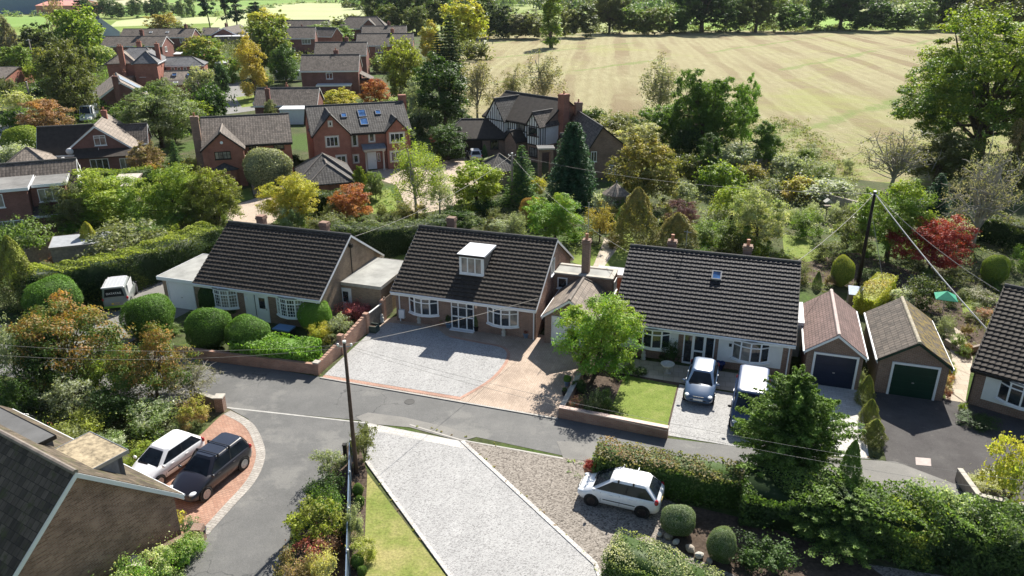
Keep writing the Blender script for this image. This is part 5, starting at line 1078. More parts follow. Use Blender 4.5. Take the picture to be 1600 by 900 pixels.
def leaves(P,N,S,R,mixv,asp=.6,core=None,name='foliage',mat=None,rnd=None):
    """one mesh of small leaf faces: P places, N facing, S size"""
    n=len(P); N=unit(N); a=unit(np.cross(N,unit(R.normal(size=(n,3))))); b=np.cross(N,a)
    s=S[:,None]*.5; bend=N*s*.35
    V=np.stack([P-a*s,P-b*s*asp+bend*.4,P+a*s-bend,P+b*s*asp+bend*.4],1).reshape(-1,3)
    F=np.arange(n*4,dtype=np.int32)
    nc=0; cv=np.zeros((0,3)); cf=[]
    if core: cv=np.array(core[0],float).reshape(-1,3); cf=core[1]; nc=len(cf)
    me=bpy.data.meshes.new(name)
    nv=len(V)+len(cv); lt=np.concatenate([np.full(n,4),np.array([len(f) for f in cf],int)]).astype(np.int32)
    li=np.concatenate([F]+[np.array(f)+len(V) for f in cf]).astype(np.int32) if nc else F
    me.vertices.add(nv); me.vertices.foreach_set('co',np.concatenate([V,cv]).astype(np.float32).ravel())
    me.loops.add(len(li)); me.loops.foreach_set('vertex_index',li)
    me.polygons.add(len(lt)); me.polygons.foreach_set('loop_start',np.concatenate([[0],np.cumsum(lt)[:-1]]).astype(np.int32)); me.polygons.foreach_set('loop_total',lt)
    me.update(calc_edges=True)
    at=me.attributes.new('rnd','FLOAT','FACE'); at.data.foreach_set('value',np.concatenate([R.random(n) if rnd is None else rnd,np.full(nc,.15)]).astype(np.float32))
    at=me.attributes.new('mixv','FLOAT','FACE'); at.data.foreach_set('value',np.concatenate([np.clip(mixv,0,1),np.full(nc,.0)]).astype(np.float32))
    me.materials.append(mat or LEAF)
    return me
def sph(R,n): return unit(R.normal(size=(n,3)))
def clumps(R,C,rad,nl,leaf,flat=.7,up=.5,droop=0,jit=.5,shell=.45,sub=7):
    """leaves gathered in sprigs round each clump: C centres, rad radii"""
    k=len(C); rad=np.asarray(rad) if np.ndim(rad) else np.full(k,rad)
    sd=sph(R,k*sub); sr=np.repeat(rad,sub); so=sd*(sr*(.55+.6*R.random(k*sub)))[:,None]; so[:,2]*=flat
    SCn=np.repeat(C,sub,0)+so; per=max(3,nl//sub); cnt=R.integers(int(per*.5),int(per*1.5)+2,k*sub)
    si=np.repeat(np.arange(k*sub),cnt); n=len(si); d=R.normal(size=(n,3))
    off=d*(sr[si]*.27)[:,None]; off[:,2]*=flat
    if droop: off[:,2]-=droop*R.random(n)**1.5*sr[si]
    P=SCn[si]+off; ci=si//sub; N=unit(P-C[ci])*.55+d*.25+np.array([0,0,up])+R.normal(size=(n,3))*jit
    S=leaf*(.6+.8*R.random(n)); P[:,2]=np.maximum(P[:,2],.02); return P,N,S,ci
def envelope(R,n,cx,rz,z0,power=1.0,lump=.18,low=-.75,fill=.35):
    """clump centres near the surface of an uneven egg"""
    d=sph(R,n*3); d=d[d[:,2]>low][:n]
    ph=R.random(6)*6.28; az=np.arctan2(d[:,1],d[:,0])
    lumpy=1+lump*(np.sin(az*2+ph[0])*.5+np.sin(az*3+ph[1]+d[:,2]*2)*.5+np.sin(d[:,2]*4+ph[2]+az)*.5)
    r=np.where(R.random(len(d))<fill,.3+.5*R.random(len(d)),.82+.18*R.random(len(d)))*lumpy
    C=d*r[:,None]; C[:,0]*=cx;C[:,1]*=cx;C[:,2]=C[:,2]*rz+z0
    return C
def limbs(R,C,h0,h1,r0,n=9,mat=None,name='trunk',lean=0):
    mb=MB(); top=np.array([R.normal()*.1*h1+lean,R.normal()*.1*h1,h1])
    tp=[(top[0]*t*t,top[1]*t*t,h1*t) for t in (0,.25,.5,.75,1)]
    mb.tube(tp,[r0*1.25,r0,r0*.85,r0*.65,r0*.35],7)
    if len(C):
        for c in C[R.choice(len(C),min(n,len(C)),replace=False)]:
            t=h0+(1-h0)*R.random()*.8; p=np.array([top[0]*t*t,top[1]*t*t,h1*t]); q=c; m=(p+q)/2; m[2]+=.12*np.linalg.norm(q-p)*(1 if R.random()<.6 else -.3); m[:2]+=R.normal(size=2)*.06*np.linalg.norm(q-p)
            mb.tube([p,p*.45+m*.55+0*m,m*.5+q*.5,q],[r0*.45,r0*.33,r0*.2,r0*.06],5,False)
    return mb
PROTO={}
def hgt(P,h): return np.clip(P[:,2]/h,0,1)
def proto(kind,lod,var):
    key=(kind,lod,var)
    if key in PROTO: return PROTO[key]
    R=rng(abs(hash(str(key)))%10**6 if False else sum(ord(c)*(i+3) for i,c in enumerate(kind))*31+lod*7+var*101)
    L={0:.8,1:1.12,2:1.85}[lod]; Q={0:1.5,1:.95,2:.4}[lod]   # leaf size and count by distance
    mat=LEAF; tr=None; core=None; asp=.6
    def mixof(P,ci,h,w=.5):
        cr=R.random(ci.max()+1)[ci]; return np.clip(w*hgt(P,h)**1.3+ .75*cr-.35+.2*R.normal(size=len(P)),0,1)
    def N_(n): return max(20,int(n*Q))
    if kind=='shrub':
        W,H=2.0,1.5; C=envelope(R,20,.72,.62,.72,lump=.3,low=-.8,fill=.15); P,Nn,S,ci=clumps(R,C,.12+.3*R.random(len(C))**1.5+.06,N_(200),.095*L,.85,.6,jit=.6)
        k=N_(160); sp=np.c_[R.normal(size=(k,2))*.45,.5+R.random(k)*1.05]; P=np.concatenate([P,sp]); Nn=np.concatenate([Nn,R.normal(size=(k,3))+[0,0,.5]]); S=np.concatenate([S,.11*L*(.6+.6*R.random(k))]); ci=np.concatenate([ci,R.integers(0,len(C),k)])
    elif kind=='loose':
        W,H=2.0,2.0; C=envelope(R,26,.8,.85,1.1,lump=.3,fill=.3); P,Nn,S,ci=clumps(R,C,.3,N_(75),.12*L,.9,.5,jit=.7); tr=limbs(R,C,.1,1.0,.04,14)
    elif kind=='round':
        W,H=5.0,6.0; C=envelope(R,120,2.2,2.7,3.05,lump=.3,low=-.92,fill=.3); P,Nn,S,ci=clumps(R,C,.25+.5*R.random(len(C)),N_(160),.165*L,.75,.55); tr=limbs(R,C,.1,3.8,.14)
    elif kind=='oval':
        W,H=4.0,7.0; C=envelope(R,66,1.65,3.3,3.55,lump=.24,low=-.85,fill=.3); P,Nn,S,ci=clumps(R,C,.3+.5*R.random(len(C)),N_(230),.16*L,.9,.5); tr=limbs(R,C,.25,5,.15)
    elif kind=='birch':
        W,H=5.0,9.0; C=envelope(R,95,2.0,3.6,5.2,lump=.3,low=-.8,fill=.5); P,Nn,S,ci=clumps(R,C,.42,N_(55),.17*L,.7,.2,2.6,.8); tr=limbs(R,C,.25,7.5,.12,34)
    elif kind=='bare':
        W,H=5.0,6.0; C=envelope(R,150,2.2,2.5,3.4,lump=.25,low=-.6,fill=.5); P,Nn,S,ci=clumps(R,C,.32,N_(20),.11*L,.9,.4,jit=1); tr=limbs(R,C,.3,3.6,.13,70); 
        for c in C[:70]:
            for q in range(3): e=c+R.normal(size=3)*.45+np.array([0,0,.15]); tr.tube([c,(c+e)/2+R.normal(size=3)*.05,e],[.03,.02,.008],4,False)
    elif kind=='poplar':
        W,H=3.4,18.0; zz=np.sort(R.random(120))*16.5+1; a=R.random(120)*6.28; rr=1.25*np.minimum(1,(18.2-zz)/6)*np.minimum(1,.45+zz/6)*(.5+.5*R.random(120))
        C=np.c_[rr*np.cos(a),rr*np.sin(a),zz]; P,Nn,S,ci=clumps(R,C,.5,N_(80),.3*L,1.7,.2); tr=limbs(R,C,.1,13,.25,8)
    elif kind=='oak':
        W,H=17.0,14.5; C=envelope(R,420,7.7,6.2,7.0,lump=.34,low=-.85,fill=.35); P,Nn,S,ci=clumps(R,C,.45+.85*R.random(len(C)),N_(190),.27*L,.6,.6); tr=limbs(R,C,.2,7.5,.5,44)
    elif kind=='maple':
        W,H=5.0,3.6; C=envelope(R,85,2.15,1.7,1.75,lump=.22,low=-.9,fill=.3); P,Nn,S,ci=clumps(R,C,.55,N_(150),.135*L,.42,.9,jit=.4); tr=limbs(R,C,.05,1.8,.09,14)
    elif kind=='pine':
        W,H=8.0,15.0; n=26; a=R.random(n)*6.28; zz=6+8.5*R.random(n)**.8; rr=(.6+2.6*R.random(n))*np.clip((16.5-zz)/7,.3,1)
        C=np.c_[rr*np.cos(a),rr*np.sin(a),zz]; P,Nn,S,ci=clumps(R,C,1.15,N_(160),.42*L,.4,.8); tr=limbs(R,C,.4,14,.24,26); mat=LEAFC
    elif kind in('spruce','cypress','spray'):
        W,H=(4.0,8.0) if kind!='spray' else (5.2,5.6)
        PP=[];NN=[];SS=[];CI=[];k=0; lv=int({'spruce':22,'cypress':26,'spray':27}[kind]); tr=MB(); tr.tube([(0,0,0),(0,0,H*.5),(0,0,H*.95)],[.16,.1,.02],6)
        for i in range(lv):
            z=.25+(H-.5)*(i/lv)**1.05; rmax=(W/2)*((1-z/H)**{'spruce':.75,'cypress':.5,'spray':.62}[kind])*(1 if kind!='spray' else min(1,.45+z/1.5))
            nb=max(4,int((11 if kind!='cypress' else 14)*(.35+rmax/(W/2))))
            for j in range(nb):
                a=6.28*(j+R.random()*.8)/nb+i*.7; ln=rmax*((.72+.4*R.random()) if kind!='spray' else (.35+.85*R.random()**.7)*(1+.22*math.sin(a*2+z)+.12*math.sin(a*5-z*3))); m=max(8,int(N_(60)*(.35+ln/(W/2))*(2.7 if kind=='spray' else 1)))
                t=R.random(m)**.7; dz={'spruce':-.18*ln*t+.16*ln*t**2,'cypress':.25*ln*t-.75*ln*t**2,'spray':.42*ln*t-.1*ln*t**2}[kind]
                wd=((.3*(1-t)+.1)*ln*.7 if kind!='spray' else (.34*(1-t)+.06)*max(ln,.6)*.75); side=R.normal(size=m)*.5
                d=np.array([math.cos(a),math.sin(a)]); p=np.c_[d[0]*ln*t-d[1]*side*wd,d[1]*ln*t+d[0]*side*wd,z+dz-np.abs(side)*wd*.3+R.normal(size=m)*.04]
                if kind=='cypress': p[:,2]-=R.random(m)**2*.5
                PP.append(p); NN.append(R.normal(size=(m,3))*.55+np.array([d[0]*.35,d[1]*.35,.8])); SS.append((.19 if kind!='spray' else .17)*L*(.6+.8*R.random(m))); CI.append(np.c_[np.full(m,k),t]); k+=1
        P=np.concatenate(PP);Nn=np.concatenate(NN);S=np.concatenate(SS);cc=np.concatenate(CI); ci=cc[:,0].astype(int); asp=.38; mat=LEAFC
        mv=np.clip((cc[:,1]-.45)*1.6+.3*R.normal(size=len(P)),0,1)
    elif kind=='cone':
        W,H=2.4,3.4; n=N_(9000); u=R.random(n)**.8; a=R.random(n)*6.28; z=u*H; rr=(W/2)*np.clip(1.08*(1-u)**.62,0,1)*np.minimum(1,.72+u*1.4)*(1+.1*np.sin(a*5+z*4)+.08*np.sin(a*9-z*7))*(.8+.22*R.random(n))
        P=np.c_[rr*np.cos(a),rr*np.sin(a),z]; Nn=np.c_[np.cos(a),np.sin(a),np.full(n,.7)]+R.normal(size=(n,3))*.5; S=.1*L*(.6+.8*R.random(n)); ci=((a*3).astype(int)+7*(z*2.5).astype(int)).astype(int)%60; mat=LEAFC
    elif kind=='ball':
        W,H=2.6,2.5; n=N_(17000); d=sph(R,n); ph=R.random(3)*6.28; lum=1+.06*np.sin(d[:,0]*4+ph[0])+.055*np.sin(d[:,1]*5+ph[1])+.05*(R.random(n)>.975)+.03*np.sin(d[:,2]*9+ph[2]); q=(np.abs(d)**2.1).sum(1)**(-1/2.1)
        P=d*(q*lum*(.93+.1*R.random(n)))[:,None]*np.array([1.22,1.22,1.2])+[0,0,1.22]; P=P[P[:,2]>.02]; n=len(P); d=unit(P-[0,0,1.22]); Nn=d+R.normal(size=(n,3))*.55; S=.075*L*(.6+.8*R.random(n)); ci=R.integers(0,40,n)
        mb=MB(); mb.lathe([(.05,.06)]+[(1.1*math.sin(t),1.22-1.1*math.cos(t)) for t in [PI*(i+1)/13 for i in range(12)]]+[(.02,2.32)],20); core=(mb.v,mb.f); mat=LEAFC
    elif kind=='weep':
        W,H=2.6,2.3; k=130; a=R.random(k)*6.28; r0=R.random(k)**.6*.8; PP=[];ci=[]
        for i in range(k):
            m=N_(34); t=R.random(m); r=r0[i]+t*.5*(.4+r0[i]); z=2.2-.5*r0[i]**2-t**1.4*(1.5+.4*R.random()); PP.append(np.c_[r*math.cos(a[i]),r*math.sin(a[i]),np.maximum(.03,z)]+R.normal(size=(m,3))*.04); ci+=[i]*m
        P=np.concatenate(PP); ci=np.array(ci); Nn=R.normal(size=(len(P),3))*.6+np.c_[P[:,:2]*.5,np.full(len(P),.3)]; S=.12*L*(.6+.7*R.random(len(P))); tr=limbs(R,P[::400],.2,2.0,.06,10); asp=.4
    elif kind=='blades':
        W,H=1.2,1.1; n=N_(500); a=R.random(n)*6.28; r=R.random(n)**.5*.45; t=R.random(n); P=np.c_[r*np.cos(a)*(.5+t),r*np.sin(a)*(.5+t),t*.95*(1.1-r)]; Nn=np.c_[np.cos(a),np.sin(a),np.full(n,.25)]+R.normal(size=(n,3))*.4; S=.3*L*(.6+.7*R.random(n)); ci=R.integers(0,20,n); asp=.14
    else: raise Exception(kind)
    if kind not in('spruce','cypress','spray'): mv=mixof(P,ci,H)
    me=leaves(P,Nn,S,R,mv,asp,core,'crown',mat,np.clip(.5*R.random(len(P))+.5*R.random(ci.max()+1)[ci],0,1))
    tm=None
    if tr is not None and lod<2 or kind in('pine','oak','poplar'):
        if tr is not None:
            o=tr.build('trunk',BARKG if kind in('birch','bare') else BARK,None,True); tm=o.data; bpy.data.objects.remove(o)
    PROTO[key]=(me,tm,W,H); return PROTO[key]
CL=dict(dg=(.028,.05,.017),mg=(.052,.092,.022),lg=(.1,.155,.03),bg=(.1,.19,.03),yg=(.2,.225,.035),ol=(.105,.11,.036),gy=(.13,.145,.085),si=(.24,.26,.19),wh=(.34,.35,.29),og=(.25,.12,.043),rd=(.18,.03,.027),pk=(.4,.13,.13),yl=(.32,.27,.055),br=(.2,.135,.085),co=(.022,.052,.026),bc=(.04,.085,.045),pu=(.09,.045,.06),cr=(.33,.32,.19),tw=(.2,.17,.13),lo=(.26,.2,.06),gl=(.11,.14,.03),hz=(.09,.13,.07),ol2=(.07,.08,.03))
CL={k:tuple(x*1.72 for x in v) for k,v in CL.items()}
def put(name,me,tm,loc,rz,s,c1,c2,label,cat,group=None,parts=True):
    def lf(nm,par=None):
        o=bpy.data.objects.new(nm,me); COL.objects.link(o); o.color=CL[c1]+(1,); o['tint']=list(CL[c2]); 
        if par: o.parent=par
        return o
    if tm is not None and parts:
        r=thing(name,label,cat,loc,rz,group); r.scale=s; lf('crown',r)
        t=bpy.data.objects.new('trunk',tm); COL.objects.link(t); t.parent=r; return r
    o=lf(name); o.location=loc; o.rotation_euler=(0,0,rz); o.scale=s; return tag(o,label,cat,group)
NV={}
def plant(kind,px,yt,yb,pw,c1,c2,label,name=None,cat=None,group=None,lod=None,zk=1):
    # the egg that fills the outline seen: its centre stands half its height above the ground
    al=PITCH+math.atan(((yt+yb)/2-450)/FPX); x,y=G(px,yb); h=1.0
    for _ in range(4):
        D=depth(y,h/2); w=pw*(1.0 if kind=='ball' else 1.06)*D/FPX; H2=(yb-yt)/2*D/FPX/math.cos(al-PITCH)
        h=2*math.sqrt(max((H2**2-(w/2*math.sin(al))**2),(.35*H2)**2))/math.cos(al); h=min(h,H2*2/math.cos(al))
        x,y=G(px,(yt+yb)/2,min(h/2,CAMH*.9)) if (yt+yb)/2>20 else G(px,yb)
    h=max(.25,h*zk)
    D=depth(y)
    if lod is None: lod=0 if D<75 else (1 if D<170 else 2)
    NV[kind]=NV.get(kind,0)+1; var=NV[kind]%3
    me,tm,W,H=proto(kind,lod,var)
    sx=w/W; sz=h/H
    nm={'shrub':'shrub','loose':'shrub','cone':'conifer','spruce':'conifer','cypress':'conifer','spray':'conifer','ball':'clipped_bush','maple':'small_tree','weep':'weeping_shrub','blades':'ornamental_grass','poplar':'poplar_tree','oak':'oak_tree','pine':'pine_tree','bare':'bare_tree','birch':'birch_tree'}.get(kind,'tree')
    name=name or nm; cat=cat or {'clipped_bush':'bush','conifer':'conifer','weeping_shrub':'shrub','ornamental_grass':'grass clump'}.get(name,name.split('_')[-1])
    return put(name,me,tm,(x,y,0),random.uniform(0,6.28),(sx,sx,sz),c1,c2,label,cat,group)
def vn(x,y,seed):
    R=rng(seed); o=np.zeros_like(np.asarray(x,float))
    for k in range(7):
        a=R.random()*6.28; f=.7+1.6*R.random(); o=o+np.sin((x*math.cos(a)+y*math.sin(a))*f+R.random()*6.28)
    return o/2.6
def hedge(pts,w,h,c1,c2,label,leaf=.09,dens=260,px=True,rough=.09,name='hedge',street_=False,topc=True,seed=1):
    P=[Vector((*(G(*p) if px else street(*p)[:2]),0)) for p in pts]; R=rng(seed*77+5); PP=[];NN=[];mv=[]; cv=[];cf=[]
    rings=[]
    for i,p in enumerate(P):
        t=(P[min(i+1,len(P)-1)]-P[max(i-1,0)]).normalized(); rings.append((p,t,Vector((-t.y,t.x,0))))
    for i,(p,t,n) in enumerate(rings):
        e=(t*.12 if i==0 else (-t*.12 if i==len(P)-1 else Vector()))
        b=len(cv); a=w/2*.78
        cv+=[tuple(p+e+n*a),tuple(p+e+n*a+Vector((0,0,h*.9))),tuple(p+e-n*a+Vector((0,0,h*.9))),tuple(p+e-n*a)]
        if i: cf+= [(b-4+k,b-4+(k+1)%4,b+(k+1)%4,b+k) for k in range(4)]
    cf+=[(0,1,2,3),tuple(len(cv)-4+k for k in range(4))]
    org=P[0]
    for i in range(len(P)-1):
        a,b=P[i],P[i+1]; L=(b-a).length; n0,n1=rings[i][2],rings[i+1][2]
        for face,area in (('t',L*w),('l',L*h),('r',L*h)):
            k=int(area*dens); s=R.random(k); u=R.random(k); base=np.array(a)[None]*(1-s)[:,None]+np.array(b)[None]*s[:,None]; nn=np.array(n0)[None]*(1-s)[:,None]+np.array(n1)[None]*s[:,None]
            q=base[:,0]*1.3+base[:,1]*.7; wob=vn(base[:,0]*1.1+(u*w if face=='t' else 0),base[:,1]*1.1+(u*h if face!='t' else 0),seed)*1.1+vn(base[:,0]*3.1+(u*w*2 if face=='t' else 0),base[:,1]*3.1+(u*h*3 if face!='t' else 0),seed+9)*.6
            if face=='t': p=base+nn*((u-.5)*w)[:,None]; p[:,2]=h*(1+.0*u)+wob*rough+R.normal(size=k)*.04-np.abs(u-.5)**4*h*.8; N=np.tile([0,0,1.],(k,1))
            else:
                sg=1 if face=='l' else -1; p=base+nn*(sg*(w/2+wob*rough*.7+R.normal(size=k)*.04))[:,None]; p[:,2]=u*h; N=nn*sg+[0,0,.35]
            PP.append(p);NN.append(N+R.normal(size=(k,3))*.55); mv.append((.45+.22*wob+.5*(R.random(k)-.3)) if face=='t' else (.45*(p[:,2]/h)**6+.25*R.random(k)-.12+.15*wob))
    for j,(idx,sg) in enumerate(((0,-1),(-1,1))):
        p,t,n=rings[idx]; k=int(w*h*dens); u=R.random(k)-.5; z=R.random(k)*h; q=np.array(p)[None]+np.array(n)[None]*(u*w)[:,None]+np.array(t)[None]*(sg*R.normal(size=k)*.04)[:,None]; q[:,2]=z; PP.append(q); NN.append(np.tile(np.array(t)*sg,(k,1))+R.normal(size=(k,3))*.55); mv.append(.2*R.random(k))
    A=np.concatenate(PP)-np.array(org); N=np.concatenate(NN)
    me=leaves(A,N,leaf*(.6+.8*R.random(len(A))),R,np.concatenate(mv),.65,([tuple(Vector(v)-org) for v in cv],cf),name)
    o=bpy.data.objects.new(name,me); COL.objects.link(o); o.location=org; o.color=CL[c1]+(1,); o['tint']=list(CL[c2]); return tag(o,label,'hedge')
def inpoly(x,y,P):
    c=np.zeros(len(x),bool); j=len(P)-1
    for i in range(len(P)):
        xi,yi=P[i];xj,yj=P[j]; c^=((yi>y)!=(yj>y))&(x<(xj-xi)*(y-yi)/(yj-yi+1e-12)+xi); j=i
    return c
def cover(pts,dens,rad,hmax,leaf,c1,c2,name='ground_cover',nl=26,seed=3,px=True,street_=False):
    """uncounted low planting over a patch of ground"""
    P=[G(*p) for p in pts] if px else ([street(*p)[:2] for p in pts] if street_ else pts); xs=[p[0] for p in P]; ys=[p[1] for p in P]; R=rng(seed)
    ar=(max(xs)-min(xs))*(max(ys)-min(ys)); n=int(ar*dens); x=R.uniform(min(xs),max(xs),n); y=R.uniform(min(ys),max(ys),n); k=inpoly(x,y,P); x,y=x[k],y[k]; n=len(x)
    hh=hmax*R.random(n)**1.8; C=np.c_[x,y,hh*.6]; A,N,S,ci=clumps(R,C,rad*(.5+.9*R.random(n)),nl,leaf,.7,.6,jit=.6); A[:,2]=np.maximum(A[:,2],.03+.05*R.random(len(A)))
    me=leaves(A,N,S,R,np.clip(R.random(n)[ci]*1.5-.4,0,1),.6,None,name,None,np.clip(R.random(n)[ci]*.7+.3*R.random(len(A)),0,1))
    o=bpy.data.objects.new(name,me); COL.objects.link(o); o.color=CL[c1]+(1,); o['tint']=list(CL[c2]); o['kind']='stuff'; return o
# ---------------------------------------------------------------- every plant, from the front to the back
V=lambda *a,**k: plant(*a,**k)
# clipped bushes and plants round the left bungalow
V('ball',232,457,530,78,'mg','bg','largest clipped green ball bush, beside the worn drive')
V('ball',325,477,547,70,'mg','bg','clipped green ball bush behind the wall, left of its slightly smaller neighbour')
V('ball',387,491,552,72,'mg','bg','clipped green dome bush next to the leafy laurel hedge')
V('ball',86,431,500,84,'mg','bg','rounded green bush left of the parked off-roader')
V('ball',368,463,493,26,'dg','mg','small dark ball bush below the left bow window')
V('ball',328,444,492,36,'dg','mg','dark clipped bush against the left corner of the buff bungalow')
V('ball',494,466,518,54,'bg','lg','boxy green bush hiding half of a bow window')
hedge([(-29.6,35.75),(-27,35.95),(-24.4,36.1)],1.9,1.35,'bg','lg','glossy bright laurel hedge along the brick wall beside the lane',.16,170,False,.14,street_=True,seed=2)
V('shrub',262,500,525,48,'lg','gy','low pale green shrub beside the largest ball bush')
V('shrub',555,468,506,52,'pk','pk','round pink flowered hydrangea by the flat roofed extension',name='flowering_shrub')
V('loose',530,488,530,42,'gy','si','grey leaved shrub behind the brick side wall')
V('shrub',500,504,536,38,'yl','yg','yellow flowered low shrub behind the brick wall corner')
# left garden
V('maple',103,460,606,162,'mg','og','broad tree with leaves turning orange, at the left end of the lane')
V('maple',236,506,630,124,'mg','og','orange topped tree leaning over the lane opposite the ball bushes')
V('bare',296,560,632,92,'ol','tw','thin grey twiggy tree at the corner of the low brick wall')
V('shrub',300,618,672,52,'br','yg','olive brown bush beside the low brick wall end')
V('shrub',235,620,676,78,'lg','wh','pale flowering bush above the red brick drive')
V('loose',113,592,655,74,'gy','si','grey green bush in the middle of the left garden')
V('shrub',122,642,700,80,'yg','gy','yellow green bush above the bottom left house')
V('shrub',145,556,606,36,'yg','cr','small lime yellow bush between the two orange trees')
V('shrub',175,552,620,70,'mg','yg','green bush beneath the two orange trees')
V('loose',14,498,592,64,'si','gy','silver leaved bush at the left edge of the picture')
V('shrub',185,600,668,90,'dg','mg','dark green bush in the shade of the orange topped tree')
V('shrub',40,652,706,66,'lg','yg','light green bush at the left edge above the dark roof')
V('shrub',72,668,704,40,'mg','pk','small bush with a few pink flowers above the dark roof')
V('shrub',168,674,712,52,'lg','wh','white flecked bush behind the mossy flat dormer')
V('shrub',228,684,728,58,'yg','lg','feathery green mound beside the white car on the red drive')
V('shrub',200,716,748,26,'lg','yg','small green bush between the flat dormer and the white car')
V('cone',24,368,482,66,'ol','yg','tall golden green conifer at the left edge')
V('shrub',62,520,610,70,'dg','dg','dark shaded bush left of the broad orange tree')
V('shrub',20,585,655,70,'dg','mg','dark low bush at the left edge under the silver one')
cover([(-20,560),(120,600),(200,640),(330,640),(290,690),(200,750),(120,740),(-20,700)],2.2,.3,.7,.1,'dg','ol',seed=5)
cover([(-30,420),(60,420),(150,480),(150,560),(20,640),(-60,640)],1.6,.4,1.0,.13,'dg','mg',seed=6)
# laurel at the brick gable, pots
for i,u in enumerate((-4.2,-2.7,-1.2,.3,1.8,3.0)):
    bx=-15.65+.857*1.05+.515*u; by=22.85-.515*1.05+.857*u; me,tm,W,H=proto('shrub',0,i%3); k=(2.0,1.9,2.1,1.9,1.9,1.4)[i]
    put('shrub',me,None,(bx,by,0),i*1.1,(k/W,k/W,(1.9,1.8,2.0,1.8,1.6,1.2)[i]/H),'bg','cr',['glossy bush against the brick gable just outside the bottom edge','glossy bush against the brick gable at the bottom edge','third glossy bush from the pots up against the brick gable, behind the stone capped pier','second glossy bush from the pots against the brick gable','glossy light green bush next to the pots against the brick gable','small yellowish bush at the corner of the brick gable'][i],'shrub','glossy bushes along the brick gable')
# bed by the blue fence
for k,px,yt,yb,pw,c1,c2,lab in [('loose',512,697,752,48,'gy','si','dark spiky grey bush at the road end of the blue fence'),('shrub',510,738,796,62,'dg','mg','dark green bush along the outside of the blue fence'),('shrub',505,768,832,64,'mg','lg','mid green bush halfway along the outside of the blue fence'),('loose',494,780,856,84,'yg','ol','loose yellow green bush outside the blue fence'),('shrub',492,830,892,76,'br','rd','reddish brown bush outside the blue fence'),('shrub',505,858,930,50,'cr','yl','cream coloured bush at the bottom edge outside the blue fence'),('shrub',468,862,935,70,'br','ol','brown bush at the bottom edge beside the side road')]: V(k,px,yt,yb,pw,c1,c2,lab)
V('loose',568,664,722,46,'ol','gy','wispy green bush round the foot of the near pole')
for px,yt,yb,pw,lab in [(559,755,775,18,'dark clipped ball nearest the near pole inside the blue fence'),(562,774,792,15,'tiny dark ball bush beside the dry lawn strip'),(558,867,888,22,'clipped ball beside the yellow bush inside the fence'),(565,884,900,16,'tiny clipped ball at the bottom inside the blue fence')]: V('ball',px,yt,yb,pw,'mg','lg',lab,lod=1)
V('shrub',552,788,846,32,'gy','si','grey bush squeezed between the blue fence and the dry lawn'); V('shrub',566,838,878,40,'yg','cr','pale yellow bush beside the dry lawn strip')
cover([(553,720),(572,740),(566,900),(552,950),(548,800)],4,.2,.35,.08,'ol','br',seed=8)
# right bungalow front
V('round',934,460,590,116,'bg','yg','bright green tree in front of the right bungalow',lod=0)
V('shrub',1048,530,568,32,'dg','mg','dark climbing bush beside the porch door of the white bungalow',name='climbing_shrub')
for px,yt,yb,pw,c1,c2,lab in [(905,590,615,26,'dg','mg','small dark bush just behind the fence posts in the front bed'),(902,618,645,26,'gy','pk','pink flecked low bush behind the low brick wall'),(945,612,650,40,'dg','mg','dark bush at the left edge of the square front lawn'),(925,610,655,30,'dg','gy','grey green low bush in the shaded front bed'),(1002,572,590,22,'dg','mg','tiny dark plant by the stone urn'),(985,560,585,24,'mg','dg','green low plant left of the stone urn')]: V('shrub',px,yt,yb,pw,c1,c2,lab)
V('spray',1241,564,750,190,'mg','lg','large feathery green conifer in front of the parked van')
V('cone',1354,585,632,30,'ol','yg','uppermost dwarf conifer between the two garages'); V('cone',1360,622,662,32,'ol','yg','middle dwarf conifer in the strip beside the green garage drive'); V('cone',1367,652,694,40,'ol','yg','lowest dwarf conifer at the lane end of the strip')
V('shrub',1344,575,602,20,'gy','si','little grey bush against the wall of the navy door garage')
hedge([(1347,492),(1382,452)],1.5,1.3,'yg','lo','bright golden hedge behind the gap between the two garages',.1,240,seed=3)
# hedges in front
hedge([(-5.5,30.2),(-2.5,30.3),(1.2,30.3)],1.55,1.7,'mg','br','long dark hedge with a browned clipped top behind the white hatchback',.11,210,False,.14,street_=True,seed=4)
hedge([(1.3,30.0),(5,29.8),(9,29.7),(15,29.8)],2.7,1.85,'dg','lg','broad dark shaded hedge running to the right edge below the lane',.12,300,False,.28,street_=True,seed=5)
V('spray',1322,722,862,176,'dg','lg','bushy conifer growing up out of the broad hedge',zk=.8)
V('cone',1326,690,800,50,'mg','lg','pointed conifer shoot sticking up from the broad hedge')
V('loose',1468,748,850,92,'lg','wh','variegated bush rising out of the hedge below the lane')
V('shrub',1420,776,870,100,'mg','yg','green bush in the hedge right of the bushy conifer'); V('shrub',1560,790,890,110,'mg','gy','grey green bush in the hedge near the right edge')
hedge([(952,884),(1010,905),(1110,958)],1.9,1.25,'mg','cr','clipped pale topped hedge at the bottom edge beside the gravel track',.075,360,seed=6)
V('ball',1060,788,838,54,'mg','si','variegated ball bush right of the white hatchback',lod=0); V('ball',1128,824,876,46,'mg','si','smaller variegated ball bush in the dark bed',lod=0); V('shrub',1195,832,905,92,'dg','mg','dark low bush at the bottom edge under the hedge')
V('loose',1590,676,800,92,'yg','yl','yellow leaved bush at the right edge beside the low wall'); V('shrub',1548,732,772,60,'cr','yg','pale cream ground hugging shrub inside the low wall')
V('shrub',1530,640,672,60,'dg','mg','dark low bush under the window of the right edge bungalow'); V('shrub',1504,628,644,14,'yg','lg','tiny lime plant at the corner of the right edge bungalow')
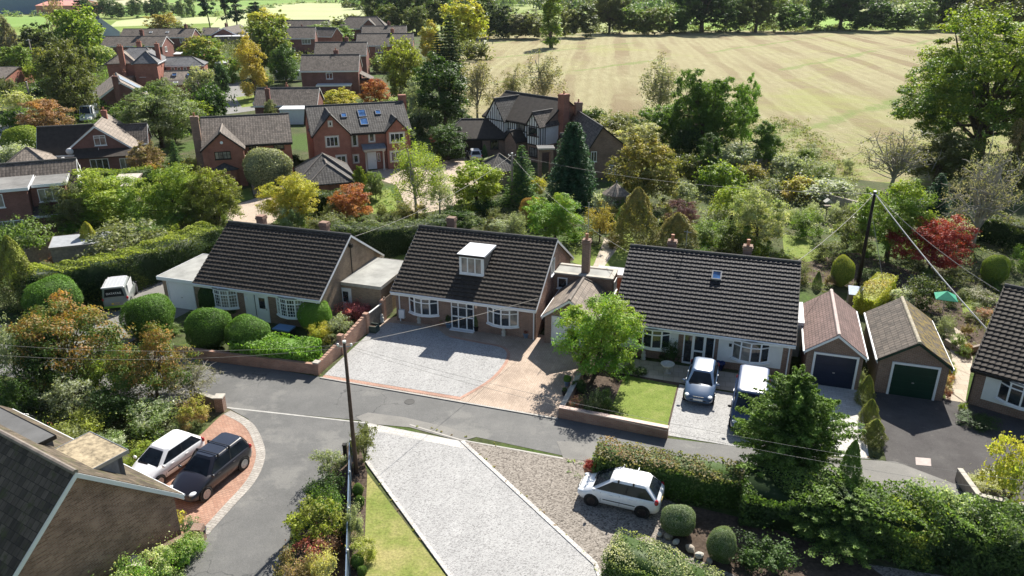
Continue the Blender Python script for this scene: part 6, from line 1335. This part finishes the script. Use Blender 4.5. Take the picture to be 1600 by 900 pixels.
for px,yt,yb,pw,c1,c2,lab in [(1485,568,590,20,'yg','cr','pale plant at the back of the pots by the green garage'),(1482,586,606,18,'cr','pk','cream and pink flowers beside the green garage wall'),(1479,602,622,18,'rd','wh','red and white flowers at the front corner of the green garage')]: V('shrub',px,yt,yb,pw,c1,c2,lab,name='flowering_plant')
cover([(870,720),(930,722),(915,748),(880,742)],7,.16,.18,.07,'bg','yg',seed=9)
# right gardens
V('ball',1317,401,448,36,'lg','yl','golden egg shaped clipped conifer behind the garages',zk=1.05); V('cone',1278,424,450,15,'mg','lg','tiny upright conifer behind the navy door garage')
V('round',1397,283,405,112,'lg','yg','loose light green tree beside the tall dark pole'); V('maple',1460,337,428,108,'rd','rd','deep red maple in the right garden'); V('shrub',1492,337,385,70,'gy','cr','pale bush behind the red maple')
V('bare',1536,228,395,118,'tw','gy','pale grey twiggy tree with a bare trunk right of the red maple'); V('spruce',1466,266,340,60,'co','bc','dark blue green spruce left of the grey twiggy tree')
V('bare',1400,205,298,104,'ol','tw','brown twiggy tree at the near edge of the stubble field'); V('oval',1468,205,292,90,'ol2','ol','dark olive tree under the big oak'); V('oak',1552,18,250,300,'mg','yg','huge spreading oak at the right edge of the stubble field',lod=0)
V('round',1602,180,300,60,'ol','br','brownish tree at the right edge under the big oak'); V('ball',1555,397,444,40,'lg','yg','barrel shaped lime green bush near the right edge'); V('shrub',1602,385,425,40,'mg','lg','green bush at the right edge beyond the barrel shaped one')
V('shrub',1412,446,482,46,'si','wh','silver white bush behind the green garage'); V('shrub',1442,430,482,60,'dg','ol','dark bush beside the rotary clothes airer')
for px,yt,yb,pw,c1,c2,lab in [(1478,494,524,28,'gy','si','silver green cushion at the left of the terraced bed'),(1498,522,548,24,'gy','lg','grey cushion plant at the front of the terraced bed'),(1540,480,502,30,'gy','pk','pink tinged cushion plant above the bare slab'),(1556,500,522,26,'yg','yl','yellow cushion plant beside the right edge roof'),(1520,486,504,24,'ol','gy','olive cushion plant in the middle of the terraced bed'),(1530,448,474,50,'gy','tw','heathery mound at the back of the small lawn'),(1506,540,558,22,'lg','gy','pale green cushion on the corner of the planter'),(1512,505,525,20,'br','ol','brown tinged cushion in the terraced bed'),(1360,418,446,40,'mg','gy','low bush under the tall dark pole'),(1245,405,440,40,'ol','gy','olive bush behind the ridge end of the white bungalow'),(1222,388,412,34,'ol','lg','loose olive bush on the small back lawn'),(1298,372,410,44,'gy','ol','grey branching bush beside the small back lawn'),(1335,340,395,60,'ol','gy','shadowed olive bush left of the tall dark pole'),(1300,425,448,22,'br','gy','brown low plant beside the golden egg conifer')]: V('shrub',px,yt,yb,pw,c1,c2,lab)
cover([(1230,395),(1340,392),(1560,460),(1580,560),(1500,545),(1470,500),(1340,470),(1240,450)],2.2,.28,.55,.1,'gy','ol',seed=10)
cover([(1200,300),(1350,300),(1380,372),(1300,366),(1225,352),(1180,360)],1.6,.42,1.0,.14,'gy','wh',seed=11)
cover([(1380,380),(1600,380),(1600,470),(1440,440)],1.5,.45,1.0,.14,'ol','gy',seed=12)
# middle gardens behind the bungalows
V('cone',995,292,388,74,'ol','lo','golden tipped conifer behind the gap between the bungalows'); V('maple',1066,312,360,50,'pu','pu','dark purple domed bush behind the white bungalow'); V('cone',1058,330,394,74,'ol','lo','rough olive conifer in front of the dark purple bush')
V('loose',938,318,378,48,'lo','ol','yellow brown bush beside the garden path'); V('shrub',945,296,332,44,'wh','si','white flowered bush by the summer house'); V('round',1010,218,322,96,'ol','lo','broad autumn tinted tree right of the half timbered house'); V('shrub',1066,284,316,44,'si','gy','silver bush beside the broad autumn tree')
V('cypress',895,184,322,92,'co','bc','tall dark drooping cypress in front of the half timbered house'); V('spruce',815,222,318,64,'bc','lg','fresh green fir beside the middle pole'); V('shrub',838,276,306,34,'yl','yg','bright yellow bush between the fir and the cypress'); V('ball',830,306,350,36,'lo','og','orange yellow rounded shrub beside the bright green tree',cat='shrub')
V('round',868,302,382,84,'bg','yg','bright green round tree behind the middle bungalow'); V('round',745,250,326,84,'yg','lg','yellow green tree on the paved court corner'); V('ball',776,243,272,46,'gy','wh','pale grey domed bush near the silver car'); V('cone',757,226,252,12,'co','mg','thin dark cypress beside the silver car')
V('shrub',782,340,372,48,'si','gy','silver bush behind the ridge of the middle bungalow'); V('cone',768,338,366,27,'ol','lo','small golden conifer behind the middle bungalow chimney'); V('shrub',806,334,372,34,'gy','si','grey bush left of the bright green round tree'); V('shrub',735,335,362,40,'mg','gy','green bush behind the dormer bungalow chimney'); V('shrub',760,308,336,50,'dg','mg','dark bush below the yellow green court tree')
V('birch',648,206,346,88,'yg','lg','tall airy yellow green birch in the middle of the court'); V('birch',686,258,342,54,'si','yg','pale wispy small tree right of the tall airy birch'); V('shrub',640,318,350,56,'ol','lo','olive bush at the foot of the tall birch')
V('round',450,274,352,80,'yl','yg','golden yellow small tree left of the stepped roof garage'); V('shrub',455,322,362,50,'lg','si','pale green dome bush below the golden yellow tree'); V('maple',550,287,345,64,'og','rd','orange red maple beside the stepped roof garage'); V('shrub',512,330,372,60,'ol','gy','olive bush behind the chimney of the buff bungalow'); V('spray',563,258,318,32,'lg','yg','slanting lime green conifer right of the stepped roof garage'); V('round',586,266,312,26,'gy','lg','small grey green standard tree in the court')
V('ball',418,229,296,72,'gy','cr','very large pale topped clipped bush in front of a red brick house'); V('shrub',460,240,262,28,'dg','mg','dark bush wedged between the big clipped bush and the stepped garage')
hedge([(472,332),(520,336),(565,322)],1.8,2.3,'dg','gy','dark tall hedge hiding the wall of the stepped roof garage',.13,150,seed=13)
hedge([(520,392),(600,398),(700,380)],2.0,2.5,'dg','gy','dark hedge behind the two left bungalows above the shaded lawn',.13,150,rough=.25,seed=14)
hedge([(700,350),(735,356)],1.6,1.4,'dg','mg','short dark hedge at the corner of the paved court',.13,150,seed=15)
hedge([(40,478),(110,470),(190,452),(260,428),(338,398)],2.6,2.7,'dg','yg','long hedge with a sunlit top behind the parked off-roader',.12,210,rough=.18,seed=16)
V('loose',190,338,420,120,'gy','ol','sprawling grey green bush behind the long hedge'); V('shrub',285,352,396,80,'ol','yg','yellowish bush at the back of the long hedge near the roof'); V('cone',140,346,410,40,'yg','yl','golden conifer at the left end of the sprawling grey bush'); V('loose',240,368,412,80,'si','gy','pale mass of climber over the long hedge')
V('round',152,268,362,140,'lg','yg','big light green tree beside the left edge chalet'); V('round',262,262,362,106,'lg','yg','large yellow green tree before the red brick house, left of a touching pair'); V('round',333,264,362,82,'ol','yg','olive green tree in front of the red brick house, the right of a touching pair'); V('round',110,290,372,70,'ol','gy','olive tree half hidden behind the big light green tree')
hedge([(140,298),(190,300),(242,292)],1.6,2.4,'mg','yg','high square hedge behind the big light green tree',.15,110,seed=17)
V('spruce',274,216,282,38,'bc','lg','narrow green fir left of the red brick house'); V('round',228,225,275,46,'br','ol','brownish small tree between the chalet and the narrow fir'); V('shrub',300,244,278,38,'yl','gy','pale yellow bush below the red brick gable'); V('shrub',245,255,290,40,'og','yg','orange flecked bush near the high square hedge'); V('shrub',325,232,262,30,'gy','lg','grey green bush at the corner of the red brick house')
V('loose',38,340,412,80,'lg','gy','light grey green bush beside the grey shed'); V('shrub',112,344,378,34,'bg','lg','small fresh green bush right of the grey shed'); V('loose',80,326,362,36,'si','gy','silvery bush in front of the left edge chalet'); V('shrub',106,372,408,24,'og','rd','orange red bush at the end of the grey shed'); V('shrub',92,394,418,40,'rd','br','low reddish bush below the grey shed'); V('shrub',10,345,400,50,'dg','mg','dark bush at the left edge below the chalet'); V('shrub',60,418,448,50,'yg','lg','low lime bush at the end of the long hedge')
cover([(-30,380),(130,395),(60,470),(-50,470)],1.0,.4,.8,.13,'mg','gy',seed=18)
cover([(60,330),(360,330),(350,380),(150,420),(60,400)],1.6,.5,1.2,.15,'dg','ol',seed=19)
cover([(130,255),(330,250),(330,330),(130,330)],1.0,.6,1.4,.2,'dg','ol',seed=20)
cover([(430,300),(700,300),(720,370),(520,372),(400,345)],1.1,.45,.9,.15,'mg','ol',seed=21)
cover([(700,290),(960,300),(1000,380),(900,400),(720,350)],1.2,.5,1.2,.15,'dg','gy',seed=22)
cover([(960,250),(1340,255),(1340,310),(1200,385),(1000,392),(950,330)],1.1,.55,1.4,.16,'ol','si',seed=23)
cover([(950,180),(1250,190),(1350,260),(1000,260)],.8,.7,1.8,.2,'ol','gy',seed=24)
# trees and bushes along the near edge of the field
V('oak',1102,110,242,116,'mg','lg','big dark green tree at the near edge of the field behind the birch',name='tree'); V('birch',1032,90,196,76,'gy','tw','thin grey weeping birch against the stubble field'); V('oval',1164,126,225,34,'bg','lg','slender fresh green tree right of the big dark one'); V('round',1030,162,232,70,'mg','lg','green tree under the grey weeping birch'); V('round',998,190,244,62,'cr','ol','pale yellow tinted small tree beside the half timbered wing'); V('oval',1106,212,282,40,'mg','dg','dark upright tree left of the silver bushes'); V('oval',1200,190,262,44,'mg','lg','dark small tree alone in the silver bushes at the field edge')
for px,yt,yb,pw,c1,c2,lab in [(930,168,196,40,'mg','ol','green bush at the field edge above the tudor wing roof'),(965,176,212,60,'ol','gy','olive bushy clump at the field edge'),(1075,195,250,60,'dg','mg','dark bush below the big dark tree'),(1150,222,268,70,'si','gy','silver leaved thicket near the field corner'),(1235,238,280,60,'gy','si','grey thicket beside the small dark tree'),(1128,250,300,74,'lg','yg','yellow green bush in the upper garden'),(1070,240,285,50,'ol','dg','olive bush behind the broad autumn tree'),(1290,274,318,90,'si','gy','silver plant cascading over the garden terrace'),(1245,275,315,60,'lo','yg','yellowish bush left of the cascading silver plant'),(1175,255,290,50,'ol','lo','rusty olive bush beside the yellow green one'),(1205,278,310,50,'gy','ol','grey cushion bush above the weeping golden shrub'),(1110,345,390,60,'lg','gy','light green bush behind the white bungalow ridge'),(1150,345,395,60,'ol','lg','green bush below the weeping golden shrub'),(1095,385,412,0.1+30,'mg','lg','green bush right behind the first chimney of the white bungalow'),(1260,330,372,50,'lg','gy','pale mixed bush on the terrace'),(1190,372,402,40,'yg','mg','lime bush just behind the second chimney'),(1325,318,352,40,'gy','ol','grey bush at the foot of the garden terrace')]: V('shrub',px,yt,yb,pw,c1,c2,lab)
V('weep',1146,288,344,74,'yg','lg','weeping golden green shrub in the upper garden'); V('round',1188,298,388,76,'cr','lg','cream flowered large shrub behind the white bungalow',name='shrub',cat='shrub'); V('shrub',1345,190,265,60,'ol','br','brown green thicket at the field edge left of the twiggy tree') if 0 else None
V('birch',745,92,190,66,'tw','ol','nearly bare birch at the left corner of the field'); V('birch',852,80,178,66,'tw','gy','nearly bare birch behind the half timbered house'); V('birch',800,105,185,50,'ol','tw','thin small birch just left of the tudor ridge')
V('oval',694,96,206,86,'dg','mg','dark dense tree between the red brick house and the tudor garage'); V('spruce',704,22,125,62,'co','ol','ragged dark conifer behind the dark dense tree'); V('spruce',684,50,128,44,'co','dg','second ragged conifer left of the taller one'); V('round',632,60,165,66,'ol','yg','big olive yellow tree right of the brick lane houses'); V('round',655,120,188,44,'si','gy','pale silver willow below the olive yellow tree'); V('maple',585,122,162,44,'og','rd','red orange bush beside the brick lane house'); V('round',530,140,172,58,'yl','yg','yellow domed bush behind the large red brick house',name='shrub',cat='shrub')
V('round',727,0,72,72,'yg','yl','yellow green ash tree at the field corner'); V('oval',672,38,100,36,'lo','yg','orange tinted tree left of the ragged conifers'); V('shrub',745,62,92,46,'ol','gy','olive thicket at the upper left field corner'); V('round',700,195,250,60,'dg','mg','dark small tree right of the large red brick house'); V('round',688,205,232,30,'rd','pu','reddish shrub left of the tudor garage',name='shrub',cat='shrub'); V('shrub',660,175,215,50,'dg','gy','dark bush under the pale silver willow')
cover([(560,160),(740,150),(730,220),(650,220)],.6,.8,1.8,.25,'dg','mg',seed=25)
# left village trees
V('round',246,132,230,116,'gy','lg','large soft grey green tree in front of the Victorian house',lod=0); V('maple',68,154,210,74,'br','og','copper red spreading tree beside the pale lane'); V('ball',36,195,244,58,'lg','yg','golden green rounded conifer mound at the left edge'); V('shrub',26,222,262,66,'si','gy','pale silver bush below the golden mound')
V('round',107,66,182,84,'ol2','ol','tall dark olive tree beside the lane on the left'); V('round',118,14,90,74,'lg','yg','big yellow green tree behind the dark olive one'); V('spruce',128,-8,70,54,'co','bc','tall dark conifer at the top left'); V('birch',88,-20,72,34,'tw','br','thin brown airy tree left of the tall dark conifer'); V('weep',158,72,108,52,'lg','cr','pale cloud-like weeping tree left of the Victorian house'); V('round',62,76,110,26,'yl','yg','bright yellow bush on the left skyline',name='shrub',cat='shrub')
V('shrub',75,122,158,60,'dg','mg','dark hedge-like bush beside the pale lane'); V('shrub',106,150,182,32,'si','cr','whitish bush right of the copper tree'); V('round',10,26,100,30,'tw','gy','greyish bare tree at the upper left edge'); V('round',22,72,118,56,'lg','ol','pale green tree at the left edge above the purple roof'); V('shrub',8,122,150,32,'ol2','gy','dark grey bush at the left edge'); V('shrub',28,142,172,50,'cr','yg','straw coloured bush beside the lane at the left edge'); V('shrub',50,98,130,28,'yg','lg','lime bush beside the end of the purple roof'); V('shrub',150,150,180,36,'mg','lg','dark green bush in front of the low brick house'); V('round',60,40,98,50,'ol2','dg','dark mixed tree behind the yellow bush'); V('shrub',15,172,205,36,'mg','lg','green bush at the left edge of the lane'); V('shrub',50,210,240,30,'dg','mg','dark bush behind the copper tree trunk')
V('round',312,105,162,44,'gy','cr','grey leaved tree right of the Victorian wing'); V('shrub',330,128,190,60,'dg','mg','dark bush beside the lane'); V('loose',300,158,200,70,'yg','lg','yellow green thicket right of the large grey green tree'); V('oval',346,100,150,24,'dg','bc','dark slim tree at the lane bend'); V('shrub',360,92,128,40,'lg','yg','light hedge bush along the top of the lane'); V('oval',394,62,152,46,'lo','yl','golden autumn tree beside the lane'); V('round',418,32,118,70,'ol','lg','large olive tree behind the golden autumn one'); V('round',422,16,60,56,'yg','yl','yellow tree on the skyline of the village'); V('round',318,58,108,64,'lg','lo','rounded green tree with an orange edge right of the Victorian roof'); V('round',445,74,130,46,'mg','dg','dark green tree left of the brick lane house'); V('shrub',412,112,150,30,'gy','lg','grey bush at the foot of the golden tree'); V('round',518,36,70,62,'lg','gy','light green tree between the brick roofs'); V('shrub',640,80,110,40,'yg','ol','yellowish bush at the end of the brick house with the white band'); V('shrub',600,84,112,40,'gy','lg','grey bush below the brick house with the white band'); V('oval',425,160,205,24,'ol','gy','thin small tree in front of the pale blue garage'); V('shrub',440,178,212,22,'ol','mg','dark bush between the two red brick houses'); V('round',400,10,40,30,'dg','bc','dark rounded tree on the far skyline'); V('round',255,22,52,44,'lo','ol','straw coloured tree behind the village roofs'); V('shrub',292,40,64,60,'gy','ol','grey hedge clump beside the far field'); V('shrub',545,24,50,60,'ol2','ol','dark olive bush row above the brown roofs'); V('round',180,68,100,30,'mg','dg','dark tree beside the long brown roof') if 0 else None
V('pine',330,-12,52,30,'co','dg','first tall pine beside the far bungalow'); V('pine',354,-4,52,26,'co','dg','second tall pine beside the far bungalow'); V('pine',368,-6,54,34,'co','dg','third tall pine, the widest, beside the far bungalow'); V('pine',398,6,44,34,'co','dg','low dark pine right of the tall pines')
cover([(0,95),(330,95),(340,215),(200,215),(120,230),(0,170)],.4,.9,2.4,.35,'ol2','lg',seed=26)
cover([(0,60),(560,50),(560,100),(0,110)],.16,1.3,2.5,.5,'ol2','ol',seed=27)
# wood and hedgerow beyond the stubble field
for k,px,yt,yb,pw,c1,c2,lab in [('poplar',862,-16,72,36,'lg','yg','tall poplar standing alone at the far left of the field'),('round',830,18,58,50,'ol','gy','grey olive bush left of the tall poplar'),('round',806,22,58,44,'gy','tw','pale grey bush farther left of the tall poplar'),('round',890,14,56,34,'ol','gy','olive bush right of the tall poplar'),('oval',912,10,56,40,'ol2','dg','dark low tree in the far hedge right of the poplar'),('oak',952,-14,52,62,'ol2','ol','dark hedgerow tree above the left part of the field'),('round',992,10,52,52,'ol2','lg','shadowed round tree in the far hedge'),('round',1025,12,52,50,'ol','lg','olive tree with a visible trunk in the far hedge'),('oak',1096,-34,50,104,'dg','mg','darkest big oak on the far side of the field'),('oak',1180,-24,50,76,'ol2','lg','spreading oak right of the darkest one'),('round',1238,6,48,50,'mg','lg','green tree between the two spreading oaks'),('oval',1270,-8,48,32,'mg','dg','thin dark tree beside the bright meadow gap'),('oak',1312,-30,46,86,'dg','mg','big dark oak with a thick trunk on the far side'),('round',1362,0,46,60,'mg','dg','green tree touching the thick trunked oak'),('round',1400,14,46,46,'lg','mg','pale green bush in the right far hedge'),('round',1430,4,46,60,'lg','gy','light green tree in the right far hedge'),('oval',1458,-16,46,44,'ol','mg','slim tree in the right far hedge'),('round',1492,-20,48,70,'ol2','mg','dark tree near the right end of the far hedge'),('round',1545,-26,60,110,'ol','gy','broad olive tree behind the huge oak'),('round',780,8,58,50,'dg','gy','dark tree at the left end of the far hedge'),('oval',758,-10,56,40,'ol2','lg','tall dark tree left of the grey bushes'),('round',1060,10,50,44,'mg','lg','small green tree left of the darkest big oak'),('round',1145,14,48,40,'lg','mg','small bright tree between the darkest oak and the spreading oak')]:
    V(k,px,yt,yb,pw,c1,c2,lab,lod=1 if k in('poplar','oak') else 2)
for px,yt,yb,pw,c1 in [(592,-10,46,50,'ol2'),(622,-16,48,56,'dg'),(655,-14,50,56,'ol2'),(690,-12,48,50,'dg'),(650,10,52,40,'ol'),(604,8,50,40,'ol')]:
    V('round',px,yt,yb,pw,c1,'mg','dense dark tree of the wood behind the brown roofed houses',group='trees of the wood behind the houses',lod=1)
for i in range(13):
    px=140+i*13+random.uniform(-4,4); V(random.choice(['round','oval']),px,random.uniform(-4,8),random.uniform(24,30),random.uniform(16,24),'hz','gy','tree in the hazy line across the far green fields',group='trees of the far field hedge',lod=2)
cover([(740,57),(1050,53),(1500,46),(1540,40),(1000,42),(740,46)],.06,1.6,2.6,.7,'ol2','ol',name='hedgerow_undergrowth',nl=40,seed=28)
cover([(540,16),(760,12),(1040,26),(1040,14),(1700,13),(1700,2),(540,2)],.004,6.5,13,2.2,'ol2','hz',name='far_wood',nl=120,seed=29)
cover([(0,27),(140,25),(140,23),(0,25)],.02,2.5,4,1.2,'hz','gy',name='far_hedgerow',nl=40,seed=30)
cover([(170,28),(345,24),(470,4),(575,4),(575,5.2),(468,5.2),(342,26),(172,30)],.02,2.0,3,1.2,'hz','gy',name='far_hedgerow',nl=40,seed=31)
cover([(-60,3),(590,1),(590,-12),(-60,-12)],.0006,16,14,6,'hz','gy',name='far_wood',nl=90,seed=32)

# crowded small shrubs nothing tells apart
def filler(poly,n,c1,c2,label,group,wr=(.9,1.9),hr=(.7,1.6),lod=0,kinds=('shrub','loose','shrub')):
    P=[G(*p) for p in poly]; xs=[p[0] for p in P]; ys=[p[1] for p in P]; k=0
    while k<n:
        x,y=random.uniform(min(xs),max(xs)),random.uniform(min(ys),max(ys))
        if not inpoly(np.array([x]),np.array([y]),P)[0]: continue
        w,h=random.uniform(*wr),random.uniform(*hr); kd=random.choice(kinds); me,tm,W,H=proto(kd,lod,k%3); put('shrub',me,tm if kd!='shrub' else None,(x,y,0),random.uniform(0,6),(w/W,w/W,h/H),c1,c2,label,'shrub',group); k+=1
RG=[(1215,335),(1380,330),(1390,395),(1340,392),(1300,362),(1222,362)]; RB=[(1390,395),(1560,440),(1600,470),(1600,545),(1520,520),(1470,480),(1400,440)]
filler(RG,9,'si','wh','small silver shrub in the crowded beds left of the tall dark pole','silver shrubs in the upper right garden'); filler(RG,7,'lg','yg','small light green shrub in the crowded beds left of the tall dark pole','green shrubs in the upper right garden')
filler(RB,9,'gy','si','small grey green shrub in the beds around the red maple and the airer','grey shrubs in the right garden',(.6,1.3),(.4,.9)); filler(RB,6,'mg','lg','small dark green shrub in the beds around the red maple and the airer','green shrubs in the right garden',(.6,1.3),(.5,1.0))
MG=[(960,330),(1100,340),(1210,350),(1200,395),(1000,385),(930,400)]; filler(MG,10,'ol','lo','small olive shrub crowding the back garden of the white bungalow','olive shrubs behind the white bungalow'); filler(MG,8,'mg','lg','small green shrub crowding the back garden of the white bungalow','green shrubs behind the white bungalow')
UG=[(1050,225),(1250,235),(1340,275),(1330,300),(1110,300),(1040,285)]; filler(UG,10,'si','gy','silvery bush in the thicket along the near edge of the stubble field','silver bushes at the field edge',(1.5,3.2),(1.2,2.6)); filler(UG,9,'mg','ol','green bush in the thicket along the near edge of the stubble field','green bushes at the field edge',(1.5,3.2),(1.4,3))
LG=[(60,350),(130,330),(360,325),(345,385),(180,420),(60,420)]; filler(LG,12,'mg','yg','green bush in the dense planting behind the long hedge','green bushes behind the long hedge',(1.3,2.6),(1.2,2.4)); filler([(420,330),(560,335),(720,345),(900,350),(880,375),(700,365),(520,375)],12,'ol','gy','mixed bush in the shrub belt behind the two left bungalows','bushes in the shrub belt behind the bungalows',(1.2,2.4),(1.0,2.0))
VG=[(170,190),(330,175),(345,200),(200,260),(130,250)]; filler(VG,9,'mg','lg','bush in the green tangle between the chalet house and the red brick house','bushes between the chalet and red brick house',(2,4),(1.8,4),1)
HG=[(0,90),(160,80),(330,95),(335,120),(280,112),(150,130),(60,150),(0,120)]; filler(HG,14,'ol','lg','bush in the leafy gardens around the Victorian house','bushes around the Victorian house',(3,6),(2.5,6),2); filler([(560,90),(700,110),(740,150),(640,170),(560,130)],9,'ol','gy','bush in the scrub between the brick lane houses and the field','bushes between the lane houses and the field',(3,5),(2.5,5),1)
# rough grass creeping over the edges of drives and lane
for k,pts in enumerate(([(566,722),(574,722),(706,902),(696,902)],[(640,661),(800,699),(800,703),(640,666)],[(500,583),(508,587),(506,592),(490,588)],[(1290,716),(1385,706),(1390,712),(1292,722)],[(940,872),(948,905),(930,893)],[(735,700),(742,700),(938,884),(930,888)],[(1255,610),(1262,612),(1290,718),(1283,718)])): cover(pts,5,.05,.1,.05,'yg','br','verge_grass',9,40+k)
# plants in the pots
for (o,kind,loc,pw,ph,c1,c2) in PPQ:
    me,tm,W,H=proto(kind,1,1); q=bpy.data.objects.new('plant',me); COL.objects.link(q); q.parent=o; q.location=loc; q.scale=(pw/W,pw/W,ph/H); q.color=CL[c1]+(1,); q['tint']=list(CL[c2])

hedge([(1500,366),(1560,378),(1640,402)],2.4,2.2,'dg','ol','dark hedge bank in the shade at the right edge beyond the grey twiggy tree',.16,120,rough=.25,seed=51)

# ---------------------------------------------------------------- light, camera
w=bpy.data.worlds.new('World'); SC.world=w; w.use_nodes=True
nt=w.node_tree; bg=nt.nodes['Background']; sky=nt.nodes.new('ShaderNodeTexSky'); sky.sky_type='NISHITA'; sky.sun_disc=False
EL=math.radians(40); AZ=math.radians(68)   # sun direction, anticlockwise from +x
sky.sun_elevation=EL; sky.sun_rotation=PI/2-AZ
nt.links.new(sky.outputs[0],bg.inputs[0]); bg.inputs[1].default_value=.066
sl=bpy.data.lights.new('Sun','SUN'); sl.energy=5.0; sl.angle=math.radians(.5); sl.color=(1,.95,.86)
so=bpy.data.objects.new('Sun',sl); COL.objects.link(so); d=Vector((math.cos(EL)*math.cos(AZ),math.cos(EL)*math.sin(AZ),math.sin(EL)))
so.rotation_euler=(-d).to_track_quat('-Z','Y').to_euler(); so.location=(0,60,60)
cd=bpy.data.cameras.new('Camera'); cam=bpy.data.objects.new('Camera',cd); COL.objects.link(cam)
cam.location=(0,0,CAMH); cam.rotation_euler=(PI/2-PITCH,0,0); cd.sensor_width=36; cd.lens=36*FPX/1600; cd.clip_start=.5; cd.clip_end=12000
SC.camera=cam
SC.view_settings.view_transform='Standard'; SC.view_settings.look='None'; SC.view_settings.gamma=1; SC.view_settings.exposure=EXPO; SC.view_settings.use_curve_mapping=False

# air: one closed box of thin haze round the scene
hz=MB().box(-1500,1500,-70,3200,-1,70).build('haze',None); hz['kind']='stuff'
hm=bpy.data.materials.new('haze'); hm.use_nodes=True; t=hm.node_tree; t.nodes.remove(t.nodes['Principled BSDF']); pv=t.nodes.new('ShaderNodeVolumePrincipled'); pv.inputs['Color'].default_value=(.8,.88,1,1); pv.inputs['Density'].default_value=.000045; pv.inputs['Anisotropy'].default_value=0
t.links.new(pv.outputs[0],t.nodes['Material Output'].inputs['Volume']); hz.data.materials.append(hm)
